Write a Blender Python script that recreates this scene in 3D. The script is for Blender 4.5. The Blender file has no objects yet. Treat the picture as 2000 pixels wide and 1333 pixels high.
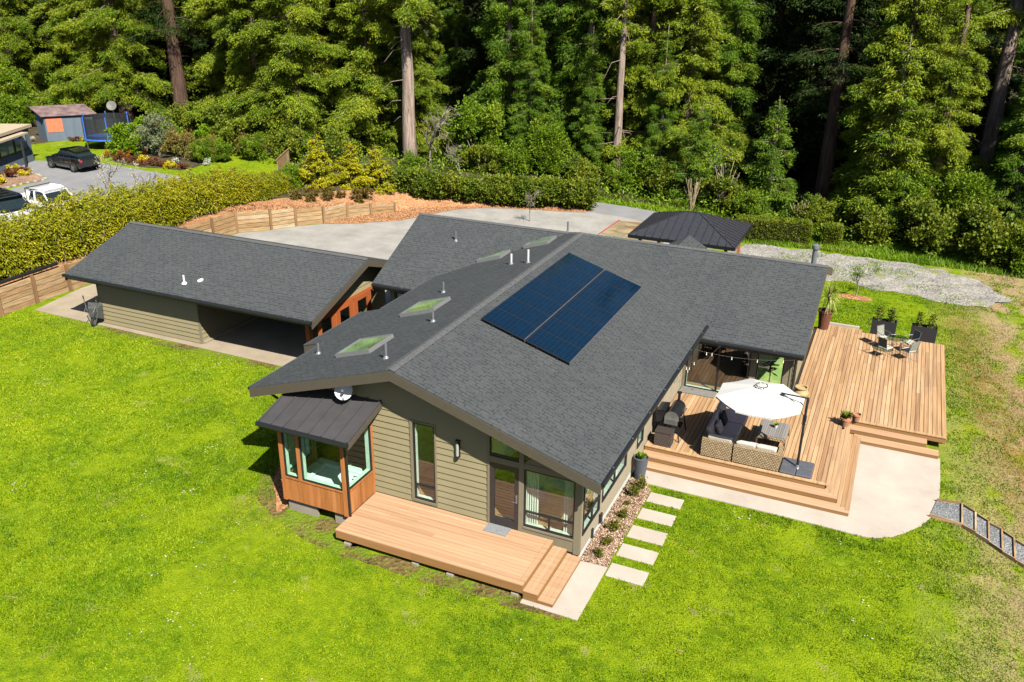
import bpy, bmesh, math, random
import numpy as np
from mathutils import Vector, Matrix

S = bpy.context.scene
COL = S.collection
RNG = np.random.default_rng(11)
random.seed(11)
PI = math.pi
ORG = {}

# ------------------------------------------------------------------ naming
def tag(o, label=None, cat=None, group=None, kind=None):
    if label: o['label'] = label
    if cat: o['category'] = cat
    if group: o['group'] = group
    if kind: o['kind'] = kind
    return o

def thing(name, label, cat, loc=(0, 0, 0), rz=0.0, group=None):
    o = bpy.data.objects.new(name, None)
    o.empty_display_size = 0.2
    COL.objects.link(o)
    o.location = loc
    o.rotation_euler = (0, 0, rz)
    ORG[o.name] = np.array(loc, float)
    return tag(o, label, cat, group)

def copy_thing(root, loc, rz=None, sc=None, label=None, group=None):
    r = root.copy(); COL.objects.link(r)
    r.location = loc
    if rz is not None: r.rotation_euler = (0, 0, rz)
    if sc is not None: r.scale = (sc, sc, sc) if isinstance(sc, (int, float)) else sc
    if label: r['label'] = label
    if group: r['group'] = group
    for ch in list(root.children):
        c = ch.copy(); COL.objects.link(c); c.parent = r
        for g in list(ch.children):
            d = g.copy(); COL.objects.link(d); d.parent = c
    return r

# ------------------------------------------------------------------ mesh builder
class MB:
    def __init__(s):
        s.v = []; s.f = []; s.r = []; s.uv = []
    def face(s, pts, rnd=None, uv=None):
        b = len(s.v)
        s.v.extend([tuple(map(float, p)) for p in pts])
        s.f.append(tuple(range(b, b + len(pts))))
        s.r.append(random.random() if rnd is None else rnd)
        s.uv.append(uv)
        return s
    def poly(s, verts, faces, rnd=None):
        b = len(s.v); r = random.random() if rnd is None else rnd
        s.v.extend([tuple(map(float, p)) for p in verts])
        for f in faces:
            s.f.append(tuple(b + i for i in f)); s.r.append(r); s.uv.append(None)
        return s
    def box(s, x0, x1, y0, y1, z0, z1, rnd=None):
        if x0 > x1: x0, x1 = x1, x0
        if y0 > y1: y0, y1 = y1, y0
        if z0 > z1: z0, z1 = z1, z0
        v = [(x, y, z) for z in (z0, z1) for y in (y0, y1) for x in (x0, x1)]
        return s.poly(v, [(0, 2, 3, 1), (4, 5, 7, 6), (0, 1, 5, 4), (2, 6, 7, 3), (0, 4, 6, 2), (1, 3, 7, 5)], rnd)
    def obox(s, c, ax, ay, az, rnd=None):
        c = np.array(c, float); ax, ay, az = (np.array(a, float) for a in (ax, ay, az))
        v = [c + i * ax + j * ay + k * az for k in (-1, 1) for j in (-1, 1) for i in (-1, 1)]
        return s.poly(v, [(0, 2, 3, 1), (4, 5, 7, 6), (0, 1, 5, 4), (2, 6, 7, 3), (0, 4, 6, 2), (1, 3, 7, 5)], rnd)
    def beam(s, p0, p1, w, h, up=(0, 0, 1), rnd=None):
        p0 = np.array(p0, float); p1 = np.array(p1, float)
        d = p1 - p0; L = np.linalg.norm(d); d = d / L
        sd = np.cross(d, up); sd /= np.linalg.norm(sd); u = np.cross(sd, d)
        return s.obox((p0 + p1) / 2, d * L / 2, sd * w / 2, u * h / 2, rnd)
    def prism(s, poly, z0, z1, rnd=None):
        n = len(poly)
        v = [(x, y, z0) for x, y in poly] + [(x, y, z1) for x, y in poly]
        f = [tuple(range(n))[::-1], tuple(range(n, 2 * n))] + [(i, (i + 1) % n, n + (i + 1) % n, n + i) for i in range(n)]
        return s.poly(v, f, rnd)
    def tube(s, pts, rad, n=8, cap=True, rnd=None):
        pts = [np.array(p, float) for p in pts]
        if isinstance(rad, (int, float)): rad = [rad] * len(pts)
        V = []; F = []
        up0 = None
        for i, p in enumerate(pts):
            d = pts[min(i + 1, len(pts) - 1)] - pts[max(i - 1, 0)]
            d = d / (np.linalg.norm(d) + 1e-9)
            if up0 is None:
                a = np.array([0, 0, 1.]) if abs(d[2]) < .9 else np.array([1., 0, 0])
                up0 = np.cross(d, a)
            up0 = up0 - d * np.dot(up0, d); up0 /= (np.linalg.norm(up0) + 1e-9)
            w = np.cross(d, up0)
            for k in range(n):
                t = 2 * PI * k / n
                V.append(p + rad[i] * (math.cos(t) * up0 + math.sin(t) * w))
        for i in range(len(pts) - 1):
            for k in range(n):
                a = i * n + k; b = i * n + (k + 1) % n
                F.append((a, b, b + n, a + n))
        if cap:
            F.append(tuple(range(n))[::-1]); F.append(tuple(range((len(pts) - 1) * n, len(pts) * n)))
        return s.poly(V, F, rnd)
    def lathe(s, c, prof, n=20, rnd=None, sx=1, sy=1):
        V = []; F = []
        for r, z in prof:
            for k in range(n):
                t = 2 * PI * k / n
                V.append((c[0] + sx * r * math.cos(t), c[1] + sy * r * math.sin(t), c[2] + z))
        m = len(prof)
        for i in range(m - 1):
            for k in range(n):
                a = i * n + k; b = i * n + (k + 1) % n
                F.append((a, b, b + n, a + n))
        if prof[0][0] > 1e-4: F.append(tuple(range(n))[::-1])
        if prof[-1][0] > 1e-4: F.append(tuple(range((m - 1) * n, m * n)))
        return s.poly(V, F, rnd)
    def build(s, name, mat, parent=None, local=False, smooth=False, bevel=0, seg=2, org=None):
        me = bpy.data.meshes.new(name)
        v = np.array(s.v, float)
        if parent is not None and not local:
            p = parent
            while p.parent is not None: p = p.parent
            v = v - ORG[p.name]
        me.from_pydata([tuple(p) for p in v], [], s.f)
        a = me.attributes.new('rnd', 'FLOAT', 'FACE'); a.data.foreach_set('value', np.array(s.r, dtype=np.float32))
        if any(u is not None for u in s.uv):
            ul = me.uv_layers.new(name='UVMap')
            dat = []
            for f, u in zip(s.f, s.uv):
                dat.extend([c for q in (u or [(0, 0)] * len(f)) for c in q])
            ul.data.foreach_set('uv', np.array(dat, dtype=np.float32))
        me.materials.append(mat)
        if smooth:
            me.polygons.foreach_set('use_smooth', [True] * len(me.polygons))
        me.update()
        o = bpy.data.objects.new(name, me); COL.objects.link(o)
        if parent is not None: o.parent = parent
        if bevel:
            m = o.modifiers.new('bevel', 'BEVEL'); m.width = bevel; m.segments = seg; m.limit_method = 'ANGLE'
        return o

def np_mesh(name, V, F, rnd, mat, parent=None, smooth=False):
    """V (n,3), F (m,k) same k; rnd (m)"""
    me = bpy.data.meshes.new(name)
    V = np.ascontiguousarray(V, dtype=np.float32); F = np.ascontiguousarray(F, dtype=np.int32)
    k = F.shape[1]
    me.vertices.add(len(V)); me.vertices.foreach_set('co', V.ravel())
    me.loops.add(F.size); me.loops.foreach_set('vertex_index', F.ravel())
    me.polygons.add(len(F)); me.polygons.foreach_set('loop_start', np.arange(0, F.size, k, dtype=np.int32))
    me.polygons.foreach_set('loop_total', np.full(len(F), k, dtype=np.int32))
    if smooth: me.polygons.foreach_set('use_smooth', np.ones(len(F), dtype=bool))
    me.update(calc_edges=True)
    a = me.attributes.new('rnd', 'FLOAT', 'FACE'); a.data.foreach_set('value', np.asarray(rnd, dtype=np.float32))
    if mat: me.materials.append(mat)
    o = bpy.data.objects.new(name, me); COL.objects.link(o)
    if parent is not None: o.parent = parent
    return o

# ------------------------------------------------------------------ materials
def nmat(name):
    m = bpy.data.materials.new(name); m.use_nodes = True
    t = m.node_tree; t.nodes.clear()
    out = t.nodes.new('ShaderNodeOutputMaterial')
    b = t.nodes.new('ShaderNodeBsdfPrincipled')
    t.links.new(b.outputs[0], out.inputs[0])
    return m, t, b, out

def nd(t, typ, ins=None, **kw):
    n = t.nodes.new(typ)
    for k, v in kw.items(): setattr(n, k, v)
    for k, v in (ins or {}).items():
        s = n.inputs[k]
        if hasattr(v, 'is_output') or isinstance(v, bpy.types.NodeSocket): t.links.new(v, s)
        else: s.default_value = v
    return n

def c4(c): return (c[0], c[1], c[2], 1.0)

def ramp(t, fac, stops, interp='LINEAR'):
    n = t.nodes.new('ShaderNodeValToRGB'); n.color_ramp.interpolation = interp
    e = n.color_ramp.elements
    while len(e) < len(stops): e.new(0.5)
    for i, (p, c) in enumerate(stops):
        e[i].position = p; e[i].color = c4(c) if len(c) == 3 else c
    t.links.new(fac, n.inputs[0]); return n.outputs[0]

def mixc(t, fac, a, b, mode='MIX'):
    n = t.nodes.new('ShaderNodeMix'); n.data_type = 'RGBA'; n.blend_type = mode
    for s, v in ((n.inputs[0], fac), (n.inputs[6], a), (n.inputs[7], b)):
        if isinstance(v, bpy.types.NodeSocket): t.links.new(v, s)
        elif isinstance(v, (int, float)): s.default_value = v
        else: s.default_value = c4(v)
    return n.outputs[2]

def coord(t, scale=(1, 1, 1), kind='Object', rot=(0, 0, 0)):
    tc = t.nodes.new('ShaderNodeTexCoord')
    m = nd(t, 'ShaderNodeMapping', {'Vector': tc.outputs[kind], 'Scale': scale, 'Rotation': rot})
    return m.outputs[0]

def geo_pos(t, scale=(1, 1, 1)):
    g = t.nodes.new('ShaderNodeNewGeometry')
    return nd(t, 'ShaderNodeMapping', {'Vector': g.outputs['Position'], 'Scale': scale}).outputs[0]

def noise(t, vec, scale, detail=4, rough=.55):
    return nd(t, 'ShaderNodeTexNoise', {'Vector': vec, 'Scale': scale, 'Detail': detail, 'Roughness': rough}).outputs[0]

def rnd_attr(t):
    return nd(t, 'ShaderNodeAttribute', attribute_name='rnd').outputs['Fac']

def bump(t, b, h, dist=.01, strength=1.0):
    n = nd(t, 'ShaderNodeBump', {'Height': h, 'Distance': dist, 'Strength': strength})
    t.links.new(n.outputs[0], b.inputs['Normal'])

def plain(name, col, rough=.6, metal=0.0, var=.12, scale=6.0, bmp=0.0, bscale=60., spec=.5, coat=0):
    m, t, b, o = nmat(name)
    p = geo_pos(t)
    f = noise(t, p, scale)
    lo = tuple(max(0, c * (1 - var)) for c in col); hi = tuple(min(1, c * (1 + var)) for c in col)
    t.links.new(ramp(t, f, [(.3, lo), (.7, hi)]), b.inputs['Base Color'])
    b.inputs['Roughness'].default_value = rough; b.inputs['Metallic'].default_value = metal
    b.inputs['Specular IOR Level'].default_value = spec
    if coat: b.inputs['Coat Weight'].default_value = coat
    if bmp: bump(t, b, noise(t, p, bscale), bmp)
    return m

def varied(name, cols, rough=.7, spec=.3, streak=None, bmp=0, kind='Object', dark=.65):
    """colour per face from the 'rnd' attribute; streak = coordinate scale for a grain"""
    m, t, b, o = nmat(name)
    n = len(cols)
    c = ramp(t, rnd_attr(t), [(i / max(1, n - 1), cc) for i, cc in enumerate(cols)])
    if streak:
        p = geo_pos(t, streak)
        f = noise(t, p, 1.0, 5, .6)
        c = mixc(t, ramp(t, f, [(.38, (1, 1, 1)), (.68, (0, 0, 0))]), mixc(t, 1.0, c, (dark, dark, dark), 'MULTIPLY'), c)
        if bmp: bump(t, b, f, bmp)
    t.links.new(c, b.inputs['Base Color'])
    b.inputs['Roughness'].default_value = rough; b.inputs['Specular IOR Level'].default_value = spec
    return m

def leafmat(name, cols, trans=.3):
    m, t, b, o = nmat(name)
    n = len(cols)
    c = ramp(t, rnd_attr(t), [(i / max(1, n - 1), cc) for i, cc in enumerate(cols)])
    p = geo_pos(t)
    f = noise(t, p, .55, 3)
    c = mixc(t, 1.0, c, ramp(t, f, [(.3, (.70, .82, .7)), (.7, (1.25, 1.14, 1.0))]), 'MULTIPLY')
    t.links.new(c, b.inputs['Base Color'])
    b.inputs['Roughness'].default_value = .55; b.inputs['Specular IOR Level'].default_value = .25
    tr = nd(t, 'ShaderNodeBsdfTranslucent', {'Color': c})
    mx = nd(t, 'ShaderNodeMixShader', {0: trans, 1: b.outputs[0], 2: tr.outputs[0]})
    t.links.new(mx.outputs[0], o.inputs[0])
    return m

def glassmat(name, tint=(.82, .93, .86), refl=1.9, dark=0.0):
    m, t, b, o = nmat(name)
    t.nodes.remove(b)
    tr = nd(t, 'ShaderNodeBsdfTransparent', {'Color': c4(tint)})
    gl = nd(t, 'ShaderNodeBsdfGlossy', {'Color': c4((1, 1, 1)), 'Roughness': .015})
    f0 = ((refl - 1) / (refl + 1)) ** 2
    lw = nd(t, 'ShaderNodeLayerWeight', {'Blend': .5})          # symmetric: same from both sides of the pane
    p5 = nd(t, 'ShaderNodeMath', {0: lw.outputs['Facing'], 1: 5.0}, operation='POWER')
    fr = nd(t, 'ShaderNodeMath', {0: p5.outputs[0], 1: 1 - f0, 2: f0}, operation='MULTIPLY_ADD')
    mx = nd(t, 'ShaderNodeMixShader', {0: fr.outputs[0], 1: tr.outputs[0], 2: gl.outputs[0]})
    t.links.new(mx.outputs[0], o.inputs[0])
    return m

def shingles():
    m, t, b, o = nmat('asphalt_shingle')
    tc = t.nodes.new('ShaderNodeTexCoord')
    br = nd(t, 'ShaderNodeTexBrick', {'Vector': tc.outputs['UV'], 'Color1': c4((.049, .054, .056)), 'Color2': c4((.057, .062, .064)),
            'Mortar': c4((.053, .058, .060)), 'Scale': 1.0, 'Mortar Size': .015, 'Mortar Smooth': .15, 'Bias': 0.0,
            'Brick Width': .26, 'Row Height': .15}, offset=.37, squash=1.0)
    dash = noise(t, nd(t, 'ShaderNodeMapping', {'Vector': tc.outputs['UV'], 'Scale': (3.6, 6.45, 1)}).outputs[0], 1.0, 2, .5)
    k = nd(t, 'ShaderNodeMath', {0: br.outputs[1], 1: ramp(t, dash, [(.42, (0, 0, 0)), (.56, (1, 1, 1))])}, operation='MULTIPLY').outputs[0]
    p = geo_pos(t)
    f = noise(t, p, .8, 5)
    g = noise(t, p, 30., 2)
    c = mixc(t, k, br.outputs[0], (.029, .032, .034))  # dark dashes: shadows of the shingle tabs painted into the colour
    c = mixc(t, 1.0, c, ramp(t, f, [(.3, (.92, .93, .93)), (.7, (1.07, 1.07, 1.06))]), 'MULTIPLY')
    c = mixc(t, 1.0, c, ramp(t, g, [(.3, (.78, .78, .78)), (.7, (1.22, 1.22, 1.22))]), 'MULTIPLY')
    t.links.new(c, b.inputs['Base Color'])
    b.inputs['Roughness'].default_value = .9; b.inputs['Specular IOR Level'].default_value = .2
    bump(t, b, k, .01)
    nb = [n for n in t.nodes if n.type == 'BUMP'][0]; nb.invert = True
    return m

def grass_ground():
    m, t, b, o = nmat('lawn_turf')
    g = t.nodes.new('ShaderNodeNewGeometry'); pos = g.outputs['Position']
    sx = nd(t, 'ShaderNodeSeparateXYZ', {0: pos})
    n1 = noise(t, pos, .42, 5, .6); n2 = noise(t, pos, 2.6, 5, .65); n3 = noise(t, pos, 22., 3, .6)
    c = ramp(t, n2, [(.28, (.032, .075, .002)), (.5, (.105, .185, .003)), (.72, (.23, .29, .007))])
    c = mixc(t, ramp(t, n1, [(.35, (0, 0, 0)), (.62, (.65, .65, .65))]), c, (.215, .285, .006))
    c = mixc(t, 1.0, c, ramp(t, n3, [(.25, (.6, .6, .55)), (.75, (1.35, 1.3, 1.2))]), 'MULTIPLY')
    # dry, thin turf on the bank east of the patio
    bank = nd(t, 'ShaderNodeMapRange', {'Value': sx.outputs[0], 'From Min': 8.6, 'From Max': 12.2})
    nn = noise(t, nd(t, 'ShaderNodeMapping', {'Vector': pos, 'Scale': (.9, .55, 1)}).outputs[0], .9, 6, .65)
    k = nd(t, 'ShaderNodeMath', {0: bank.outputs[0], 1: ramp(t, nn, [(.37, (0, 0, 0)), (.51, (1, 1, 1))])}, operation='MULTIPLY')
    dry = mixc(t, n3, (.17, .11, .05), (.42, .31, .18))
    c = mixc(t, k.outputs[0], c, dry)
    # rusty band of old turf along the bank
    ln = nd(t, 'ShaderNodeMath', {0: sx.outputs[1], 1: 5.1}, operation='DIVIDE'); ln = nd(t, 'ShaderNodeMath', {0: sx.outputs[0], 1: ln.outputs[0]}, operation='ADD')
    wob = nd(t, 'ShaderNodeMath', {0: noise(t, pos, .35, 3), 1: 1.6}, operation='MULTIPLY'); ln = nd(t, 'ShaderNodeMath', {0: ln.outputs[0], 1: wob.outputs[0]}, operation='ADD')
    bd = ramp(t, nd(t, 'ShaderNodeMapRange', {'Value': ln.outputs[0], 'From Min': 13.6, 'From Max': 17.2}).outputs[0], [(0, (0, 0, 0)), (.35, (.8, .8, .8)), (.6, (.8, .8, .8)), (1, (0, 0, 0))])
    gate = nd(t, 'ShaderNodeMapRange', {'Value': sx.outputs[0], 'From Min': 9.2, 'From Max': 10.4}).outputs[0]
    bk = nd(t, 'ShaderNodeMath', {0: bd, 1: gate}, operation='MULTIPLY').outputs[0]; bk = nd(t, 'ShaderNodeMath', {0: bk, 1: ramp(t, n2, [(.35, (0, 0, 0)), (.55, (1, 1, 1))])}, operation='MULTIPLY').outputs[0]
    c = mixc(t, bk, c, mixc(t, n3, (.11, .055, .012), (.25, .15, .04)))
    # bare specks
    n4 = noise(t, pos, .8, 6, .7)
    c = mixc(t, ramp(t, n4, [(.60, (0, 0, 0)), (.70, (.8, .8, .8))]), c, (.29, .24, .10))
    t.links.new(c, b.inputs['Base Color'])
    b.inputs['Roughness'].default_value = .95; b.inputs['Specular IOR Level'].default_value = .1
    bump(t, b, n3, .05)
    return m

def chip_ground(name, cols, scale=14., bmp=.03, blend=None):
    m, t, b, o = nmat(name)
    g = t.nodes.new('ShaderNodeNewGeometry'); pos = g.outputs['Position']
    v = nd(t, 'ShaderNodeTexVoronoi', {'Vector': pos, 'Scale': scale, 'Randomness': 1.0})
    sp = nd(t, 'ShaderNodeSeparateColor', {0: v.outputs['Color']})
    n = len(cols)
    c = ramp(t, sp.outputs[0], [(i / (n - 1), cc) for i, cc in enumerate(cols)])
    f = noise(t, pos, .9, 5)
    c = mixc(t, 1.0, c, ramp(t, f, [(.3, (.75, .75, .75)), (.7, (1.2, 1.18, 1.15))]), 'MULTIPLY')
    if blend:
        f2 = noise(t, pos, .55, 6, .7)
        c = mixc(t, ramp(t, f2, [(blend[1], (0, 0, 0)), (blend[1] + .08, (1, 1, 1))]), c, blend[0])
    t.links.new(c, b.inputs['Base Color'])
    b.inputs['Roughness'].default_value = .9; b.inputs['Specular IOR Level'].default_value = .2
    bump(t, b, v.outputs['Distance'], bmp)
    return m

def concrete(name, col, blotch=.12, joints=None):
    m, t, b, o = nmat(name)
    pos = geo_pos(t)
    f = noise(t, pos, .7, 6, .65); g = noise(t, pos, 45., 3)
    lo = tuple(c * (1 - blotch) for c in col); hi = tuple(min(.9, c * (1 + blotch * .6)) for c in col)
    c = ramp(t, f, [(.3, lo), (.65, hi)])
    c = mixc(t, 1.0, c, ramp(t, g, [(.3, (.93, .93, .93)), (.7, (1.05, 1.05, 1.05))]), 'MULTIPLY')
    t.links.new(c, b.inputs['Base Color'])
    b.inputs['Roughness'].default_value = .85; b.inputs['Specular IOR Level'].default_value = .3
    bump(t, b, g, .004)
    return m

def wicker(name, c1, c2, c3):
    m, t, b, o = nmat(name)
    tc = t.nodes.new('ShaderNodeTexCoord')
    br = nd(t, 'ShaderNodeTexBrick', {'Vector': tc.outputs['UV'], 'Color1': c4(c1), 'Color2': c4(c2), 'Mortar': c4(c3), 'Scale': 1.0,
            'Mortar Size': .015, 'Mortar Smooth': .6, 'Brick Width': .085, 'Row Height': .062}, offset=.5)
    t.links.new(br.outputs[0], b.inputs['Base Color'])
    b.inputs['Roughness'].default_value = .7
    bump(t, b, br.outputs[1], .01)
    [n for n in t.nodes if n.type == 'BUMP'][0].invert = True
    return m

def solar_mat():
    m, t, b, o = nmat('solar_cells')
    tc = t.nodes.new('ShaderNodeTexCoord')
    br = nd(t, 'ShaderNodeTexBrick', {'Vector': tc.outputs['UV'], 'Color1': c4((.0, .007, .020)), 'Color2': c4((.0, .010, .028)),
            'Mortar': c4((.006, .020, .035)), 'Scale': 1.0, 'Mortar Size': .006, 'Mortar Smooth': .1, 'Brick Width': .156, 'Row Height': .156}, offset=0)
    t.links.new(br.outputs[0], b.inputs['Base Color'])
    b.inputs['Roughness'].default_value = .07; b.inputs['Specular IOR Level'].default_value = .55
    return m

def bark(name, c1, c2):
    m, t, b, o = nmat(name)
    p = geo_pos(t, (5, 5, .55))
    f = noise(t, p, 1.0, 6, .65)
    t.links.new(ramp(t, f, [(.3, c1), (.7, c2)]), b.inputs['Base Color'])
    b.inputs['Roughness'].default_value = .95; b.inputs['Specular IOR Level'].default_value = .1
    bump(t, b, f, .12)
    return m

M = {}
M['shingle'] = shingles()
M['ridge'] = plain('ridge_shingle', (0.0660, 0.0693, 0.0700), .9, var=.25, scale=14)
M['siding'] = plain('painted_lap_siding', (0.2359, 0.2005, 0.1112), .65, var=.05, scale=1.2, bmp=.002)
M['trim'] = plain('painted_trim', (0.1836, 0.1561, 0.1010), .6, var=.05)
M['panel'] = plain('painted_wall_panel', (0.3312, 0.2808, 0.1944), .65, var=.05)
M['fascia'] = plain('fascia_paint', (0.0713, 0.0589, 0.0422), .6, var=.06)
M['soffit'] = plain('soffit_paint', (0.0720, 0.0624, 0.0440), .7, var=.06)
M['gutter'] = plain('black_gutter', (.012, .013, .014), .3, var=.1)
M['white'] = plain('white_foundation', (0.5328, 0.5256, 0.5040), .7, var=.05)
M['found'] = concrete('foundation_block', (0.2448, 0.2160, 0.1656), .2)
M['black'] = plain('black_frame', (.014, .014, .016), .4, var=.1)
M['glass'] = glassmat('window_glass', (.84, .96, .89), 2.3)
M['skyglass'] = plain('skylight_glass', (.15, .235, .115), .03, var=.45, scale=1.6, spec=.9)
M['skyframe'] = plain('pale_skylight_frame', (0.1714, 0.1749, 0.1785), .4, .2, var=.05)
M['lampglass'] = plain('lamp_glass', (.30, .31, .28), .3)
M['bayglass'] = glassmat('bay_window_glass', (.74, .95, .84), 1.6)
M['soilbare'] = chip_ground('bare_soil', [(.055, .035, .014), (.12, .075, .03), (.17, .12, .045), (.09, .075, .015)], 9., .04, ((.11, .17, .006), .47))
M['alu'] = plain('aluminium', (0.3024, 0.3168, 0.3312), .35, .8, var=.08)
M['pipe'] = plain('vent_pipe_metal', (.15, .16, .175), .5, .3, var=.1)
M['cedar'] = varied('cedar_boards', [(.30, .11, .030), (.42, .165, .05), (.36, .135, .04), (.50, .21, .075)], .5, streak=(9, 9, 1.0), dark=.72)
M['redwood'] = varied('red_stained_wood', [(.28, .075, .024), (.36, .095, .030)], .45)
M['standing'] = plain('dark_metal_roof', (0.0573, 0.0544, 0.0558), .42, .1, var=.12, scale=2.2)
M['deckx'] = varied('deck_boards_across', [(.41, .24, .13), (.465, .288, .168), (.435, .26, .146), (.49, .312, .19), (.395, .226, .124)], .6, streak=(.45, 14, 3), dark=.76)
M['decky'] = varied('deck_boards_along', [(.37, .215, .105), (.47, .295, .155), (.42, .25, .125), (.51, .335, .19), (.33, .19, .10)], .6, streak=(14, .45, 3), dark=.62)
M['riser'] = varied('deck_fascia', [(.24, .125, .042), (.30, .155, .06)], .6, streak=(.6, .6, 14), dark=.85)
M['under'] = plain('underdeck_shade_fill', (.02, .016, .012), .9)  # near-black fill standing for the shade below the decks
M['lawn'] = grass_ground()
M['patio'] = concrete('pale_concrete', (.392, .338, .283), .14)
M['drive'] = concrete('driveway_concrete', (0.2664, 0.2556, 0.2304), .22)
M['slab'] = concrete('carport_concrete', (0.2880, 0.2376, 0.1728), .2)
M['asphalt'] = concrete('grey_asphalt', (0.1944, 0.1944, 0.1980), .14)
M['barkchip'] = chip_ground('bark_chips', [(.17, .075, .032), (.35, .165, .075), (.48, .27, .14), (.29, .13, .055)], 15., .04)
M['bedchip'] = chip_ground('brown_bark_chips', [(.13, .075, .045), (.27, .165, .11), (.40, .27, .19), (.20, .115, .07)], 17., .04)
M['gravel'] = chip_ground('grey_gravel', [(.12, .117, .108), (.29, .275, .25), (.21, .20, .18), (.38, .365, .335)], 13., .03, ((.17, .19, .05), .555))
M['gravel2'] = chip_ground('blue_gravel', [(.09, .10, .105), (.21, .22, .225), (.15, .16, .165), (.32, .32, .315)], 22., .03)
M['soil'] = chip_ground('forest_floor', [(.035, .028, .016), (.07, .05, .028), (.05, .055, .02), (.10, .07, .04)], 4., .1)
M['timber'] = varied('rough_timber', [(.27, .17, .075), (.44, .30, .155), (.35, .21, .095), (.50, .38, .24)], .8, streak=(1.6, 1.6, 16), dark=.5)
M['post'] = varied('timber_post', [(.22, .125, .055), (.28, .165, .075)], .8, streak=(7, 7, 1), dark=.7)
M['umb'] = plain('cream_canvas', (0.4988, 0.4902, 0.4644), .85, var=.02)
M['gunmetal'] = plain('gunmetal_pole', (.022, .022, .024), .35, .3)
M['base'] = plain('grey_plastic_base', (0.0756, 0.0792, 0.0936), .6, var=.1)
M['rattan'] = wicker('light_rattan', (.30, .215, .115), (.46, .35, .21), (.12, .08, .04))
M['rattand'] = wicker('grey_rattan', (.16, .13, .105), (.23, .195, .16), (.05, .04, .032))
M['cushion'] = plain('taupe_cushion', (.48, .345, .30), .9, var=.08, scale=9, bmp=.004)
M['cream'] = plain('cream_cushion', (0.4752, 0.4320, 0.3528), .9, var=.05, scale=9, bmp=.004)
M['charcoal'] = plain('charcoal_cushion', (.018, .018, .02), .9, var=.3, scale=20)
M['brownbox'] = wicker('brown_rattan', (.075, .055, .045), (.10, .075, .06), (.03, .022, .018))
M['grillblack'] = plain('black_enamel', (.015, .016, .018), .22, .2)
M['steel'] = plain('stainless_steel', (.5, .5, .5), .25, .9, var=.1)
M['terra'] = plain('terracotta', (0.3600, 0.1692, 0.0900), .8, var=.12)
M['brownpot'] = plain('brown_glazed_pot', (.125, .045, .028), .35, var=.2)
M['greypot'] = plain('slate_grey_pot', (.075, .085, .10), .5, var=.12)
M['urn'] = plain('tan_urn', (0.3744, 0.2592, 0.1224), .6, var=.1)
M['planter'] = plain('black_planter', (.010, .011, .015), .6, var=.15)
M['potsoil'] = plain('potting_soil', (.07, .05, .035), .95)
M['irongrey'] = plain('grey_metal_tube', (.16, .17, .165), .4, .5)
M['meshback'] = plain('woven_sling', (.20, .20, .16), .8)
M['tableglass'] = glassmat('table_glass', (.62, .74, .66), 1.3)
M['bulb'] = plain('glass_bulb', (.8, .72, .55), .2)
M['wire'] = plain('grey_wire', (.09, .09, .085), .6)
M['mat'] = plain('grey_doormat', (0.1800, 0.1872, 0.1944), .95, var=.3, scale=30)
M['dish'] = plain('white_dish', (0.5616, 0.5544, 0.5760), .45, var=.03)
M['floor'] = varied('interior_floor', [(.26, .14, .06), (.36, .20, .09)], .35)
M['intwall'] = plain('interior_plaster', (.75, .72, .64), .8)
M['limewall'] = plain('interior_lime_wall', (.50, .62, .20), .8)
M['tub'] = plain('white_tub', (.84, .86, .84), .2)
M['tile'] = plain('tub_surround', (.62, .80, .68), .3)  # green tint and reflection of the bay glass painted into this colour
M['curtain'] = plain('white_curtain', (0.5616, 0.5760, 0.5328), .9)
M['blanket'] = plain('blue_white_blanket', (.50, .58, .66), .9)
M['wood'] = plain('warm_wood', (.42, .24, .09), .5)
M['nblue'] = varied('blue_grey_boards', [(.105, .135, .165), (.125, .155, .185)], .8, streak=(4, 4, .5), dark=.85)
M['ntrim'] = plain('dark_trim', (.02, .022, .025), .6)
M['ntan'] = plain('tan_flat_roof', (0.3744, 0.3024, 0.2016), .8, var=.1)
M['rust'] = plain('rusty_tin_roof', (.19, .13, .125), .55, .2, var=.45, scale=1.4)
M['orange'] = plain('faded_orange_paint', (.62, .14, .06), .7, var=.15)
M['blueplas'] = plain('blue_plastic', (.03, .12, .48), .45)
M['net'] = plain('black_netting', (.022, .024, .024), .8)
M['carblack'] = plain('black_car_paint', (.008, .009, .011), .15, .2, var=.02, coat=1)
M['carwhite'] = plain('white_car_paint', (.78, .79, .80), .25, var=.02, coat=1)
M['carglass'] = plain('car_glass', (.012, .02, .022), .05, spec=.8)
M['tyre'] = plain('rubber', (.012, .012, .012), .8)
M['rim'] = plain('alloy_rim', (.45, .46, .48), .3, .8)
M['taillight'] = plain('red_lens', (.55, .02, .03), .2)
M['stone'] = varied('slate_pavers', [(.20, .13, .07), (.26, .18, .10), (.20, .19, .13), (.31, .22, .12)], .8)
M['rock'] = varied('garden_rocks', [(.16, .15, .14), (.30, .28, .26), (.22, .19, .16)], .9)
M['gazeboroof'] = plain('black_metal_roof', (.040, .040, .048), .35, .2, var=.15)
M['bark1'] = bark('redwood_bark', (.085, .052, .036), (.27, .19, .145))
M['bark2'] = bark('grey_bark', (.12, .085, .062), (.38, .30, .245))
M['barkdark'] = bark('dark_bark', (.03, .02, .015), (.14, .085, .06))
M['deadwood'] = plain('pale_dead_wood', (0.2250, 0.1980, 0.1470), .9)
M['drystalk'] = plain('dry_pampas', (0.3600, 0.2820, 0.1620), .9)

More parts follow.
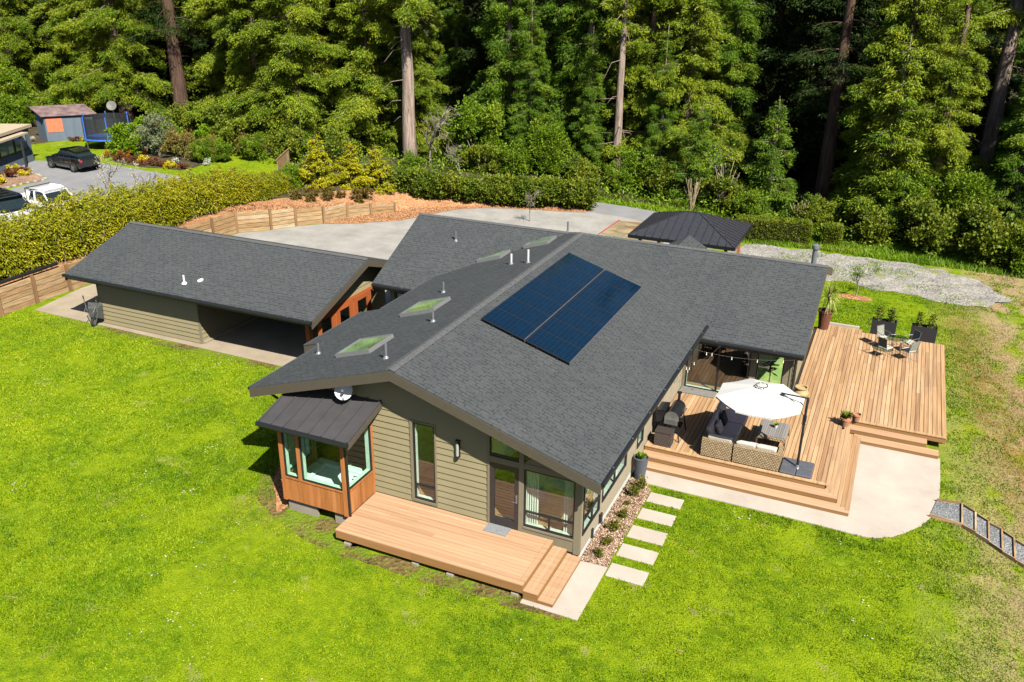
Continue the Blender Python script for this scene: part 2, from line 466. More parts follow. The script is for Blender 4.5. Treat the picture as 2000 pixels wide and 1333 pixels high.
LEAF = {
 'redwood': [(.024, .060, .005), (.078, .140, .009), (.185, .262, .014), (.32, .375, .026), (.11, .16, .012)],
 'fir':     [(.022, .066, .007), (.066, .140, .011), (.15, .245, .015), (.27, .35, .026)],
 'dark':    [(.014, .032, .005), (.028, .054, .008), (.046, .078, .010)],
 'bush':    [(.045, .095, .005), (.105, .19, .008), (.18, .275, .013), (.27, .33, .03)],
 'gold':    [(.10, .14, .005), (.30, .30, .007), (.44, .40, .010), (.20, .22, .008)],
 'bamboo':  [(.11, .14, .005), (.25, .27, .007), (.40, .375, .012), (.18, .205, .007), (.36, .29, .012)],
 'hedge':   [(.040, .075, .007), (.095, .145, .011), (.18, .225, .016), (.27, .285, .035)],
 'clip':    [(.065, .10, .006), (.14, .19, .011), (.20, .24, .016)],
 'olive':   [(.10, .125, .07), (.19, .225, .13), (.26, .29, .18)],
 'bright':  [(.085, .17, .005), (.16, .28, .008), (.25, .37, .013)],
 'russet':  [(.09, .042, .016), (.17, .08, .028), (.13, .11, .02), (.21, .15, .03)],
 'rust':    [(.16, .08, .03), (.28, .17, .06), (.18, .19, .04), (.26, .24, .06)],
 'yellow':  [(.45, .36, .01), (.62, .50, .012), (.34, .34, .012)],
 'dryred':  [(.11, .032, .016), (.19, .06, .028), (.08, .05, .02)],
 'shrub':   [(.035, .06, .006), (.07, .105, .010), (.18, .15, .02), (.12, .16, .014)],
 'box':     [(.022, .05, .010), (.05, .09, .010), (.18, .21, .016), (.32, .33, .022)],
 'palm':    [(.22, .25, .06), (.33, .36, .10), (.42, .41, .18)],
 'redfl':   [(.45, .05, .015), (.60, .10, .03), (.12, .18, .01), (.50, .16, .04)],
 'white':   [(.62, .60, .55), (.75, .73, .70), (.45, .46, .30)],
 'blade':   [(.038, .095, .001), (.108, .205, .001), (.195, .305, .002), (.29, .385, .004), (.40, .40, .04)],
 'dryblade':[(.20, .15, .05), (.32, .25, .10), (.16, .19, .02), (.11, .17, .010)],
}
L = {k: leafmat('leaf_' + k, v) for k, v in LEAF.items()}
# ================================================================== house
def slab(mb, pts, u, th=.05):
    """planar roof polygon given by its top points; u = eave direction"""
    P = [np.array(p, float) for p in pts]
    n = np.zeros(3)
    for i in range(len(P)): n += np.cross(P[i], P[(i + 1) % len(P)])
    n /= np.linalg.norm(n)
    if n[2] < 0: P = P[::-1]; n = -n
    u = np.array(u, float); u -= n * np.dot(u, n); u /= np.linalg.norm(u); v = np.cross(n, u)
    uv = [(float(p @ u) + 50, float(p @ v) + 50) for p in P]
    mb.face(P, .5, uv)
    Q = [p - np.array([0, 0, th]) for p in P]
    mb.face(Q[::-1], .5, uv[::-1])
    for i in range(len(P)):
        j = (i + 1) % len(P)
        mb.face([P[i], Q[i], Q[j], P[j]], .5, [uv[i], uv[i], uv[j], uv[j]])

XM, ZR, YF = -5.524, 5.176, -.778
def zl(x): return ZR - .3118 * (XM - x)          # west slope of the long wing
def zrr(x): return ZR - .3194 * (x - XM)         # east slope
def zcl(y): return 4.96 + .316 * (y - 15.2)      # west cross wing, front slope
def zcr(y): return 2.907 + .316 * (y - 10.79)    # east cross wing, front slope
def zbk(y): return 5.16 - .316 * (y - 14.63)     # back slope
PL = lambda x, y: (x, y, zl(x)); PR = lambda x, y: (x, y, zrr(x))
PCL = lambda x, y: (x, y, zcl(y)); PCR = lambda x, y: (x, y, zcr(y)); PB = lambda x, y: (x, y, zbk(y))
E0 = (XM, 14.65, ZR); JR = (-3.87, 16.35, 4.655); JL = (-6.2, 15.2, 4.965)
XR, XLa, XLb = .731, -10.58, -11.45

house = thing('house', 'grey shingled house with tan lap siding, four skylights and a glazed cedar bay', 'house', (XM, 6, 0))

mb = MB()
slab(mb, [PR(XM, YF), PR(XR, YF), PR(XR, 11.66), JR, E0], (1, 0, -.3194))
slab(mb, [PL(XM, YF), E0, JL, PL(XLa, 10.93), PL(XLa, 6.69), PL(XLb, 6.69), PL(XLb, 3.09), PL(XLa, 3.09), PL(XLa, YF)], (1, 0, .3118))
slab(mb, [JR, PCR(4.44, 16.27), PCR(4.44, 10.79), PCR(.05, 10.79), PCR(.05, 12.35)], (1, 0, 0))
slab(mb, [JL, PCL(-13.7, 15.2), PCL(-13.02, 9.89), PCL(-9.95, 9.89), PCL(-9.95, 11.5)], (1, 0, 0))
slab(mb, [PB(-13.7, 15.22), JL, E0, JR, PB(4.44, 16.29), PB(4.44, 20.2), PB(-13.7, 20.2)], (1, 0, 0))
# small porch gable behind the ridge
slab(mb, [(-2.06, 18.0, 4.20), (-2.06, 20.1, 4.14), (-2.95, 20.1, 3.62), (-2.95, 18.0, 3.9)], (0, 1, 0))
slab(mb, [(-2.06, 18.0, 4.20), (-2.06, 20.1, 4.14), (-1.17, 20.1, 3.62), (-1.17, 18.0, 3.9)], (0, 1, 0))
roof = mb.build('roof', M['shingle'], house)
mb = MB()
def cap(p, q, w=.16, rise=.028, nrm=None):
    p = np.array(p); q = np.array(q); d = q - p; Ln = np.linalg.norm(d); d /= Ln
    s = np.cross(d, (0, 0, 1)); s /= np.linalg.norm(s)
    k = int(Ln / .2)
    for i in range(k):
        a = p + d * (i * Ln / k); b = p + d * ((i + 1) * Ln / k + .03)
        r = rise - .004 * (i % 2)
        lo = lambda c, sg: c + s * w * sg + np.array([0, 0, -w * .316 + r])
        t1 = a + np.array([0, 0, r + .012]); t2 = b + np.array([0, 0, r])
        mb.face([lo(a, 1), lo(b, 1), t2, t1]); mb.face([t1, t2, lo(b, -1), lo(a, -1)])
        mb.face([lo(a, 1), t1, lo(a, -1)])
cap(PL(XM, YF), E0); cap(JR, PCR(4.44, 16.28)); cap(PCL(-13.7, 15.2), JL); cap(E0, JR); cap(E0, JL)
mb.build('ridge_cap', M['ridge'], roof)

# fascia: rake boards under the roof edges
def rake(mb, p, q, out, h=.30, t=.045):
    p = np.array(p, float); q = np.array(q, float); o = np.array(out, float) * t
    dn = np.array([0, 0, -h]); e = np.array([0, 0, -.045]); sh = np.array(out, float) * -.03
    a, b = p + e + sh, q + e + sh
    V = [a, b, b + dn, a + dn, a + o, b + o, b + dn + o, a + dn + o]
    mb.poly(V, [(0, 1, 2, 3), (7, 6, 5, 4), (0, 4, 5, 1), (1, 5, 6, 2), (2, 6, 7, 3), (3, 7, 4, 0)])
fa = MB()
rake(fa, PL(XLa, YF), PL(XM, YF), (0, -1, 0)); rake(fa, PR(XM, YF), PR(XR, YF), (0, -1, 0))
rake(fa, PL(XLa, YF), PL(XLa, 3.09), (-1, 0, 0), .22); rake(fa, PL(XLb, 3.09), PL(XLb, 6.69), (-1, 0, 0), .22)
rake(fa, PL(XLb, 3.09), PL(XLa, 3.09), (0, -1, 0), .22); rake(fa, PL(XLb, 6.69), PL(XLa, 6.69), (0, 1, 0), .22)
rake(fa, PL(XLa, 6.69), PL(XLa, 10.9), (-1, 0, 0), .22)
rake(fa, PR(XR, YF), PR(XR, 11.6), (1, 0, 0), .18)
rake(fa, PCR(4.44, 10.79), PCR(4.44, 16.27), (1, 0, 0)); rake(fa, PB(4.44, 16.27), PB(4.44, 20.2), (1, 0, 0))
rake(fa, PCR(.05, 10.79), PCR(4.44, 10.79), (0, -1, 0), .18)
rake(fa, PCL(-13.02, 9.89), PCL(-13.7, 15.2), (-1, 0, 0)); rake(fa, PCL(-13.02, 9.89), PCL(-9.95, 9.89), (0, -1, 0), .18)
fa.build('fascia', M['fascia'], house)
so = MB()
def sofpoly(pts, d=.2):
    so.face([(p[0], p[1], p[2] - d) for p in pts])
sofpoly([PL(XLa, YF), PL(XM, YF), PL(XM, 0), PL(XLa, 0)]); sofpoly([PR(XM, YF), PR(XR, YF), PR(XR, 0), PR(XM, 0)])
sofpoly([PR(0, 0), PR(XR, 0), PR(XR, 11.5), PR(0, 11.5)], .19); sofpoly([PL(XLa, 0), PL(-9.9, 0), PL(-9.9, 10.9), PL(XLa, 10.9)])
sofpoly([PL(XLb, 3.1), PL(XLa, 3.1), PL(XLa, 6.68), PL(XLb, 6.68)])
sofpoly([PCR(.1, 10.8), PCR(4.4, 10.8), PCR(4.4, 11.6), PCR(.1, 11.6)], .19); sofpoly([PCR(4.05, 11.5), PCR(4.4, 11.5), PCR(4.4, 16.2), PCR(4.05, 16.2)])
sofpoly([PCL(-13, 9.9), PCL(-10, 9.9), PCL(-10, 10.7), PCL(-13, 10.7)])
so.build('soffit', M['soffit'], house)

def gutter(p, q, r=.065):
    g = MB(); p = np.array(p, float); q = np.array(q, float)
    g.tube([p, q], r, 10)
    o = g.build('gutter', M['gutter'], house, smooth=False)
    n = int(np.linalg.norm(q - p) / 1.6)
    for i in range(n):
        h = MB()
        c = p + (q - p) * (i + .5) / n + np.array([0, 0, r * .9])
        h.obox(c, (.018, 0, 0), (0, .035, 0), (0, 0, .014))
        h.build('gutter_strap', M['alu'], o)
gutter((XR + .06, YF + .02, zrr(XR) - .06), (XR + .06, 11.5, zrr(XR) - .06))
gutter((.3, 10.72, zcr(10.79) - .06), (4.44, 10.72, zcr(10.79) - .06))
gutter((-13.0, 9.83, zcl(9.89) - .06), (-10.1, 9.83, zcl(9.89) - .06))
gutter((XLa - .05, YF + .02, zl(XLa) - .07), (XLa - .05, 3.0, zl(XLa) - .07), .05)
fl = MB()
fl.beam(PL(XLa - .01, YF) , PL(XLa - .01, 3.09), .02, .05); fl.beam(PL(XLb - .01, 3.09), PL(XLb - .01, 6.69), .02, .05); fl.beam(PL(XLa - .01, 6.69), PL(XLa - .01, 10.93), .02, .05)
fl.build('edge_flashing', M['alu'], roof)

# ---- walls -------------------------------------------------------
def lap(mb, origin, ax, nrm, a0, a1, z0, ztop, holes=(), expo=.21, proud=.034):
    origin = np.array(origin, float); ax = np.array(ax, float); nrm = np.array(nrm, float)
    def pt(a, z, pr): return origin + ax * a + np.array([0, 0, z]) + nrm * pr
    bps = {a0, a1}
    for h in holes: bps |= {h[0], h[1]}
    x = a0
    while x < a1: bps.add(round(x, 3)); x += .5
    bps = sorted(b for b in bps if a0 <= b <= a1)
    z = z0
    zmax = max(ztop(b) for b in bps) + .4
    k = 0
    while z < zmax:
        r = (k * .37) % 1; k += 1
        for i in range(len(bps) - 1):
            p, q = bps[i], bps[i + 1]
            if q - p < 1e-4: continue
            m = (p + q) / 2
            ivs = [(z, z + expo)]
            for h in holes:
                if h[0] - 1e-6 <= m <= h[1] + 1e-6:
                    nv = []
                    for (s, e) in ivs:
                        if h[2] > s + 1e-4: nv.append((s, min(e, h[2])))
                        if h[3] < e - 1e-4: nv.append((max(s, h[3]), e))
                    ivs = [(s, e) for s, e in nv if e - s > 1e-3]
            for s, e in ivs:
                ta, tb = min(e, ztop(p)), min(e, ztop(q))
                if max(ta, tb) <= s + .005: continue
                ta, tb = max(ta, s + .001), max(tb, s + .001)
                pb = proud * (1 - (s - z) / expo)
                fa_ = lambda zz: proud * (1 - (zz - z) / expo)
                mb.face([pt(p, s, pb), pt(q, s, pb), pt(q, tb, fa_(tb)), pt(p, ta, fa_(ta))], r)
                if s < z + 1e-4: mb.face([pt(p, s, -.002), pt(q, s, -.002), pt(q, s, pb), pt(p, s, pb)], r)
        z += expo

WIN = (-5.40, -4.53, .55, 3.31)
holes = [WIN]
gtop = lambda x: (zl(x) if x < XM else zrr(x)) - .2
w = MB(); lap(w, (0, 0, 0), (1, 0, 0), (0, -1, 0), -9.95, -2.87, .30, gtop, holes + [(-8.85, -6.95, 1.0, 3.35)])
w.build('gable_siding', M['siding'], house)
# framed glazing bay of the gable
f = MB()
def zr_(x): return zrr(x) - .2
f.box(-2.87, -2.80, -.05, .05, .47, gtop(-2.85)); f.box(-1.885, -1.735, -.05, .05, .47, gtop(-1.8)); f.box(-.19, 0.0, -.055, .06, .20, gtop(-.1))
f.box(-2.80, -1.885, -.045, .05, 2.56, 2.74); f.box(-1.735, -.19, -.045, .05, 2.58, 2.76)
f.box(-1.735, -.19, -.04, .05, .24, .68); f.box(-1.735, -.19, -.065, .05, .62, .67)
f.poly([(-1.735, -.03, 2.76), (-.19, -.03, 2.76), (-.19, -.03, gtop(-.19)), (-1.0, -.03, gtop(-1.0)), (-1.0, -.03, 2.77)], [(0, 1, 2, 3)])
f.box(-5.40, -5.31, -.05, .04, .55, 3.31); f.box(-4.58, -4.53, -.05, .04, .55, 3.31); f.box(-5.31, -4.58, -.05, .04, 3.25, 3.31); f.box(-5.31, -4.58, -.055, .04, .55, .63)
f.build('trim', M['trim'], house)

def window(rects, glass, mat=None, t=.05, plane='y', c=0., d=.05, name='window', bars=()):
    """rects: outer (a0,a1,z0,z1); frame of width t around it plus bars (a0,a1,z0,z1); glass behind"""
    a0, a1, z0, z1 = rects
    m = MB()
    def bx(mb, p, q, s, e, d0, d1):
        if plane == 'y': mb.box(p, q, c + d0, c + d1, s, e)
        else: mb.box(c + d0, c + d1, p, q, s, e)
    sg = -1 if plane == 'y' else 1
    o0, o1 = sg * .03, -sg * .03
    bx(m, a0, a0 + t, z0, z1, o0, o1); bx(m, a1 - t, a1, z0, z1, o0, o1); bx(m, a0 + t, a1 - t, z0, z0 + t, o0, o1); bx(m, a0 + t, a1 - t, z1 - t, z1, o0, o1)
    for b in bars: bx(m, *b, sg * .028, -sg * .028)
    fr = m.build(name, mat or M['black'], house)
    g = MB(); e = .004
    if plane == 'y': g.face([(a0 + t, c + e, z0 + t), (a1 - t, c + e, z0 + t), (a1 - t, c + e, z1 - t), (a0 + t, c + e, z1 - t)])
    else: g.face([(c - e, a0 + t, z0 + t), (c - e, a1 - t, z0 + t), (c - e, a1 - t, z1 - t), (c - e, a0 + t, z1 - t)])
    g.build('pane', glass, fr)
    j = MB(); q0, q1 = a0 + t * .8, a1 - t * .8; w0, w1 = z0 + t * .8, z1 - t * .8; dj = -sg * .16; ci = c - sg * .012
    P = (lambda a, dd, z: (a, ci + dd, z)) if plane == 'y' else (lambda a, dd, z: (ci + dd, a, z))
    j.poly([P(q0, 0, w0), P(q1, 0, w0), P(q1, 0, w1), P(q0, 0, w1), P(q0, dj, w0), P(q1, dj, w0), P(q1, dj, w1), P(q0, dj, w1)], [(0, 1, 5, 4), (1, 2, 6, 5), (2, 3, 7, 6), (3, 0, 4, 7)])
    j.build('jamb', M['curtain'], fr)
    return fr
window((-5.31, -4.58, .63, 3.25), M['glass'], bars=[(-5.26, -4.63, 1.10, 1.16)])
window((-1.735, -.19, .68, 2.58), M['glass'], bars=[(-1.69, -.24, 1.16, 1.21), (-.98, -.93, .73, 1.16)])
def trans(poly, c=0):
    m = MB(); n = len(poly)
    cx = sum(p[0] for p in poly) / n; cz = sum(p[1] for p in poly) / n
    inn = [(cx + (x - cx) * .93, cz + (z - cz) * .86) for x, z in poly]
    for i in range(n):
        j = (i + 1) % n
        m.face([(poly[i][0], -.012, poly[i][1]), (poly[j][0], -.012, poly[j][1]), (inn[j][0], -.012, inn[j][1]), (inn[i][0], -.012, inn[i][1])])
        m.face([(inn[i][0], -.012, inn[i][1]), (inn[j][0], -.012, inn[j][1]), (inn[j][0], .03, inn[j][1]), (inn[i][0], .03, inn[i][1])])
    fr = m.build('transom_window', M['black'], house)
    g = MB(); g.face([(x, .01, z) for x, z in inn]); g.build('pane', M['glass'], fr)
trans([(-2.80, 2.74), (-1.885, 2.74), (-1.885, gtop(-1.885)), (-2.80, gtop(-2.8))])
trans([(-1.735, 2.76), (-.98, 2.76), (-1.0, gtop(-1.0)), (-1.735, gtop(-1.735))])
# front door
m = MB(); m.box(-2.80, -2.66, -.04, .03, .47, 2.56); m.box(-2.02, -1.885, -.04, .03, .47, 2.56); m.box(-2.66, -2.02, -.04, .03, 2.38, 2.56); m.box(-2.66, -2.02, -.04, .03, .47, .74)
door = m.build('door', plain('dark_bronze_door', (.030, .024, .024), .45), house)
g = MB(); g.face([(-2.66, .0, .74), (-2.02, .0, .74), (-2.02, .0, 2.38), (-2.66, .0, 2.38)]); g.build('pane', M['glass'], door)
h = MB(); h.box(-1.975, -1.925, -.055, -.04, 1.38, 1.66); h.tube([(-1.95, -.055, 1.44), (-1.95, -.10, 1.44), (-2.07, -.10, 1.44)], .014, 8); h.tube([(-1.95, -.04, 1.6), (-1.95, -.08, 1.6)], .026, 10)
h.build('handle', M['alu'], door)

# east wall, plain painted panels
e = MB()
def wallx(x, y0, y1, z0, ztop, holes, t=.02):
    ys = sorted({y0, y1} | {h[0] for h in holes} | {h[1] for h in holes})
    for i in range(len(ys) - 1):
        a, b = ys[i], ys[i + 1]; mm = (a + b) / 2; iv = [(z0, ztop)]
        for h in holes:
            if h[0] <= mm <= h[1]: iv = [q for s, t_ in iv for q in ((s, h[2]), (h[3], t_)) if q[1] - q[0] > .01]
        for s, t_ in iv: e.box(x - .1, x, a, b, s, t_)
HX = [(.12, 1.58, .76, 2.45), (1.82, 4.2, .85, 2.3), (5.42, 6.1, .8, 2.0)]
wallx(-.002, .06, 11.56, .22, zrr(0) - .19, HX)
for y in (1.7, 4.32, 5.30, 6.22, 7.5, 8.7, 9.9, 11.2): e.box(-.002, .018, y - .035, y + .035, .24, 2.95)
e.build('side_wall', M['panel'], house)
window((.12, 1.58, .76, 2.45), M['glass'], plane='x', bars=[(.17, 1.53, 1.2, 1.25), (.9, .95, .81, 1.2)])
window((1.82, 4.2, .85, 2.3), M['glass'], plane='x', bars=[(2.98, 3.03, .9, 2.25)])
window((5.42, 6.1, .8, 2.0), M['glass'], plane='x')
fo = MB(); fo.box(-.06, -.012, .0, 11.5, -.3, .22); fo.build('foundation', M['white'], house)
fo = MB(); fo.box(-9.9, -.1, .03, .12, -.3, .30); fo.box(-9.92, -9.8, .1, 10.5, -.3, .35); fo.box(.0, 4.0, 11.62, 11.7, -.3, .46); fo.build('foundation', M['found'], house)
ut = MB(); ut.box(.0, .07, 1.62, 1.78, .25, .55); ut.build('utility_box', M['gutter'], house); ut = MB(); ut.box(.0, .05, .95, 1.05, .15, .45); ut.build('utility_box', M['gutter'], house)

# west wall and cross-wing walls
w = MB()
lap(w, (-9.95, 0, 0), (0, 1, 0), (-1, 0, 0), 0, 10.6, .3, lambda a: zl(-9.95) - .2)
lap(w, (-12.6, 10.6, 0), (1, 0, 0), (0, -1, 0), 0, 2.7, .1, lambda a: zcl(10.6) - .2, [(.25, .85, .3, 2.75), (1.05, 2.45, .3, 2.75)])
lap(w, (-12.6, 10.6, 0), (0, 1, 0), (-1, 0, 0), 0, 9, .1, lambda a: (zcl(10.6 + a) if a < 4.6 else zbk(10.6 + a)) - .2)
lap(w, (4.02, 11.56, 0), (0, 1, 0), (1, 0, 0), 0, 8.2, .45, lambda a: (zcr(11.56 + a) if a < 4.7 else zbk(11.56 + a)) - .2, [(.25, 1.75, .6, 2.75)])
lap(w, (-12.6, 19.5, 0), (1, 0, 0), (0, 1, 0), 0, 16.6, .1, lambda a: zbk(19.5) - .2)
w.build('lap_siding', M['siding'], house)
cw = MB(); cw.face([(-12.35, 10.64, .3), (-10.15, 10.64, .3), (-10.15, 10.64, 2.75), (-12.35, 10.64, 2.75)]); cw.build('curtained_window', M['intwall'], house)
cf = MB()
for x in (-12.38, -11.72, -11.56, -10.13): cf.box(x, x + .1, 10.54, 10.63, .2, 2.95)
cf.box(-12.4, -10.1, 10.55, 10.62, 2.72, 2.84); cf.build('window', M['black'], house)
# terrace doors of the east wing
t = MB(); t.box(0, .12, 11.53, 11.62, .43, 2.72); t.box(2.53, 2.76, 11.53, 11.62, .43, 2.72); t.box(3.74, 4.04, 11.53, 11.62, .43, 2.72); t.box(.12, 4.04, 11.54, 11.62, 2.5, 2.95)
t.box(3.98, 4.06, 11.50, 11.6, .4, 2.9)
t.build('trim', M['trim'], house)
window((.12, 2.53, .45, 2.5), M['glass'], plane='y', c=11.56, t=.06, name='sliding_door', bars=[(1.30, 1.38, .51, 2.44)])
window((2.76, 3.74, .45, 2.5), M['glass'], plane='y', c=11.56, t=.05)
window((11.81, 13.31, .6, 2.75), M['glass'], plane='x', c=4.03)
ds = MB(); ds.tube([(4.13, 11.48, 2.72), (4.13, 11.48, .5)], .04, 8); ds.build('downspout', M['gutter'], house)
ld = MB(); ld.box(.05, 1.42, 10.95, 11.5, .472, .50); ld.build('door_landing', plain('landing_mat', (.16, .155, .14), .9), house)

# ---- cedar bay ----------------------------------------------------
bx0, bx1, by = -9.05, -6.72, -1.50
pn = MB()
n = 17
for i in range(n):
    a = bx0 + (bx1 - bx0) * i / n; b = bx0 + (bx1 - bx0) * (i + 1) / n
    pn.box(a + .002, b - .002, by, by + .05, .47, 1.26)
for i in range(10):
    a = by + .05 - by * 0 + (0 - by - .06) * i / 10; b = by + .05 + (0 - by - .06) * (i + 1) / 10
    pn.box(bx1 - .05, bx1, a + .002, b - .002, .47, 1.26); pn.box(bx0, bx0 + .05, a + .002, b - .002, .47, 1.26)
pn.build('cedar_panel', M['cedar'], house)
ps = MB()
for x, y, ww in ((bx0, by, .13), (bx1 - .13, by, .13), (-8.42, by, .12)): ps.box(x - .004, x + ww, by - .024, by + .12, .45 if ww > .12 else 1.26, 3.10)
ps.box(bx1 - .12, bx1 + .012, -.12, -.0, .47, 3.38); ps.box(bx0 - .012, bx0 + .12, -.12, 0, .47, 3.4)
ps.box(bx0 + .13, -8.42, by - .025, by + .09, 1.24, 1.29); ps.box(-8.3, bx1 - .13, by - .025, by + .09, 1.24, 1.29); ps.box(bx1 - .09, bx1 + .025, by + .12, -.12, 1.24, 1.29); ps.box(bx0 - .025, bx0 + .09, by + .12, -.12, 1.24, 1.29)
ps.box(bx0 + .13, bx1 - .13, by - .004, by + .08, 2.92, 3.1)
ps.poly([(bx1, by + .12, 2.85), (bx1, -.12, 3.05), (bx1, -.12, 3.5), (bx1, by + .12, 3.18)], [(0, 1, 2, 3)])
ps.build('cedar_post', M['cedar'], house)
window((bx0 + .13, -8.42, 1.29, 2.92), M['bayglass'], c=by + .03, t=.035)
window((-8.30, bx1 - .13, 1.29, 2.92), M['bayglass'], c=by + .03, t=.035)
window((by + .12, -.12, 1.29, 2.88), M['bayglass'], plane='x', c=bx1 - .03, t=.035)
window((by + .12, -.12, 1.29, 2.88), M['bayglass'], plane='x', c=bx0 + .06, t=.035)
br = MB(); X0, X1, Y0, Z0, Z1 = -9.42, -6.33, -1.83, 3.19, 3.70
slab(br, [(X0, Y0, Z0), (X1, Y0, Z0), (X1, .0, Z1), (X0, .0, Z1)], (1, 0, 0), .06)
brf = br.build('bay_roof', M['standing'], house)
sm = MB()
for i in range(8):
    x = X0 + .02 + (X1 - X0 - .04) * i / 7
    sm.beam((x, Y0, Z0 + .018), (x, -.005, Z1 + .018), .026 if 0 < i < 7 else .06, .045)
sm.build('standing_seam', M['standing'], brf)
rk = MB(); rake(rk, (X1, Y0, Z0), (X1, -.02, Z1), (1, 0, 0), .17); rake(rk, (X0, Y0, Z0), (X0, -.02, Z1), (-1, 0, 0), .17); rk.face([(X0, Y0, Z0 - .1), (X1, Y0, Z0 - .1), (X1, 0, Z1 - .1), (X0, 0, Z1 - .1)])
rk.build('bay_fascia', M['fascia'], brf)
gt = MB(); gt.tube([(X0 - .03, Y0 - .06, Z0 - .05), (X1 + .02, Y0 - .06, Z0 - .05)], .075, 10); gt.tube([(X1 - .1, Y0 - .03, Z0 - .06), (bx1 + .03, by - .02, 2.95), (bx1 + .05, by + .0, 2.85), (bx1 + .05, by + .02, .48)], .042, 8)
gt.build('gutter', M['gutter'], house)
bf = MB(); bf.box(bx0 + .05, -7.95, by + .12, by + .22, -.3, .47); bf.build('foundation_block', M['found'], house); bf = MB(); bf.box(-7.3, bx1 - .05, by + .12, by + .22, -.3, .47); bf.build('foundation_block', M['found'], house); bf = MB(); bf.box(bx0 + .06, bx0 + .16, by + .2, 0, -.3, .47); bf.build('foundation_block', M['found'], house)
br2 = MB(); br2.tube([(XLa + .1, -.35, 3.42), (-10.0, -.1, 2.95)], .04, 6); br2.build('downspout', M['gutter'], house)

# ---- skylights, vents --------------------------------------------
nl = np.array([-.3118, 0, 1.]); nl /= np.linalg.norm(nl)
ul = np.array([1., 0, .3118]); ul /= np.linalg.norm(ul); vl = np.array([0, 1., 0])
def skylight(x, y, lx, ly):
    c = np.array([x, y, zl(x)]); m = MB()
    for a, s in ((ul, lx), (vl, ly)):
        pass
    hh = .13; t = .05
    m.obox(c + ul * (lx / 2 - t / 2) + nl * hh / 2, ul * t / 2, vl * ly / 2, nl * hh / 2); m.obox(c - ul * (lx / 2 - t / 2) + nl * hh / 2, ul * t / 2, vl * ly / 2, nl * hh / 2)
    m.obox(c + vl * (ly / 2 - t / 2) + nl * hh / 2, ul * (lx / 2 - t), vl * t / 2, nl * hh / 2); m.obox(c - vl * (ly / 2 - t / 2) + nl * hh / 2, ul * (lx / 2 - t), vl * t / 2, nl * hh / 2)
    sk = m.build('skylight', M['skyframe'], house)
    g = MB(); q = c + nl * (hh - .03)
    g.face([q - ul * (lx / 2 - t) - vl * (ly / 2 - t), q + ul * (lx / 2 - t) - vl * (ly / 2 - t), q + ul * (lx / 2 - t) + vl * (ly / 2 - t), q - ul * (lx / 2 - t) + vl * (ly / 2 - t)])
    g.build('pane', M['skyglass'], sk)
for x, y in ((-8.0, 1.75), (-8.0, 5.62), (-8.72, 12.75), (-7.12, 14.02)): skylight(x, y, 1.32 if y < 10 else 1.15, 1.42 if y < 10 else 1.05)
def vent(x, y, z, h=.42, r=.045, mat='pipe'):
    m = MB(); m.tube([(x, y, z - .05), (x, y, z + h)], r * .9, 10); vp = m.build('vent_pipe', M[mat], house)
    m = MB(); m.lathe((x, y, z - .02), [(.11, 0), (.09, .05), (r, .11)], 12); m.build('flashing', M['pipe'], vp)
for x, y, mt, hh in ((-6.985, 10.69, 'white', .42), (-6.14, 10.4, 'white', .52), (-8.40, 7.66, 'pipe', .42), (-6.61, 3.66, 'pipe', .48), (-9.84, 1.77, 'pipe', .36), (-6.32, .32, 'pipe', .48)):
    vent(x, y, zl(x), hh, mat=mt)
vent(-10.93, 13.5, zcl(13.5), .45); vent(-6.8, 16.5, zbk(16.5), .5)
fl_ = MB(); fl_.tube([(3.86, 16.5, 4.3), (3.86, 16.5, 5.28)], .10, 14); fl_.lathe((3.86, 16.5, 5.22), [(.14, 0), (.15, .05), (.15, .16), (.05, .2)], 14); fl_.build('flue', M['pipe'], house, smooth=False)

# ---- interiors seen through the glass ----------------------------
fl2 = MB()
x = -9.9
while x < -.1: fl2.box(x, x + .118, .12, 11.5, .38, .455); x += .12
x = -12.5
while x < 3.9: fl2.box(x, x + .118, 11.64, 19.4, .38, .452); x += .12
fl2.build('floor', M['floor'], house)
iw = MB(); iw.box(-9.85, -.12, 5.0, 5.1, .46, 3.4); iw.box(-6.1, -6.0, .1, 5, .46, 4.4); iw.box(-9.85, -6.1, 3.2, 3.3, .46, 3.6); iw.box(-3.9, -3.8, 1.2, 5, .46, 4.2); iw.box(.1, 2.4, 17, 17.1, .46, 3.6); iw.box(-12.5, -10, 12.2, 12.3, .3, 3)
iw.build('interior_wall', M['intwall'], house)
lw = MB(); lw.box(2.2, 3.98, 13.36, 13.46, .46, 3.2); lw.build('interior_wall', M['limewall'], house)
ce = MB(); ce.face([(-9.85, .15, 3.32), (-.12, .15, 3.12), (-.12, 11.4, 3.12), (-9.85, 11.4, 3.32)]); ce.build('ceiling', M['intwall'], house)

tub = thing('bathtub', 'white rectangular soaking tub behind the glass of the cedar bay', 'bathtub', (-7.8, -.6, .46))
m = MB(); m.box(-8.95, -6.85, -1.38, .25, .46, .98); m.build('tub_surround', M['tile'], tub)
m = MB(); m.box(-8.55, -7.05, -1.15, -1.03, .98, 1.06); m.box(-8.55, -7.05, -.12, 0, .98, 1.06); m.box(-8.55, -8.43, -1.03, -.12, .98, 1.06); m.box(-7.17, -7.05, -1.03, -.12, .98, 1.06); m.box(-8.43, -7.17, -1.03, -.12, .981, .99)
m.build('rim', M['tub'], tub, bevel=.03)
m = MB(); m.tube([(-6.98, -.55, 1.0), (-6.98, -.55, 1.22), (-7.12, -.55, 1.22), (-7.12, -.55, 1.17)], .02, 8); m.tube([(-6.98, -.4, 1.0), (-6.98, -.4, 1.1)], .025, 8); m.tube([(-6.98, -.7, 1.0), (-6.98, -.7, 1.1)], .025, 8); m.build('tap', M['steel'], tub)
bed = thing('bed', 'bed with pale blue and white blanket behind the big gable window', 'bed', (-1.6, 2.6, .46))
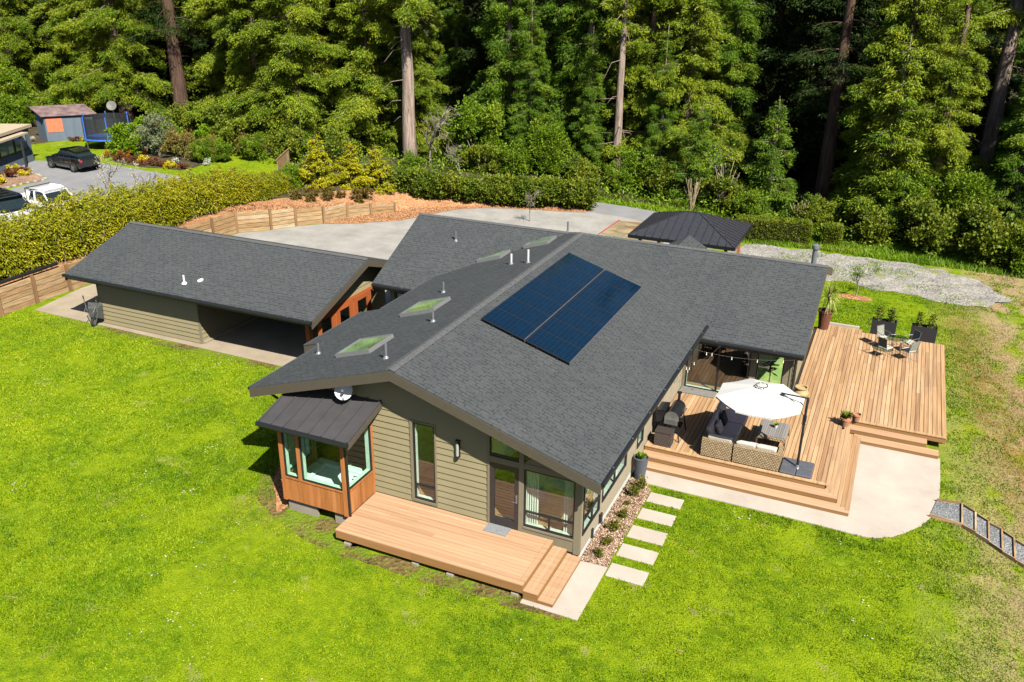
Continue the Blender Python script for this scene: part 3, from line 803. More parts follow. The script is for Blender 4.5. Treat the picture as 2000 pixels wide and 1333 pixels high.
m = MB(); m.box(-2.6, -.7, 1.5, 3.6, .5, .85); m.build('mattress', M['curtain'], bed, bevel=.08)
m = MB(); m.box(-2.63, -.66, 1.45, 2.8, .62, .9); m.build('blanket', M['blanket'], bed, bevel=.08)
m = MB(); m.box(-2.7, -.6, 3.62, 3.7, .46, 1.5); m.build('headboard', M['wood'], bed)
for i, (x0, x1, lb) in enumerate(((-1.68, -1.36, 'white curtain gathered beside the front door'), (-.56, -.24, 'white curtain gathered at the house corner'))):
    c = MB(); k = 9
    for j in range(k):
        a = x0 + (x1 - x0) * j / k; b = x0 + (x1 - x0) * (j + 1) / k
        ya = .13 + .045 * (j % 2); yb = .13 + .045 * ((j + 1) % 2)
        c.face([(a, ya, .5), (b, yb, .5), (b, yb, 2.6), (a, ya, 2.6)])
    tag(c.build('curtain', M['curtain']), lb, 'curtain', 'white curtains in the gable window')
ch = thing('armchair', 'tan armchair in the sun behind the big gable window', 'armchair', (-1.2, .85, .46))
m = MB(); m.box(-1.5, -.9, .6, 1.2, .6, .86); m.build('seat', plain('tan_leather', (.45, .29, .10), .6), ch, bevel=.05)
m = MB(); m.box(-1.5, -.9, 1.1, 1.25, .8, 1.35); m.build('backrest', bpy.data.materials['tan_leather'], ch, bevel=.05)
hp = thing('houseplant', 'dark leafy plant in front of a lime green wall inside the terrace window', 'plant', (3.2, 12.2, .46))
m = MB(); m.tube([(3.2, 12.2, .7), (3.22, 12.2, 1.3), (3.18, 12.2, 1.75)], .025, 6)
for k in range(34):
    a = random.uniform(0, 2 * PI); z = random.uniform(1.35, 2.0); r = random.uniform(.22, .42)
    p = np.array([3.18, 12.2, z]); d = np.array([math.cos(a), math.sin(a) * .8, random.uniform(-.5, .3)]) * r
    s = np.cross(d, (0, 0, 1)); s = s / np.linalg.norm(s) * .06
    m.face([p, p + d * .6 + s, p + d, p + d * .6 - s])
m.build('foliage', L['dark'], hp)
m = MB(); m.lathe((3.2, 12.2, .46), [(.14, 0), (.2, .3), (.18, .3)], 14); m.build('pot', M['greypot'], hp)
# ================================================================== front deck
fd = thing('front_deck', 'small pale timber deck with two side steps outside the front gable door', 'deck', (-3.7, -1.1, 0))
ZD = .47
m = MB(); y = -2.2
nb = 15; bw = 2.2 / nb
for i in range(nb):
    a = -2.21 + i * bw
    if i == 0: m.box(-6.70, -.80, a, a + bw - .012, ZD - .03, ZD); continue
    js = sorted([-6.70 + .0, -.95] + [random.uniform(-6, -1.5) for _ in range(1)])
    for q in range(len(js) - 1): m.box(js[q] + .0015, js[q + 1] - .0015, a, a + bw - .012, ZD - .03, ZD)
m.box(-.945, -.79, -2.21 + bw, -.004, ZD - .03, ZD)
m.build('deck_boards', M['deckx'], fd)
m = MB(); m.box(-6.69, -4.2, -2.215, -2.18, .20, ZD - .03); m.box(-4.198, -.795, -2.215, -2.18, .20, ZD - .03); m.box(-6.70, -6.67, -2.18, -1.52, .20, ZD - .03); m.box(-.82, -.795, -2.18, -.02, .16, ZD - .03)
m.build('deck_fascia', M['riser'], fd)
for k, (x0, x1, z) in enumerate(((-.79, -.365, .30), (-.365, .06, .14))):
    st = MB(); fr = MB()
    st.box(x0, x1, -2.22, -2.10, z - .028, z); n = 3
    for i in range(n):
        a = x0 + (x1 - x0) * i / n; b = x0 + (x1 - x0) * (i + 1) / n
        st.box(a + .002, b - .004, -2.097, -.012 if k == 0 else .0, z - .028, z)
    fr.box(x0 if k else x0 + .002, x1 - .008, -2.205, -2.175, .0, z - .028); fr.box(x1 - .03, x1 - .006, -2.17, -.03, .0, z - .028)
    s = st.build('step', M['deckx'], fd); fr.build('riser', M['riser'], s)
m = MB(); m.box(-6.66, -.83, -2.1, -.1, .1, .42); m.build('underdeck_shade', M['under'], fd)  # solid dark block: painted shade below the boards, no separate timbers
for k, (x, y) in enumerate(((-6.35, -2.12), (-4.1, -2.1), (-3.0, -2.1), (-1.05, -2.1))):
    m = MB(); m.box(x - .11, x + .11, y - .09, y + .09, -.1, .09); m.build('pier_block', M['found'], fd, bevel=.02)
dm = MB(); dm.box(-2.82, -2.10, -.46, -.03, ZD + .002, ZD + .016)
tag(dm.build('doormat', M['mat']), 'grey doormat on the front deck below the glazed door', 'doormat')

wl = thing('wall_lamp', 'black cylinder wall lamp with pale glass on the tan gable siding', 'lamp', (-3.8, -.02, 2.7))
m = MB(); m.box(-3.86, -3.74, -.05, .0, 2.46, 3.0); m.tube([(-3.8, -.10, 2.42), (-3.8, -.10, 2.52)], .055, 12); m.tube([(-3.8, -.10, 2.93), (-3.8, -.10, 3.02)], .055, 12)
m.build('bracket', M['black'], wl)
m = MB(); m.tube([(-3.8, -.10, 2.52), (-3.8, -.10, 2.93)], .045, 12); m.build('glass_tube', M['lampglass'], wl)

sd = thing('satellite_dish', 'round white satellite dish over the cedar bay roof on the gable', 'satellite dish', (-7.34, -.02, 3.95))
n_ = np.array([.42, -.72, .55]); n_ /= np.linalg.norm(n_); u_ = np.cross(n_, (0, 0, 1)); u_ /= np.linalg.norm(u_); v_ = np.cross(u_, n_)
c_ = np.array([-7.34, -.45, 4.0]); m = MB(); V = []; F = []
rings = [(0, 0), (.08, .006), (.16, .026), (.23, .055), (.262, .075)]
for r, d in rings[1:]:
    for k in range(28):
        t = 2 * PI * k / 28; V.append(c_ + u_ * r * math.cos(t) + v_ * r * 1.08 * math.sin(t) + n_ * d)
V.append(c_); nn = len(V) - 1
for i in range(3):
    for k in range(28): F.append((i * 28 + k, i * 28 + (k + 1) % 28, (i + 1) * 28 + (k + 1) % 28, (i + 1) * 28 + k))
for k in range(28): F.append((nn, (k + 1) % 28, k))
m.poly(V, F); m.build('reflector', M['dish'], sd, smooth=True)
m = MB(); m.tube([c_ - v_ * .27 + n_ * .05, c_ - v_ * .30 + n_ * .12, c_ + n_ * .34 - v_ * .06], .012, 6); m.build('feed_arm', M['gutter'], sd)
m = MB(); m.obox(c_ + n_ * .34 - v_ * .05, n_ * .07, u_ * .03, v_ * .03); m.build('feed_horn', M['black'], sd)
m = MB(); m.tube([c_ - n_ * .02, c_ - n_ * .12 - np.array([0, 0, .1]), (-7.34, -.02, 3.75)], .02, 6); m.build('mount', M['gutter'], sd)

# ================================================================== solar array
sa = thing('solar_array', 'dark blue solar array of two rows of panels on the east roof slope', 'solar panels', (-3.5, 7.9, 4.5))
nr = np.array([.3194, 0, 1.]); nr /= np.linalg.norm(nr); ur = np.array([1., 0, -.3194]); ur /= np.linalg.norm(ur)
SM = solar_mat()
def onr(x, y, h): return np.array([x, y, zrr(x)]) + nr * h
xa, xb, ya, yb = -5.04, -1.99, 3.95, 11.87
for cidx in range(2):
    for r in range(7):
        x0 = xa + (xb - xa) / 2 * cidx + (.0 if cidx == 0 else .035); x1 = x0 + (xb - xa) / 2 - .035
        y0 = ya + (yb - ya) / 7 * r; y1 = y0 + (yb - ya) / 7 - .006
        m = MB(); A = [onr(x0, y0, .13), onr(x1, y0, .13), onr(x1, y1, .13), onr(x0, y1, .13)]
        B = [p - nr * .04 for p in A]
        m.poly(A + B, [(0, 1, 5, 4), (1, 2, 6, 5), (2, 3, 7, 6), (3, 0, 4, 7), (7, 6, 5, 4)])
        e = .02; I = [onr(x0 + e, y0 + e, .132), onr(x1 - e, y0 + e, .132), onr(x1 - e, y1 - e, .132), onr(x0 + e, y1 - e, .132)]
        for i in range(4): m.face([A[i], A[(i + 1) % 4], I[(i + 1) % 4], I[i]])
        p = m.build('solar_panel', M['black'], sa)
        g = MB(); wx = (x1 - x0 - 2 * e) * 1.05; g.face(I, uv=[(0, 0), (wx, 0), (wx, y1 - y0 - 2 * e), (0, y1 - y0 - 2 * e)]); g.build('cell_glass', SM, p)
m = MB()
for x in (xa + (xb - xa) / 2, xb + .02): m.beam(onr(x, ya - .02, .13), onr(x, yb + .06, .13), .03, .05, up=nr)
m.build('rail', M['steel'], sa)
m = MB()
for x in (xa + .4, xa + 1.1, xb - 1.1, xb - .4): m.beam(onr(x, ya - .01, .05), onr(x, yb, .05), .04, .05, up=nr)
m.build('rail', M['black'], sa)

# ================================================================== patio deck
pd = thing('patio_deck', 'large warm brown timber deck with wraparound steps on the east side', 'deck', (5, 12, 0))
Z2, Z1 = .155, .31
XT, X1e, X2e = 5.95, 6.365, 6.775
YD0, YD1, YD2 = 6.36, 5.93, 5.51
YI0, YI1, YI2 = 11.35, 10.95, 10.51
m = MB(); p = .148
x = .03
while x < 9.48:
    x1 = min(x + p - .015, 9.49)
    y0 = YD0 + .14 if x < XT - .1 else YI0 + .14
    if x < 4.06: yt = 11.52
    elif x < 5.95: yt = 20.95
    else: yt = 20.62 if x > 6.0 else 20.9
    if XT - .15 < x < XT: y0 = YD0 + .0
    cuts = [y0]; q = y0 + random.uniform(1.2, 4.8)
    while q < yt - .6: cuts.append(q); q += random.uniform(3.0, 4.9)
    cuts.append(yt)
    for i in range(len(cuts) - 1): m.box(x, x1, cuts[i] + .001, cuts[i + 1] - .002, Z2 * 3 - .026, Z2 * 3)
    x += p
m.box(.03, XT, YD0 - .01, YD0 + .133, ZD - .028, ZD + .001); m.box(XT, 9.5, YI0 - .01, YI0 + .133, ZD - .028, ZD + .001); m.box(9.36, 9.50, YI0 + .14, 20.62, ZD - .027, ZD + .0015)
m.build('deck_boards', M['decky'], pd)
def steplevel(z, x0, xo, yo, yi, xe, xin, yin0, yin1):
    """L shaped tread: front run (along X), side run (along Y), back run (along X)"""
    t = MB()
    n = 3; d = (yin0 - yo) / n
    for i in range(n): t.box(x0, xo - i * .14 * 0 - (0 if i == 0 else .14 * i), yo + i * d + .002, yo + (i + 1) * d - .004, z - .026, z)
    r = MB(); r.box(x0, xo - .012, yo + .012, yo + .035, z - .155, z - .026)
    n = 3; w = (xo - xin) / n
    s = MB()
    for i in range(n): s.box(xo - (i + 1) * w + .004, xo - i * w - .002, yo + (i) * .14 + .0 + (.004 if i else .0) + (d if i == 0 else d), yi + (i + 1) * .13, z - .026, z)
    r.box(xo - .035, xo - .012, yo + .035, yi, z - .155, z - .026)
    d2 = (yin1 - yi) / n
    t2 = MB(); t, t1 = t2, t
    for i in range(n): t.box(xo - (i * .13) + .002, xe, yi + i * d2 + .002, yi + (i + 1) * d2 - .004, z - .026, z)
    r.box(xo, xe - .01, yi + .012, yi + .035, z - .155, z - .026); r.box(xe - .03, xe - .012, yi + .035, yin1, z - .155, z - .026)
    t.build('step', M['deckx'], pd); a = t1.build('step', M['deckx'], pd); s.build('side_tread', M['decky'], a); r.build('riser', M['riser'], a)
steplevel(Z1, .03, X1e, YD1, YI1, 8.9, XT, YD0, YI0)
steplevel(Z2, .03, X2e, YD2, YI2, 9.3, X1e, YD1, YI1)
m = MB(); m.box(.03, XT - .012, YD0 + .01, YD0 + .034, Z1, ZD - .028); m.box(XT - .03, XT - .01, YD0 + .03, YI0, Z1, ZD - .026); m.box(XT, 9.48, YI0 + .01, YI0 + .034, .26, ZD - .028); m.box(9.455, 9.485, YI0 + .03, 20.6, .2, ZD - .028)
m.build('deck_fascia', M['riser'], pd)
m = MB(); m.box(.05, XT - .05, YD0 + .06, 20.5, -.05, ZD - .05); m.box(XT - .05, 9.42, YI0 + .06, 20.5, .2, ZD - .05); m.build('underdeck_shade', M['under'], pd)  # solid dark blocks paint the shade below the deck boards
cb = MB(); cb.box(4.35, 5.95, 20.98, 21.12, .2, .55); tag(cb.build('timber_kerb', M['patio']), 'short pale kerb at the back edge of the patio deck', 'kerb')

# ================================================================== furniture
def uvbox(mb, x0, x1, y0, y1, z0, z1):
    def q(a, b, c, d, u, v): mb.face([a, b, c, d], .5, [(0, 0), (u, 0), (u, v), (0, v)])
    X, Y, Z = x1 - x0, y1 - y0, z1 - z0
    q((x0, y0, z0), (x1, y0, z0), (x1, y0, z1), (x0, y0, z1), X, Z); q((x1, y1, z0), (x0, y1, z0), (x0, y1, z1), (x1, y1, z1), X, Z)
    q((x1, y0, z0), (x1, y1, z0), (x1, y1, z1), (x1, y0, z1), Y, Z); q((x0, y1, z0), (x0, y0, z0), (x0, y0, z1), (x0, y1, z1), Y, Z)
    q((x0, y0, z1), (x1, y0, z1), (x1, y1, z1), (x0, y1, z1), X, Y); q((x0, y1, z0), (x1, y1, z0), (x1, y0, z0), (x0, y0, z0), X, Y)
def cushion(name, par, x0, x1, y0, y1, z0, z1, mat, tilt=None):
    m = MB(); m.box(x0, x1, y0, y1, z0, z1)
    if tilt:
        ax, ang = tilt; c = np.array([(x0 + x1) / 2, (y0 + y1) / 2, z0])
        R = np.array(Matrix.Rotation(ang, 3, ax)); m.v = [tuple(R @ (np.array(p) - c) + c) for p in m.v]
    return m.build(name, mat, par, bevel=min(x1 - x0, y1 - y0, z1 - z0) * .38, seg=3)
D = ZD
s1 = thing('wicker_sofa', 'left light rattan corner sofa unit with grey seat and cream back cushion', 'sofa', (2.4, 7.4, D))
m = MB(); uvbox(m, 1.92, 2.92, 6.48, 6.62, D + .03, D + .66); uvbox(m, 1.92, 2.04, 6.621, 9.5, D + .03, D + .56); uvbox(m, 2.041, 2.91, 6.621, 9.5, D + .06, D + .30)
m.build('frame', M['rattan'], s1)
for i in range(2): cushion('seat_cushion', s1, 2.05, 2.92, 6.65 + .93 * i, 7.56 + .93 * i, D + .301, D + .44, M['cushion'])
cushion('seat_cushion', s1, 2.05, 2.98, 8.52, 9.52, D + .301, D + .47, M['cushion'])
cushion('back_cushion', s1, 2.06, 2.88, 6.63, 6.80, D + .43, D + .80, M['cream'], ('X', .18))
for y0 in (6.92, 7.72): cushion('back_cushion', s1, 2.02, 2.20, y0, y0 + .76, D + .42, D + .88, M['cushion'], ('Y', -.25))
cushion('back_cushion', s1, 2.02, 2.20, 8.56, 9.35, D + .44, D + .88, M['cushion'], ('Y', -.25))
s2 = thing('wicker_sofa', 'right light rattan two seat sofa unit with a pair of cream back cushions', 'sofa', (3.7, 7, D))
m = MB(); uvbox(m, 2.97, 4.46, 6.48, 6.62, D + .03, D + .64); uvbox(m, 4.33, 4.461, 6.621, 7.4, D + .03, D + .5); uvbox(m, 2.98, 4.33, 6.621, 7.38, D + .06, D + .30)
m.build('frame', M['rattan'], s2)
for i in range(2):
    cushion('seat_cushion', s2, 2.99 + .67 * i, 3.65 + .67 * i, 6.65, 7.40, D + .301, D + .43, M['cushion'])
    cushion('back_cushion', s2, 3.0 + .66 * i, 3.64 + .66 * i, 6.63, 6.79, D + .42, D + .78, M['cream'], ('X', .18))
tag(cushion('throw_pillow', None, 2.30, 2.42, 8.05, 8.5, D + .45, D + .88, M['charcoal'], ('Y', -.35)), 'black throw pillow on the grey cushions of the corner sofa', 'pillow')
tag(cushion('throw_pillow', None, 2.28, 2.42, 7.35, 7.82, D + .44, D + .84, M['cushion'], ('Y', -.4)), 'taupe throw pillow leaning in front of the sofa back cushions', 'pillow')
ct = thing('coffee_table', 'grey rattan coffee table with slatted top beside the umbrella pole', 'table', (3.94, 8.6, D))
m = MB()
for i in range(13): m.box(3.48 + i * .073, 3.545 + i * .073, 8.02, 9.18, D + .42, D + .45)
m.build('top', varied('grey_slats', [(.16, .15, .14), (.21, .195, .18)], .7), ct)
m = MB(); uvbox(m, 3.46, 4.44, 8.0, 9.2, D + .30, D + .42); m.build('apron', M['rattan'], ct)
for x in (3.49, 4.41):
    for y in (8.03, 9.17):
        m = MB(); m.box(x - .03, x + .03, y - .03, y + .03, D, D + .30); m.build('leg', M['rattand'], ct)
pp = thing('table_plant', 'small green plant in a pot on the coffee table', 'plant', (4.0, 8.7, D + .45))
m = MB(); m.lathe((0, 0, 0), [(.05, 0), (.07, .09), (.06, .09)], 12); m.build('pot', M['dish'], pp, local=True)
def tuft(n, r, h, w, zb=.08, seed=1, up=.7):
    rg = np.random.default_rng(seed); m = MB()
    for k in range(n):
        a = rg.uniform(0, 2 * PI); rr = r * rg.uniform(.4, 1); hh = h * rg.uniform(.5, 1.0)
        p = np.array([.02 * math.cos(a), .02 * math.sin(a), zb]); q = np.array([rr * math.cos(a), rr * math.sin(a), zb + hh])
        mid = (p + q) / 2 + np.array([0, 0, hh * .25]); s = np.array([-math.sin(a), math.cos(a), 0]) * w
        m.face([p, mid + s, q, mid - s], rg.random())
    return m
tuft(26, .13, .13, .03, seed=3).build('foliage', L['bright'], pp, local=True)

um = thing('patio_umbrella', 'cream octagonal cantilever umbrella over the rattan sofas', 'umbrella', (4.99, 6.99, D))
C = np.array([3.54, 7.02]); Rr = 1.43; zc_, ze_ = 3.17, 2.76
ang = [PI * 2 * k / 8 + PI / 8 for k in range(8)]
m = MB()
NS = 6
for k in range(8):
    a, b = ang[k], ang[(k + 1) % 8]
    P = lambda t, r, sag=0: np.array([C[0] + Rr * r * math.cos(t), C[1] + Rr * r * math.sin(t), zc_ + (ze_ - zc_) * r ** 1.12 - sag])
    for i in range(NS):
        r0, r1 = i / NS, (i + 1) / NS
        pa0, pa1 = P(a, r0), P(a, r1); pb0, pb1 = P(b, r0), P(b, r1)
        mi0 = (pa0 + pb0) / 2 - np.array([0, 0, .03 * r0]); mi1 = (pa1 + pb1) / 2 - np.array([0, 0, .03 * r1])
        if i == 0: m.face([pa0, pa1, mi1]); m.face([pa0, mi1, pb1])
        else: m.face([pa0, pa1, mi1, mi0]); m.face([mi0, mi1, pb1, pb0])
    e0, e1 = P(a, 1), P(b, 1); em = (e0 + e1) / 2 - np.array([0, 0, .03]); dn = np.array([0, 0, -.06])
    m.face([e0, e0 + dn, em + dn, em]); m.face([em, em + dn, e1 + dn, e1])
cn = m.build('canopy', M['umb'], um)
m = MB()
for k in range(8):
    a, b = ang[k] , ang[(k + 1) % 8]
    pts = []
    for r, t in ((.16, a + .08), (.16, b - .08), (.0, 0)): pts.append((C[0] + Rr * r * math.cos(t), C[1] + Rr * r * math.sin(t), zc_ + .07 - .12 * r / .16 * .6))
    m.face([pts[2], pts[0], pts[1]])
m.build('vent_cap', M['umb'], cn)
m = MB()
for k in range(0, 8):
    a = (ang[k] + ang[(k + 1) % 8]) / 2 if k < 7 else 2 * PI
    a = ang[k] + PI / 8
    r = .125
    m.obox((C[0] + Rr * r * math.cos(a), C[1] + Rr * r * math.sin(a), zc_ + .012), (-.045 * math.sin(a), .045 * math.cos(a), 0), (.012 * math.cos(a), .012 * math.sin(a), 0), (0, 0, .02))
m.build('vent_slit', M['gunmetal'], cn)
for k in range(8):
    r = MB(); r.tube([(C[0], C[1], zc_ - .04), (C[0] + Rr * .98 * math.cos(ang[k]), C[1] + Rr * .98 * math.sin(ang[k]), ze_ - .02)], .011, 6); r.build('rib', M['gunmetal'], um)
m = MB(); m.tube([(4.99, 6.99, D + .06), (4.99, 6.99, 3.06)], .042, 12); m.build('pole', M['gunmetal'], um)
m = MB(); m.tube([(4.99, 6.99, 3.04), (4.25, 6.98, 3.06), (4.2, 6.98, 3.02)], .026, 8); m.tube([(4.97, 6.99, 2.38), (4.6, 6.985, 2.84), (4.25, 6.98, 3.03)], .012, 6); m.obox((4.22, 6.98, 3.03), (.06, 0, 0), (0, .04, 0), (0, 0, .045))
m.build('arm', M['gunmetal'], um)
m = MB(); m.obox((4.985, 6.99, 2.32), (.06, 0, 0), (0, .055, 0), (0, 0, .09)); m.tube([(4.97, 6.93, 2.3), (4.93, 6.82, 2.22), (5.0, 6.8, 2.12), (5.04, 6.9, 2.16)], .014, 6); m.build('crank', M['gunmetal'], um)
for sx in (0, 1):
    for sy in (0, 1):
        m = MB(); m.box(4.49 + sx * .505, 4.985 + sx * .505, 6.48 + sy * .51, 6.98 + sy * .51, D + .005, D + .075)
        m.build('base_slab', M['base'], um, bevel=.03)
m = MB(); m.lathe((4.99, 6.99, D + .07), [(.17, 0), (.17, .012), (.08, .014), (.07, .08), (.05, .09)], 20); m.build('base_collar', M['alu'], um)

gr = thing('smoker_grill', 'black barrel smoker grill with chimney on splayed legs by the house wall', 'grill', (.62, 7.6, D))
def barrel(m, x, z, r, y0, y1, sq=1.0, n=20):
    V = []; F = []
    for y in (y0, y1):
        for k in range(n):
            t = 2 * PI * k / n; V.append((x + r * math.cos(t), y, z + r * math.sin(t) * sq))
    for k in range(n): F.append((k, (k + 1) % n, n + (k + 1) % n, n + k))
    m.poly(V, F)
    return [V[k] for k in range(n)], [V[n + k] for k in range(n)]
m = MB(); a_, b_ = barrel(m, .72, D + .86, .25, 7.05, 8.05, 1.05); m.face(b_)
body = m.build('barrel', M['grillblack'], gr)
m = MB(); m.face(a_[::-1]); m.v = [(x, y - .002, z) for x, y, z in m.v]; m.box(.49, .95, 6.96, 7.045, D + .66, D + .84); m.build('end_cap', M['steel'], body)
m = MB(); m.tube([(.98, 7.2, D + .9), (1.04, 7.2, D + .92), (1.04, 7.9, D + .92), (.98, 7.9, D + .9)], .015, 6); m.build('handle', M['steel'], body)
m = MB(); m.tube([(.72, 7.98, D + 1.05), (.72, 7.98, D + 1.38)], .05, 10); m.lathe((.72, 7.98, D + 1.38), [(.05, 0), (.05, .04), (.09, .04), (.09, .07), (.02, .09)], 12); m.build('chimney', M['grillblack'], gr)
m = MB(); m.box(.18, .47, 7.1, 7.75, D + .62, D + 1.05); m.obox((.325, 7.42, D + 1.075), (.16, 0, .02), (0, .34, 0), (0, 0, .012)); m.build('hopper', M['grillblack'], gr)
for x, sx in ((.52, -.06), (.92, .12)):
    for y in (7.08, 8.0):
        l_ = MB(); l_.tube([(x, y, D + .68), (x + sx, y + (.05 if y > 7.5 else -.05), D)], .022, 8); l_.build('leg', M['grillblack'], gr)
m = MB(); m.box(.5, .95, 7.1, 8.0, D + .28, D + .30); m.build('shelf', M['grillblack'], gr)
bx = thing('storage_box', 'dark brown rattan cube standing on the deck in front of the grill', 'storage box', (.58, 6.75, D))
m = MB(); uvbox(m, .30, .88, 6.53, 6.95, D + .01, D + .5); m.build('body', M['brownbox'], bx)
m = MB(); m.box(.285, .895, 6.515, 6.965, D + .5, D + .545); m.build('lid', M['brownbox'], bx, bevel=.015)

# pots
def pot(name, label, loc, prof, mat, n=22, cat='pot', group=None):
    t = thing(name, label, cat, loc, 0, group)
    m = MB(); m.lathe((0, 0, 0), prof, n); m.build('vessel', M[mat], t, local=True, smooth=False)
    r = prof[-1][0] * .98; z = prof[-1][1]
    m = MB(); m.lathe((0, 0, 0), [(r, z - .03), (.001, z - .02)], n); m.build('soil', M['potsoil'], t, local=True)
    return t
t = pot('tall_pot', 'tall tapered slate grey planter with a small plant at the house wall by the steps', (.31, 4.93, .004), [(.15, 0), (.155, .01), (.235, .78), (.25, .80), (.25, .83), (.215, .83), (.21, .76)], 'greypot')
tuft(40, .2, .26, .05, zb=.76, seed=5).build('foliage', L['bright'], t, local=True)
t = pot('palm_pot', 'tall brown glazed pot with a spiky cordyline at the deck corner', (4.42, 20.35, D), [(.21, 0), (.22, .02), (.30, .78), (.33, .80), (.335, .90), (.28, .90), (.275, .82)], 'brownpot')
m = MB(); m.tube([(0, 0, .8), (.02, .02, 1.15), (.05, .03, 1.5)], [.04, .032, .03], 8); m.build('stem', M['bark2'], t, local=True)
m = MB(); rg = np.random.default_rng(4)
for k in range(110):
    a = rg.uniform(0, 2 * PI); el = rg.uniform(-.9, 1.45); Ln = rg.uniform(.55, .8)
    d = np.array([math.cos(a) * math.cos(el), math.sin(a) * math.cos(el), math.sin(el)]); s = np.cross(d, (0, 0, 1)); s = s / (np.linalg.norm(s) + 1e-6) * .022
    p = np.array([.05, .03, 1.5]); mm = p + d * Ln * .55 + np.array([0, 0, .03]); q = p + d * Ln - np.array([0, 0, .16 if el < .9 else 0])
    m.face([p - s * .5, mm - s, mm + s, p + s * .5], rg.random()); m.face([mm - s, q, mm + s], rg.random())
m.build('fronds', L['palm'], t, local=True)
t = pot('terracotta_pot', 'larger terracotta pot with a bushy succulent on the deck step corner', (6.16, 10.82, D), [(.13, 0), (.185, .26), (.205, .26), (.205, .33), (.175, .33), (.17, .29)], 'terra')
tuft(70, .32, .26, .035, zb=.3, seed=8).build('foliage', L['box'], t, local=True)
t = pot('terracotta_pot', 'smaller empty terracotta pot beside the potted succulent', (6.50, 10.98 + .4, D), [(.10, 0), (.145, .22), (.16, .22), (.16, .28), (.135, .28), (.13, .2)], 'terra')
t = pot('ceramic_urn', 'round tan ceramic urn on the deck partly behind the umbrella', (4.42, 12.35, D), [(.14, 0), (.25, .14), (.28, .28), (.22, .42), (.21, .46), (.25, .48), (.25, .51), (.19, .51), (.18, .44)], 'urn')
def planter(loc, label, seed):
    t = thing('trough_planter', label, 'planter', loc)
    w_, d_, h_ = .52, .22, .80
    m = MB()
    for x0, x1, y0, y1 in ((-w_, w_, -d_, -d_ + .04), (-w_, w_, d_ - .04, d_), (-w_, -w_ + .04, -d_ + .04, d_ - .04), (w_ - .04, w_, -d_ + .04, d_ - .04)): m.box(x0, x1, y0, y1, 0, h_)
    m.build('trough', M['planter'], t, local=True)
    m = MB(); m.box(-w_ + .04, w_ - .04, -d_ + .04, d_ - .04, .1, h_ - .08); m.build('soil', M['potsoil'], t, local=True)
    rg = np.random.default_rng(seed)
    for sx in (-.26, .26):
        m = MB()
        st = MB(); st.tube([(sx, 0, .7), (sx + .02, 0, 1.2)], .02, 6)
        for k in range(230):
            u = rg.random(); z = .75 + .68 * u; r = .20 * (1 - abs(u - .4)) * rg.random() ** .5
            a = rg.uniform(0, 2 * PI); p = np.array([sx + r * math.cos(a), r * math.sin(a), z]); d = rg.normal(size=3); d[2] = abs(d[2]) * .6; d /= np.linalg.norm(d)
            s = np.cross(d, rg.normal(size=3)); s = s / np.linalg.norm(s) * .028
            m.face([p, p + d * .05 + s, p + d * .10, p + d * .05 - s], rg.random())
        sh = m.build('shrub', L['box'], t, local=True); st.build('stem', M['bark2'], sh, local=True)
    return t
planter((6.94, 20.86, D - .15), 'black trough planter with two small shrubs behind the bistro set', 3)
planter((8.60, 20.86, D - .15), 'black trough planter with two bushier yellow green shrubs by the deck end', 9)

# bistro set
bt = thing('bistro_table', 'round glass bistro table on thin metal legs at the deck end', 'table', (7.55, 18.65, D))
m = MB(); m.lathe((0, 0, .70), [(.40, 0), (.40, .012)], 28); m.build('glass_top', M['tableglass'], bt, local=True)
m = MB(); m.tube([(.42 * math.cos(t_), .42 * math.sin(t_), .705) for t_ in np.linspace(0, 2 * PI, 29)], .014, 6); m.build('rim', M['irongrey'], bt, local=True)
for k in range(4):
    a = PI / 4 + k * PI / 2; m = MB(); m.tube([(.36 * math.cos(a), .36 * math.sin(a), .70), (.2 * math.cos(a), .2 * math.sin(a), .4), (.32 * math.cos(a), .32 * math.sin(a), 0)], .013, 6); m.build('leg', M['irongrey'], bt, local=True)
bc = thing('bistro_chair', 'metal bistro chair with cream seat pad', 'chair', (0, 0, 0), 0, 'chairs round the glass bistro table')
# local: faces +Y
m = MB(); m.box(-.21, .21, -.2, .22, .44, .49); m.build('seat_pad', M['cream'], bc, local=True, bevel=.02)
m = MB(); m.poly([(-.2, -.21, .5), (.2, -.21, .5), (.19, -.30, .93), (-.19, -.30, .93)], [(0, 1, 2, 3)]); m.build('back_sling', M['meshback'], bc, local=True)
m = MB(); m.tube([(-.21, -.2, .42), (-.205, -.31, .95), (.205, -.31, .95), (.21, -.2, .42)], .013, 6); m.tube([(-.22, .22, .43), (.22, .22, .43), (.22, -.2, .43), (-.22, -.2, .43), (-.22, .22, .43)], .012, 6); m.build('frame', M['irongrey'], bc, local=True)
for sx in (-1, 1):
    m = MB(); m.tube([(sx * .21, -.26, .70), (sx * .25, -.08, .69), (sx * .25, .16, .66), (sx * .23, .22, .56), (sx * .22, .22, .44)], .012, 6); m.build('armrest', M['irongrey'], bc, local=True)
    m = MB(); m.tube([(sx * .22, .22, .44), (sx * .24, .25, 0)], .012, 6); m.build('leg', M['irongrey'], bc, local=True)
    m = MB(); m.tube([(sx * .21, -.2, .44), (sx * .23, -.30, 0)], .012, 6); m.build('leg', M['irongrey'], bc, local=True)
ctr = np.array([7.55, 18.65])
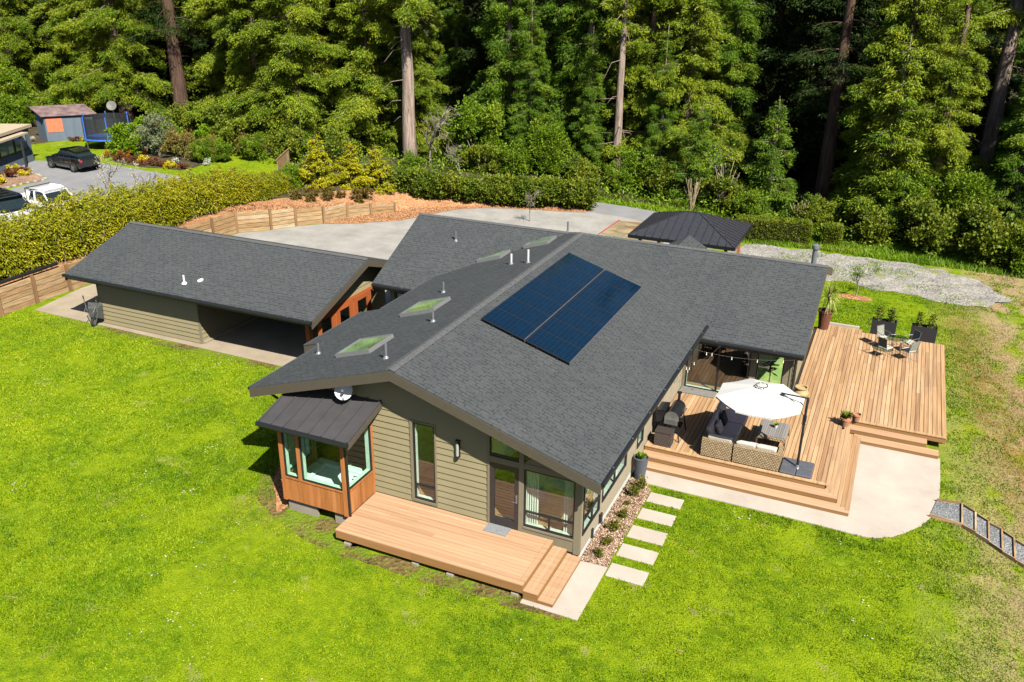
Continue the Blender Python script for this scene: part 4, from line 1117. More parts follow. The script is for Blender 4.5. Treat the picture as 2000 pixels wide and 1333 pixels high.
for i, (x, y, lab) in enumerate(((7.03, 19.10, 'metal bistro chair with cream pad nearest the left trough planter'), (7.13, 18.03, 'metal bistro chair with cream pad on the near left of the glass table'),
                               (8.06, 19.06, 'metal bistro chair with cream pad in front of the right trough planter'), (8.05, 18.14, 'metal bistro chair with cream pad turned away at the near right of the table'))):
    d = ctr - np.array([x, y]); rz = math.atan2(-d[0], d[1])
    if i == 0: bc.location = (x, y, D); bc.rotation_euler = (0, 0, rz); bc['label'] = lab
    else: copy_thing(bc, (x, y, D), rz, label=lab)

# string lights under the eaves
sl = thing('string_lights', 'string of round bulbs hung in front of the terrace doors', 'string lights', (2, 10.6, 2.7))
m = MB(); bl = []
def strand(p, q, sag, n):
    p = np.array(p, float); q = np.array(q, float); pts = []
    for i in range(17):
        t_ = i / 16; pts.append(p + (q - p) * t_ - np.array([0, 0, sag * 4 * t_ * (1 - t_)]))
    m.tube(pts, .003, 5)
    for i in range(n):
        t_ = (i + .5) / n; bl.append(p + (q - p) * t_ - np.array([0, 0, sag * 4 * t_ * (1 - t_)]))
strand((.75, 9.6, 2.92), (4.2, 10.75, 2.70), .16, 4); strand((.75, 8.3, 2.92), (1.5, 10.72, 2.80), .22, 2); strand((1.5, 10.72, 2.80), (.1, 11.4, 2.9), .1, 2); strand((.78, 8.3, 2.9), (.3, 11.45, 1.5), .25, 3)
m.build('cable', M['wire'], sl)
for b in bl:
    q = MB(); q.tube([b, b - np.array([0, 0, .07])], .016, 6); q.lathe(b - np.array([0, 0, .12]), [(.004, 0), (.016, .015), (.02, .03), (.016, .045), (.01, .055)], 10); q.build('bulb', M['bulb'], sl)

# ================================================================== carport
cp = thing('carport', 'long grey shingled garage with tan lap siding and an open carport bay', 'garage', (-20.5, 9.5, 0))
GX1, GX0, GY, GZE, GYR, GZR, GYB = -13.91, -27.60, 6.79, 2.481, 10.99, 3.904, 13.63
gsl = (GZR - GZE) / (GYR - GY)
def gz(y): return GZR - gsl * abs(y - GYR)
m = MB()
slab(m, [(GX0, GY, gz(GY)), (GX1, GY, gz(GY)), (GX1, GYR, GZR), (GX0, GYR, GZR)], (1, 0, 0))
slab(m, [(GX0, GYR, GZR), (GX1, GYR, GZR), (GX1, GYB, gz(GYB)), (GX0, GYB, gz(GYB))], (1, 0, 0))
groof = m.build('roof', M['shingle'], cp)
mb = MB(); cap((GX0, GYR, GZR), (GX1, GYR, GZR)); mb.build('ridge_cap', M['ridge'], groof)
m = MB(); rake(m, (GX1, GY, gz(GY)), (GX1, GYR, GZR), (1, 0, 0)); rake(m, (GX1, GYR, GZR), (GX1, GYB, gz(GYB)), (1, 0, 0)); rake(m, (GX0, GY, gz(GY)), (GX0, GYR, GZR), (-1, 0, 0)); rake(m, (GX0, GYR, GZR), (GX0, GYB, gz(GYB)), (-1, 0, 0))
rake(m, (GX0, GY, gz(GY)), (GX1, GY, gz(GY)), (0, -1, 0), .18); m.build('fascia', M['fascia'], cp)
m = MB(); m.face([(GX0, GY, gz(GY) - .19), (GX1, GY, gz(GY) - .19), (GX1, GYR, GZR - .19), (GX0, GYR, GZR - .19)]); m.face([(GX0, GYB, gz(GYB) - .19), (GX1, GYB, gz(GYB) - .19), (GX1, GYR, GZR - .19), (GX0, GYR, GZR - .19)]); m.build('soffit', M['soffit'], cp)
g_ = MB(); g_.tube([(GX0 - .02, GY - .07, GZE - .06), (GX1 + .02, GY - .07, GZE - .06)], .075, 10); gg = g_.build('gutter', M['gutter'], cp)
for i in range(16): h = MB(); h.obox((GX0 + .5 + i * .86, GY - .04, GZE + .01), (.02, 0, 0), (0, .045, 0), (0, 0, .014)); h.build('gutter_strap', M['alu'], gg)
GW = 7.49
m = MB(); lap(m, (GX0, GW, 0), (1, 0, 0), (0, -1, 0), 1.12, 7.03, .05, lambda a: gz(GW) - .19)
lap(m, (-20.57, GW, 0), (0, 1, 0), (1, 0, 0), 0, 5.6, .05, lambda a: gz(GW + a) - .19)
lap(m, (-26.48, GW, 0), (0, 1, 0), (-1, 0, 0), 0, 5.6, .05, lambda a: gz(GW + a) - .19)
lap(m, (-26.48, 13.1, 0), (1, 0, 0), (0, 1, 0), 0, 12, .05, lambda a: gz(13.1) - .19)
lap(m, (-14.62, GW, 0), (0, 1, 0), (1, 0, 0), 0, 5.6, 2.2, lambda a: gz(GW + a) - .19)
m.build('lap_siding', M['siding'], cp)
m = MB(); m.box(-20.6, -20.52, GW - .03, GW + .06, .0, 2.2); m.build('corner_trim', M['trim'], cp); m = MB(); m.box(-26.52, -26.44, GW - .03, GW + .06, 0, 2.2); m.build('corner_trim', M['trim'], cp)
m = MB(); m.box(-20.51, -20.40, GW + .06, 13, .0, .12); m.box(-26.4, -20.6, GW - .0, GW + .1, -.1, .05); m.build('curb', M['slab'], cp)
m = MB(); m.box(-14.78, -14.58, GW - .05, GW + .15, 0, 2.35); m.box(-14.66, -14.56, GW + .15, 12.9, 2.05, 2.2); m.build('cedar_post', M['redwood'], cp)
for k in range(3):
    m = MB(); y0 = 8.05 + k * 1.35; x_ = -14.62
    m.box(x_, x_ + .06, y0, y0 + .22, 0, 2.05); m.box(x_, x_ + .06, y0 + .98, y0 + 1.2, 0, 2.05); m.box(x_, x_ + .06, y0 + .22, y0 + .98, 0, .75); m.box(x_, x_ + .06, y0 + .22, y0 + .98, 1.85, 2.05); m.box(x_, x_ + .03, y0 + 1.2, y0 + 1.35, 0, 2.05)
    dd = m.build('cedar_door', M['redwood'], cp)
    g = MB(); g.face([(-14.6, y0 + .22, .75), (-14.6, y0 + .98, .75), (-14.6, y0 + .98, 1.85), (-14.6, y0 + .22, 1.85)])
    g.build('pane', M['glass'], dd)
def vent2(x, y, h_):
    m = MB(); z = gz(y); m.tube([(x, y, z - .02), (x, y, z + h_)], .045, 10); m.lathe((x, y, z - .01), [(.13, 0), (.1, .06), (.05, .1)], 12); m.build('vent_pipe', M['dish'], cp)
vent2(-21.15, 7.55, .38)
m = MB(); ny = np.array([0, -gsl, 1.]); ny /= np.linalg.norm(ny); cc = np.array([-20.55, 7.9, gz(7.9)])
m.poly([cc + np.array([.13 * math.cos(a), .13 * math.sin(a), gsl * .13 * math.sin(a)]) + ny * .02 for a in np.linspace(0, 2 * PI, 17)[:-1]], [tuple(range(16))]); m.build('round_vent', M['dish'], cp)

wb = thing('wheelbarrow', 'grey wheelbarrow stood upright against the garage wall corner', 'wheelbarrow', (-26.55, 7.12, 0), .25)
m = MB()
tr = [(-.30, .62), (.30, .62), (.22, .10), (-.22, .10)]
# upright tray: opening toward the wall (+y); bottom toward -y
top = [(-.32, .18, .28), (.32, .18, .28), (.36, .20, 1.05), (-.36, .20, 1.05)]; bot = [(-.2, -.08, .42), (.2, -.08, .42), (.24, -.06, .85), (-.24, -.06, .85)]
m.poly(top + bot, [(4, 5, 6, 7), (0, 1, 5, 4), (1, 2, 6, 5), (2, 3, 7, 6), (3, 0, 4, 7)]); m.build('tray', plain('grey_tray', (.055, .058, .055), .5, var=.3), wb, local=True)
for sx in (-1, 1):
    m = MB(); m.tube([(sx * .05, -.13, .06), (sx * .24, -.10, .6), (sx * .30, -.12, 1.15), (sx * .31, -.14, 1.45)], .02, 8); hd = m.build('handle', M['alu'], wb, local=True)
    q = MB(); q.tube([(sx * .305, -.13, 1.34), (sx * .312, -.142, 1.5)], .027, 8); q.build('grip', M['tyre'], hd, local=True)
    m = MB(); m.tube([(sx * .24, -.1, .75), (sx * .22, -.38, .80), (sx * .24, -.12, 1.0)], .015, 6); m.build('leg', M['alu'], wb, local=True)
def wheel(par, c, r, w_, ax='y', rim=True):
    m = MB(); V = []; F = []; n = 22
    prof = [(r * .62, -w_ / 2), (r * .93, -w_ / 2), (r, -w_ / 4), (r, w_ / 4), (r * .93, w_ / 2), (r * .62, w_ / 2)]
    for rr, o_ in prof:
        for k in range(n):
            t_ = 2 * PI * k / n
            V.append((c[0] + rr * math.cos(t_), c[1] + o_, c[2] + rr * math.sin(t_)) if ax == 'y' else (c[0] + o_, c[1] + rr * math.cos(t_), c[2] + rr * math.sin(t_)))
    for i in range(5):
        for k in range(n): F.append((i * n + k, i * n + (k + 1) % n, (i + 1) * n + (k + 1) % n, (i + 1) * n + k))
    m.poly(V, F); wv = m.build('wheel', M['tyre'], par, local=True)
    m = MB()
    for s_ in (-1, 1):
        o_ = s_ * w_ * .42
        P = lambda rr, t_: (c[0] + rr * math.cos(t_), c[1] + o_, c[2] + rr * math.sin(t_)) if ax == 'y' else (c[0] + o_, c[1] + rr * math.cos(t_), c[2] + rr * math.sin(t_))
        for k in range(7):
            t0 = 2 * PI * k / 7; m.face([P(.0, 0), P(r * .63, t0), P(r * .63, t0 + .3), P(r * .63, t0 + .55)])
        m.poly([P(r * .63, 2 * PI * k / n) for k in range(n)] + [P(r * .55, 2 * PI * k / n) for k in range(n)], [(k, (k + 1) % n, n + (k + 1) % n, n + k) for k in range(n)])
    m.build('rim', M['rim'], wv, local=True)
    return wv
wheel(wb, (0, -.13, .2), .2, .09, 'x')

# ================================================================== gazebo
gz_ = thing('gazebo', 'black hipped metal roof gazebo on wooden posts behind the house', 'gazebo', (-3.4, 26.7, 0))
x0, x1, y0, y1, ze, zt = -6.17, -.59, 24.17, 29.25, 2.6, 3.55
xa_, xb_, ym = -3.75, -3.05, 26.7
m = MB()
slab(m, [(x0, y0, ze), (x1, y0, ze), (xb_, ym, zt), (xa_, ym, zt)], (1, 0, 0)); slab(m, [(x0, y1, ze), (x1, y1, ze), (xb_, ym, zt), (xa_, ym, zt)], (1, 0, 0))
slab(m, [(x0, y0, ze), (x0, y1, ze), (xa_, ym, zt)], (0, 1, 0)); slab(m, [(x1, y0, ze), (x1, y1, ze), (xb_, ym, zt)], (0, 1, 0))
rf = m.build('roof', M['gazeboroof'], gz_)
m = MB(); up = .03
for i in range(1, 13):
    x = x0 + (x1 - x0) * i / 13
    for ys, sgn in ((y0, 1), (y1, -1)):
        lim = min((x - x0) / (xa_ - x0) if x < xa_ else 1, (x1 - x) / (x1 - xb_) if x > xb_ else 1, 1)
        t_ = max(0, lim) * .99; m.beam((x, ys, ze + up), (x, ys + (ym - ys) * t_, ze + (zt - ze) * t_ + up), .035, .07)
for i in range(1, 12):
    y = y0 + (y1 - y0) * i / 12; t_ = min((y - y0) / (ym - y0), (y1 - y) / (y1 - ym)) * .99
    m.beam((x0, y, ze + up), (x0 + (xa_ - x0) * t_, y, ze + (zt - ze) * t_ + up), .035, .07); m.beam((x1, y, ze + up), (x1 + (xb_ - x1) * t_, y, ze + (zt - ze) * t_ + up), .035, .07)
m.build('standing_seam', M['gazeboroof'], rf)
m = MB()
for a_, b_ in (((x0, y0, ze), (xa_, ym, zt)), ((x1, y0, ze), (xb_, ym, zt)), ((x0, y1, ze), (xa_, ym, zt)), ((x1, y1, ze), (xb_, ym, zt)), ((xa_, ym, zt), (xb_, ym, zt))):
    m.beam(np.array(a_) + (0, 0, .025), np.array(b_) + (0, 0, .025), .07, .03)
m.build('hip_cap', M['gazeboroof'], rf)
m = MB(); m.box(x0 - .03, x1 + .03, y0 - .05, y0, ze - .16, ze + .01); m.box(x0 - .03, x1 + .03, y1, y1 + .05, ze - .16, ze + .01); m.box(x0 - .05, x0, y0, y1, ze - .16, ze + .01); m.box(x1, x1 + .05, y0, y1, ze - .16, ze + .01); m.build('gutter', M['gutter'], gz_)
for x in (x0 + .5, x1 - .5):
    for y in (y0 + .5, y1 - .5):
        m = MB(); m.box(x - .08, x + .08, y - .08, y + .08, 0, ze); m.build('post', M['cedar'], gz_)
m = MB(); m.box(x0 + .4, x1 - .4, y0 + .44, y0 + .56, ze - .3, ze - .1); m.box(x0 + .4, x1 - .4, y1 - .56, y1 - .44, ze - .3, ze - .1); m.box(x0 + .44, x0 + .56, y0 + .5, y1 - .5, ze - .3, ze - .1); m.box(x1 - .56, x1 - .44, y0 + .5, y1 - .5, ze - .3, ze - .1); m.build('beam', M['cedar'], gz_)
# ================================================================== terrain
def smooth(a, b, x):
    t = np.clip((x - a) / (b - a), 0, 1); return t * t * (3 - 2 * t)
def T(x, y):
    x = np.asarray(x, float); y = np.asarray(y, float)
    s = 1 - .85 * smooth(19, 29, y)
    d = np.clip(x - 9.6, 0, 14)
    z = -.15 * s * (np.sqrt(d * d + .5) - .707)
    return z + .03 * np.sin(x * .7) * np.cos(y * .5) * smooth(9, 11, x)
xs = np.concatenate([np.arange(-95, -34, 6.), np.arange(-34, 32, .8), np.arange(32, 200, 14.)]); ys = np.concatenate([np.arange(-40, -16, 4.), np.arange(-16, 46, .8), np.arange(46, 60, 3.)])
X, Y = np.meshgrid(xs, ys); Zt = T(X, Y) - .004
V = np.stack([X, Y, Zt], -1).reshape(-1, 3); nx = len(xs); I, J = np.meshgrid(np.arange(nx - 1), np.arange(len(ys) - 1)); a = (J * nx + I).ravel()
tag(np_mesh('lawn', V, np.stack([a, a + 1, a + 1 + nx, a + nx], 1), np.zeros(len(a)), M['lawn'], smooth=True), kind='structure')

def sheet(name, poly, z, mat, kind='structure', jitter=0, sub=0, seed=0, th=0):
    pts = [np.array(p, float) for p in poly]
    if sub:
        rg = np.random.default_rng(seed); out = []
        for i in range(len(pts)):
            p, q = pts[i], pts[(i + 1) % len(pts)]; n = max(1, int(np.linalg.norm(q - p) / sub)); nrm = np.array([-(q - p)[1], (q - p)[0]]); nrm /= np.linalg.norm(nrm) + 1e-9
            for k in range(n): out.append(p + (q - p) * k / n + nrm * (rg.normal() * jitter if k else 0))
        pts = out
    bm = bmesh.new(); vs = [bm.verts.new((p[0], p[1], z)) for p in pts]; f = bm.faces.new(vs)
    bmesh.ops.triangulate(bm, faces=[f])
    if th:
        g = bmesh.ops.extrude_face_region(bm, geom=list(bm.faces)); bmesh.ops.translate(bm, verts=[v for v in g['geom'] if isinstance(v, bmesh.types.BMVert)], vec=(0, 0, -th))
    bmesh.ops.recalc_face_normals(bm, faces=list(bm.faces))
    if not th:
        for f in bm.faces:
            if f.normal.z < 0: f.normal_flip()
    me = bpy.data.meshes.new(name); bm.to_mesh(me); bm.free(); me.materials.append(mat)
    o = bpy.data.objects.new(name, me); COL.objects.link(o); return tag(o, kind=kind)

DRIVE = [(-31.4, 11.5), (-31.1, 22.4), (-29.8, 23.8), (-28.9, 25.2), (-27.8, 26.4), (-25.67, 27.66), (-23.5, 29.6), (-22.7, 31.6), (-21.5, 34.0), (-20, 35.1), (-18.2, 35.8), (-16.3, 36.3), (-14.58, 36.6), (-13.2, 37.1), (-13.3, 38.4), (-14.3, 40.4), (-11.2, 40.1), (-9.05, 39.7), (-6.5, 38.8), (-4.2, 37.2), (-3.2, 35.0), (-2.5, 32.5), (-6.5, 31.5), (-7, 20), (-13, 19), (-14.5, 13), (-26, 13.3)]
sheet('driveway', DRIVE, .006, M['drive'])
sheet('road', [(-14.3, 40.4), (-13.0, 37.4), (-9.5, 37.0), (-5, 33.6), (-3.4, 34.6), (-5.5, 37.9), (-9.05, 39.7), (-11.2, 40.1)], .011, M['asphalt'])
gp = sheet('stone_pad', [(-10.4, 32.4), (-10.3, 36.05), (-8.4, 36.5), (-6.0, 35.2), (-6.3, 31.5)], .016, M['barkchip'])
gp.data.materials.clear(); gp.data.materials.append(chip_ground('slate_paving', [(.17, .11, .06), (.24, .17, .09), (.17, .17, .11), (.30, .22, .12)], 1.1, .002))
m = MB(); m.beam((-10.48, 32.3, .03), (-10.36, 36.15, .03), .07, .06); tag(m.build('edging_strip', plain('red_edging', (.35, .06, .05), .7)), 'thin red edging strip beside the stone pad near the gazebo', 'edging')
sheet('mulch', [(-27.75, 26.5), (-25.67, 27.68), (-23.5, 29.62), (-22.7, 31.62), (-21.5, 34.02), (-20, 35.12), (-18.2, 35.82), (-16.3, 36.32), (-14.58, 36.62), (-13.2, 37.12), (-13.0, 37.6), (-13.6, 38.6), (-25, 36), (-26.4, 31.5), (-27.4, 28.6)], .014, M['barkchip'])
sheet('carport_slab', [(-30.8, 7.25), (-26.4, 7.2), (-20.5, 7.13), (-14.2, 7.05), (-14.2, 13.3), (-31.2, 13.3), (-31.4, 10.5)], .02, M['slab'], th=.1)
sheet('patio_slab', [(.06, 4.75), (4.49, 4.72), (6.04, 4.69), (7.01, 4.64), (7.35, 4.66), (7.6, 4.72), (8.02, 4.98), (8.43, 5.42), (8.84, 6.02), (9.14, 6.69), (9.28, 7.3), (9.34, 8.0), (9.37, 9.04), (9.37, 10.6), (6.6, 10.6), (6.6, 5.6), (.06, 5.6)], .022, M['patio'], th=.12)
sheet('walkway', [(-.80, -2.37), (.81, -2.37), (.83, .02), (.09, .02), (-.02, -.02), (-.80, -.05)], .02, M['patio'], th=.12)
for i, (yf, yb) in enumerate(((-.33, .29), (.675, 1.30), (1.665, 2.31), (2.725, 3.32), (3.735, 4.30))):
    mm = MB(); mm.box(.87, 1.955, yf, yb, -.08, .018)
    lab = ('nearest', 'second', 'middle', 'fourth', 'farthest')[i]
    tag(mm.build('paver', M['patio'], bevel=.008), ('pale paver next to the walkway slab at the deck steps', 'second pale paver counting from the walkway slab', 'middle of the five pale pavers in the row', 'second pale paver counting from the patio slab', 'pale paver next to the patio slab in front of the deck')[i], 'paver', 'row of pavers beside the mulch bed')
sheet('mulch_bed', [(.02, -.02), (.80, .04), (.83, 4.35), (.6, 4.72), (.05, 4.75)], .03, M['bedchip'], th=.08)
sheet('side_mulch', [(-9.2, -1.75), (-9.9, -.9), (-10.5, -.3), (-10.9, .6), (-10.9, 2.6), (-9.9, 2.6), (-9.9, 0), (-9.05, 0)], .010, M['barkchip'], jitter=.05, sub=.3)
sheet('bare_soil', [(-10.6, 1.2), (-11.2, .2), (-10.9, -.6), (-10.2, -1.4), (-9.2, -2.0), (-8.0, -2.35), (-6.9, -2.55), (-5, -2.6), (-3.5, -2.68), (-2, -2.62), (-.9, -2.6), (.4, -2.55), (.4, -2.36), (-.8, -2.36), (-.8, -2.1), (-6.6, -2.1), (-6.6, -1.2), (-9.1, -1.2), (-9.6, -.9), (-10.4, 0), (-10.5, 1.2)], .007, M['soilbare'], jitter=.07, sub=.35)
sheet('bare_soil', [(-27, 7.3), (-27, 6.85), (-24, 6.75), (-20, 6.65), (-17, 6.7), (-14.5, 6.75), (-13, 7.0), (-13, 7.2)], .008, M['soilbare'], jitter=.07, sub=.4)
m_ring = sheet('tree_ring', [(5.42 + .85 * math.cos(t), 26.85 + .42 * math.sin(t)) for t in np.linspace(0, 2 * PI, 20)[:-1]], .012, M['barkchip'])
GRAVEL = [(-2.5, 31.2), (-1.6, 34.3), (2.7, 34.9), (5.6, 34.6), (8.5, 34.2), (10.5, 33.4), (11.97, 31.8), (12.95, 30.0), (11.6, 28.2), (9.5, 28.0), (7.8, 28.6), (5.5, 28.9), (4.4, 29.2), (2, 29.6), (-1, 29.2)]
sheet('gravel_pad', GRAVEL, .012, M['gravel'], jitter=.28, sub=.5)
sheet('mulch_strip', [(-1.9, 34.8), (2, 35.3), (4.4, 35.7), (6, 36), (6, 36.7), (-1.9, 35.6)], .018, M['barkchip'], jitter=.06, sub=.4)
sheet('forest_floor', [(-14.2, 41.5), (-9, 41.4), (-5.5, 40.0), (-1, 37.4), (2.5, 36.4), (6.5, 36.6), (10, 36.6), (13.5, 34.8), (17, 33.2), (40, 31.5), (250, 60), (250, 500), (-40, 500), (-24, 60)], .02, M['soil'], jitter=.25, sub=1.5)

# ---- left terrace behind the retaining wall ----------------------
BND = [(-31.3, -14, 1.2, -1, 0), (-31.45, 2, 1.3, -1, 0), (-31.6, 8, 1.38, -1, 0), (-31.7, 14, 1.4, -1, 0), (-31.25, 22.4, 1.4, -1, .1), (-29.85, 23.95, 1.3, -.95, .3), (-28.95, 25.35, 1.2, -.9, .45), (-27.8, 26.75, 1.1, -.8, .6), (-27.2, 28.65, .95, -.75, .65), (-26.2, 30.0, .75, -.6, .8), (-25.1, 31.3, .62, -.5, .87), (-23.9, 33.0, .42, -.4, .92), (-21.5, 34.6, .32, -.3, .95), (-18, 35.95, .25, -.2, .98), (-13.6, 37.7, .12, -.12, .99), (-13.3, 38.5, .02, -.1, 1)]
DS = [0, .5, 1.5, 3, 5, 8, 14, 24, 40, 80, 200, 450]
def terr_z(h, d): 
    far = 1.2 if h > .9 else (.25 + h)
    if h < .65: return -.03 + (far + .03) * (1 - (1 - min(1, d / 4.0)) ** 2)
    w_ = min(1, d / 3.0); return h - .12 + (far - h + .12) * w_
V = []; 
for (x, y, h, dx, dy) in BND:
    for d in DS: V.append((x + dx * d, y + dy * d, terr_z(h, d)))
nd_ = len(DS); F = [(i * nd_ + j, i * nd_ + j + 1, (i + 1) * nd_ + j + 1, (i + 1) * nd_ + j) for i in range(len(BND) - 1) for j in range(nd_ - 1)]
# mulch close to the wall, grass beyond: split by row
F1 = [f for k, f in enumerate(F) if (k % (nd_ - 1)) < 3]; F2 = [f for k, f in enumerate(F) if (k % (nd_ - 1)) >= 3]
tag(np_mesh('mulch_terrace', np.array(V), np.array(F1), np.zeros(len(F1)), M['barkchip'], smooth=True), kind='structure')
tag(np_mesh('upper_ground', np.array(V), np.array(F2), np.zeros(len(F2)), M['soil'], smooth=True), kind='structure')
ZN = 1.2
sheet('neighbour_lawn', [(-64, 27), (-50, 18), (-42, 17), (-38.5, 25), (-36.5, 32), (-38.5, 37), (-44.5, 40.5), (-52, 38.5), (-62, 36)], ZN + .012, M['lawn'], jitter=.2, sub=1.0)
sheet('neighbour_driveway', [(-36.8, 10), (-36.6, 20), (-37.2, 26.6), (-40.5, 28.6), (-42.3, 29.2), (-45, 29.5), (-49.5, 29.9), (-52.5, 30.2), (-55, 29.2), (-57, 28.2), (-55.5, 26), (-52, 25.2), (-50, 24.2), (-49.6, 20.2), (-52, 12), (-48, 8)], ZN + .02, M['asphalt'], jitter=.06, sub=.8)

rw = thing('retaining_wall', 'weathered timber plank retaining wall with posts behind the garage', 'retaining wall', (-31, 15, 0))
wp = [(b[0], b[1], b[2]) for b in BND[:11]]
seg = []
for i in range(len(wp) - 1):
    p = np.array(wp[i]); q = np.array(wp[i + 1]); n = max(1, round(np.linalg.norm((q - p)[:2]) / 2.0)) 
    for k in range(n): seg.append((p + (q - p) * k / n, p + (q - p) * (k + 1) / n))
for k, (p, q) in enumerate(seg):
    if p[1] < 1.5: continue
    d = (q - p)[:2]; d /= np.linalg.norm(d); nrm = np.array([d[1], -d[0]])
    m = MB(); hh = (p[2] + q[2]) / 2; nbd = max(2, int(round(hh / .27)))
    for j in range(nbd):
        z0 = j * hh / nbd; z1 = (j + 1) * hh / nbd - .03
        o_ = random.uniform(-.008, .008)
        m.obox(((p[0] + q[0]) / 2 + nrm[0] * o_, (p[1] + q[1]) / 2 + nrm[1] * o_, (z0 + z1) / 2), np.array([d[0], d[1], 0]) * np.linalg.norm((q - p)[:2]) / 2, np.array([nrm[0], nrm[1], 0]) * .04, (0, 0, (z1 - z0) / 2))
    m.build('plank_panel', M['timber'], rw)
    m = MB(); m.obox((p[0] + nrm[0] * .09, p[1] + nrm[1] * .09, p[2] / 2 + .02), np.array([d[0], d[1], 0]) * .075, np.array([nrm[0], nrm[1], 0]) * .06, (0, 0, p[2] / 2 + .03)); m.build('post', M['post'], rw)
m = MB(); p = seg[-1][1]; m.box(p[0] - .07, p[0] + .07, p[1] - .07, p[1] + .07, 0, .68); m.build('post', M['post'], rw)
m = MB(); m.tube([(-31.75, 6.2, 1.5), (-31.9, 9.8, 1.5)], .09, 10); tag(m.build('drain_pipe', M['gutter']), 'black corrugated pipe lying on top of the retaining wall', 'pipe')

# ---- gravel steps down the bank ----------------------------------
gs = thing('garden_steps', 'blue gravel steps with timber edging running down the grassy bank', 'steps', (10.4, 6.8, 0))
a_ = [(9.25, 7.62), (9.98, 7.74), (10.36, 7.45), (10.72, 7.14), (11.08, 6.93), (11.4, 6.65), (11.75, 6.4), (12.15, 6.1), (12.6, 5.75), (13.1, 5.4)]; b_ = [(9.05, 6.6), (9.95, 6.49), (10.32, 6.27), (10.68, 6.02), (11.03, 5.73), (11.35, 5.52), (11.7, 5.3), (12.1, 5.0), (12.55, 4.7), (13.05, 4.35)]
for i in range(len(a_) - 1):
    z = float(T(*(np.array(a_[i]) * .5 + np.array(b_[i + 1]) * .5))) + .05
    q = [a_[i], a_[i + 1], b_[i + 1], b_[i]]
    m = MB(); m.poly([(x, y, z) for x, y in q] + [(x, y, z - .3) for x, y in q], [(0, 3, 2, 1), (0, 1, 5, 4), (1, 2, 6, 5), (2, 3, 7, 6), (3, 0, 4, 7)]); s_ = m.build('gravel_tread', M['gravel2'], gs)
    if i > 0:
        m = MB(); m.beam((a_[i][0], a_[i][1], z + .02), (b_[i][0], b_[i][1], z + .02), .05, .16); m.build('timber_riser', M['timber'], gs)
    for s in (a_, b_): m = MB(); m.beam((s[i][0], s[i][1], z + .02), (s[i + 1][0], s[i + 1][1], z + .0), .032, .13); m.build('edge_board', M['timber'], gs)

# ================================================================== vegetation
def nrmz(a): return a / (np.linalg.norm(a, axis=-1, keepdims=True) + 1e-9)
def cards(P, A, Ln, W, rg, upb=.8):
    """diamond leaves: base P, long axis A"""
    A = nrmz(A); n = len(P)
    up = nrmz(np.array([0, 0, 1.]) * upb + rg.normal(size=(n, 3)) * .55); B = nrmz(np.cross(A, up)); N = np.cross(B, A)
    Ln = np.asarray(Ln)[:, None]; W = np.asarray(W)[:, None]
    mid = P + A * Ln * .5 + N * Ln * .10
    V = np.stack([P, mid + B * W, P + A * Ln, mid - B * W], 1).reshape(-1, 3)
    return V, np.arange(4 * n).reshape(n, 4)

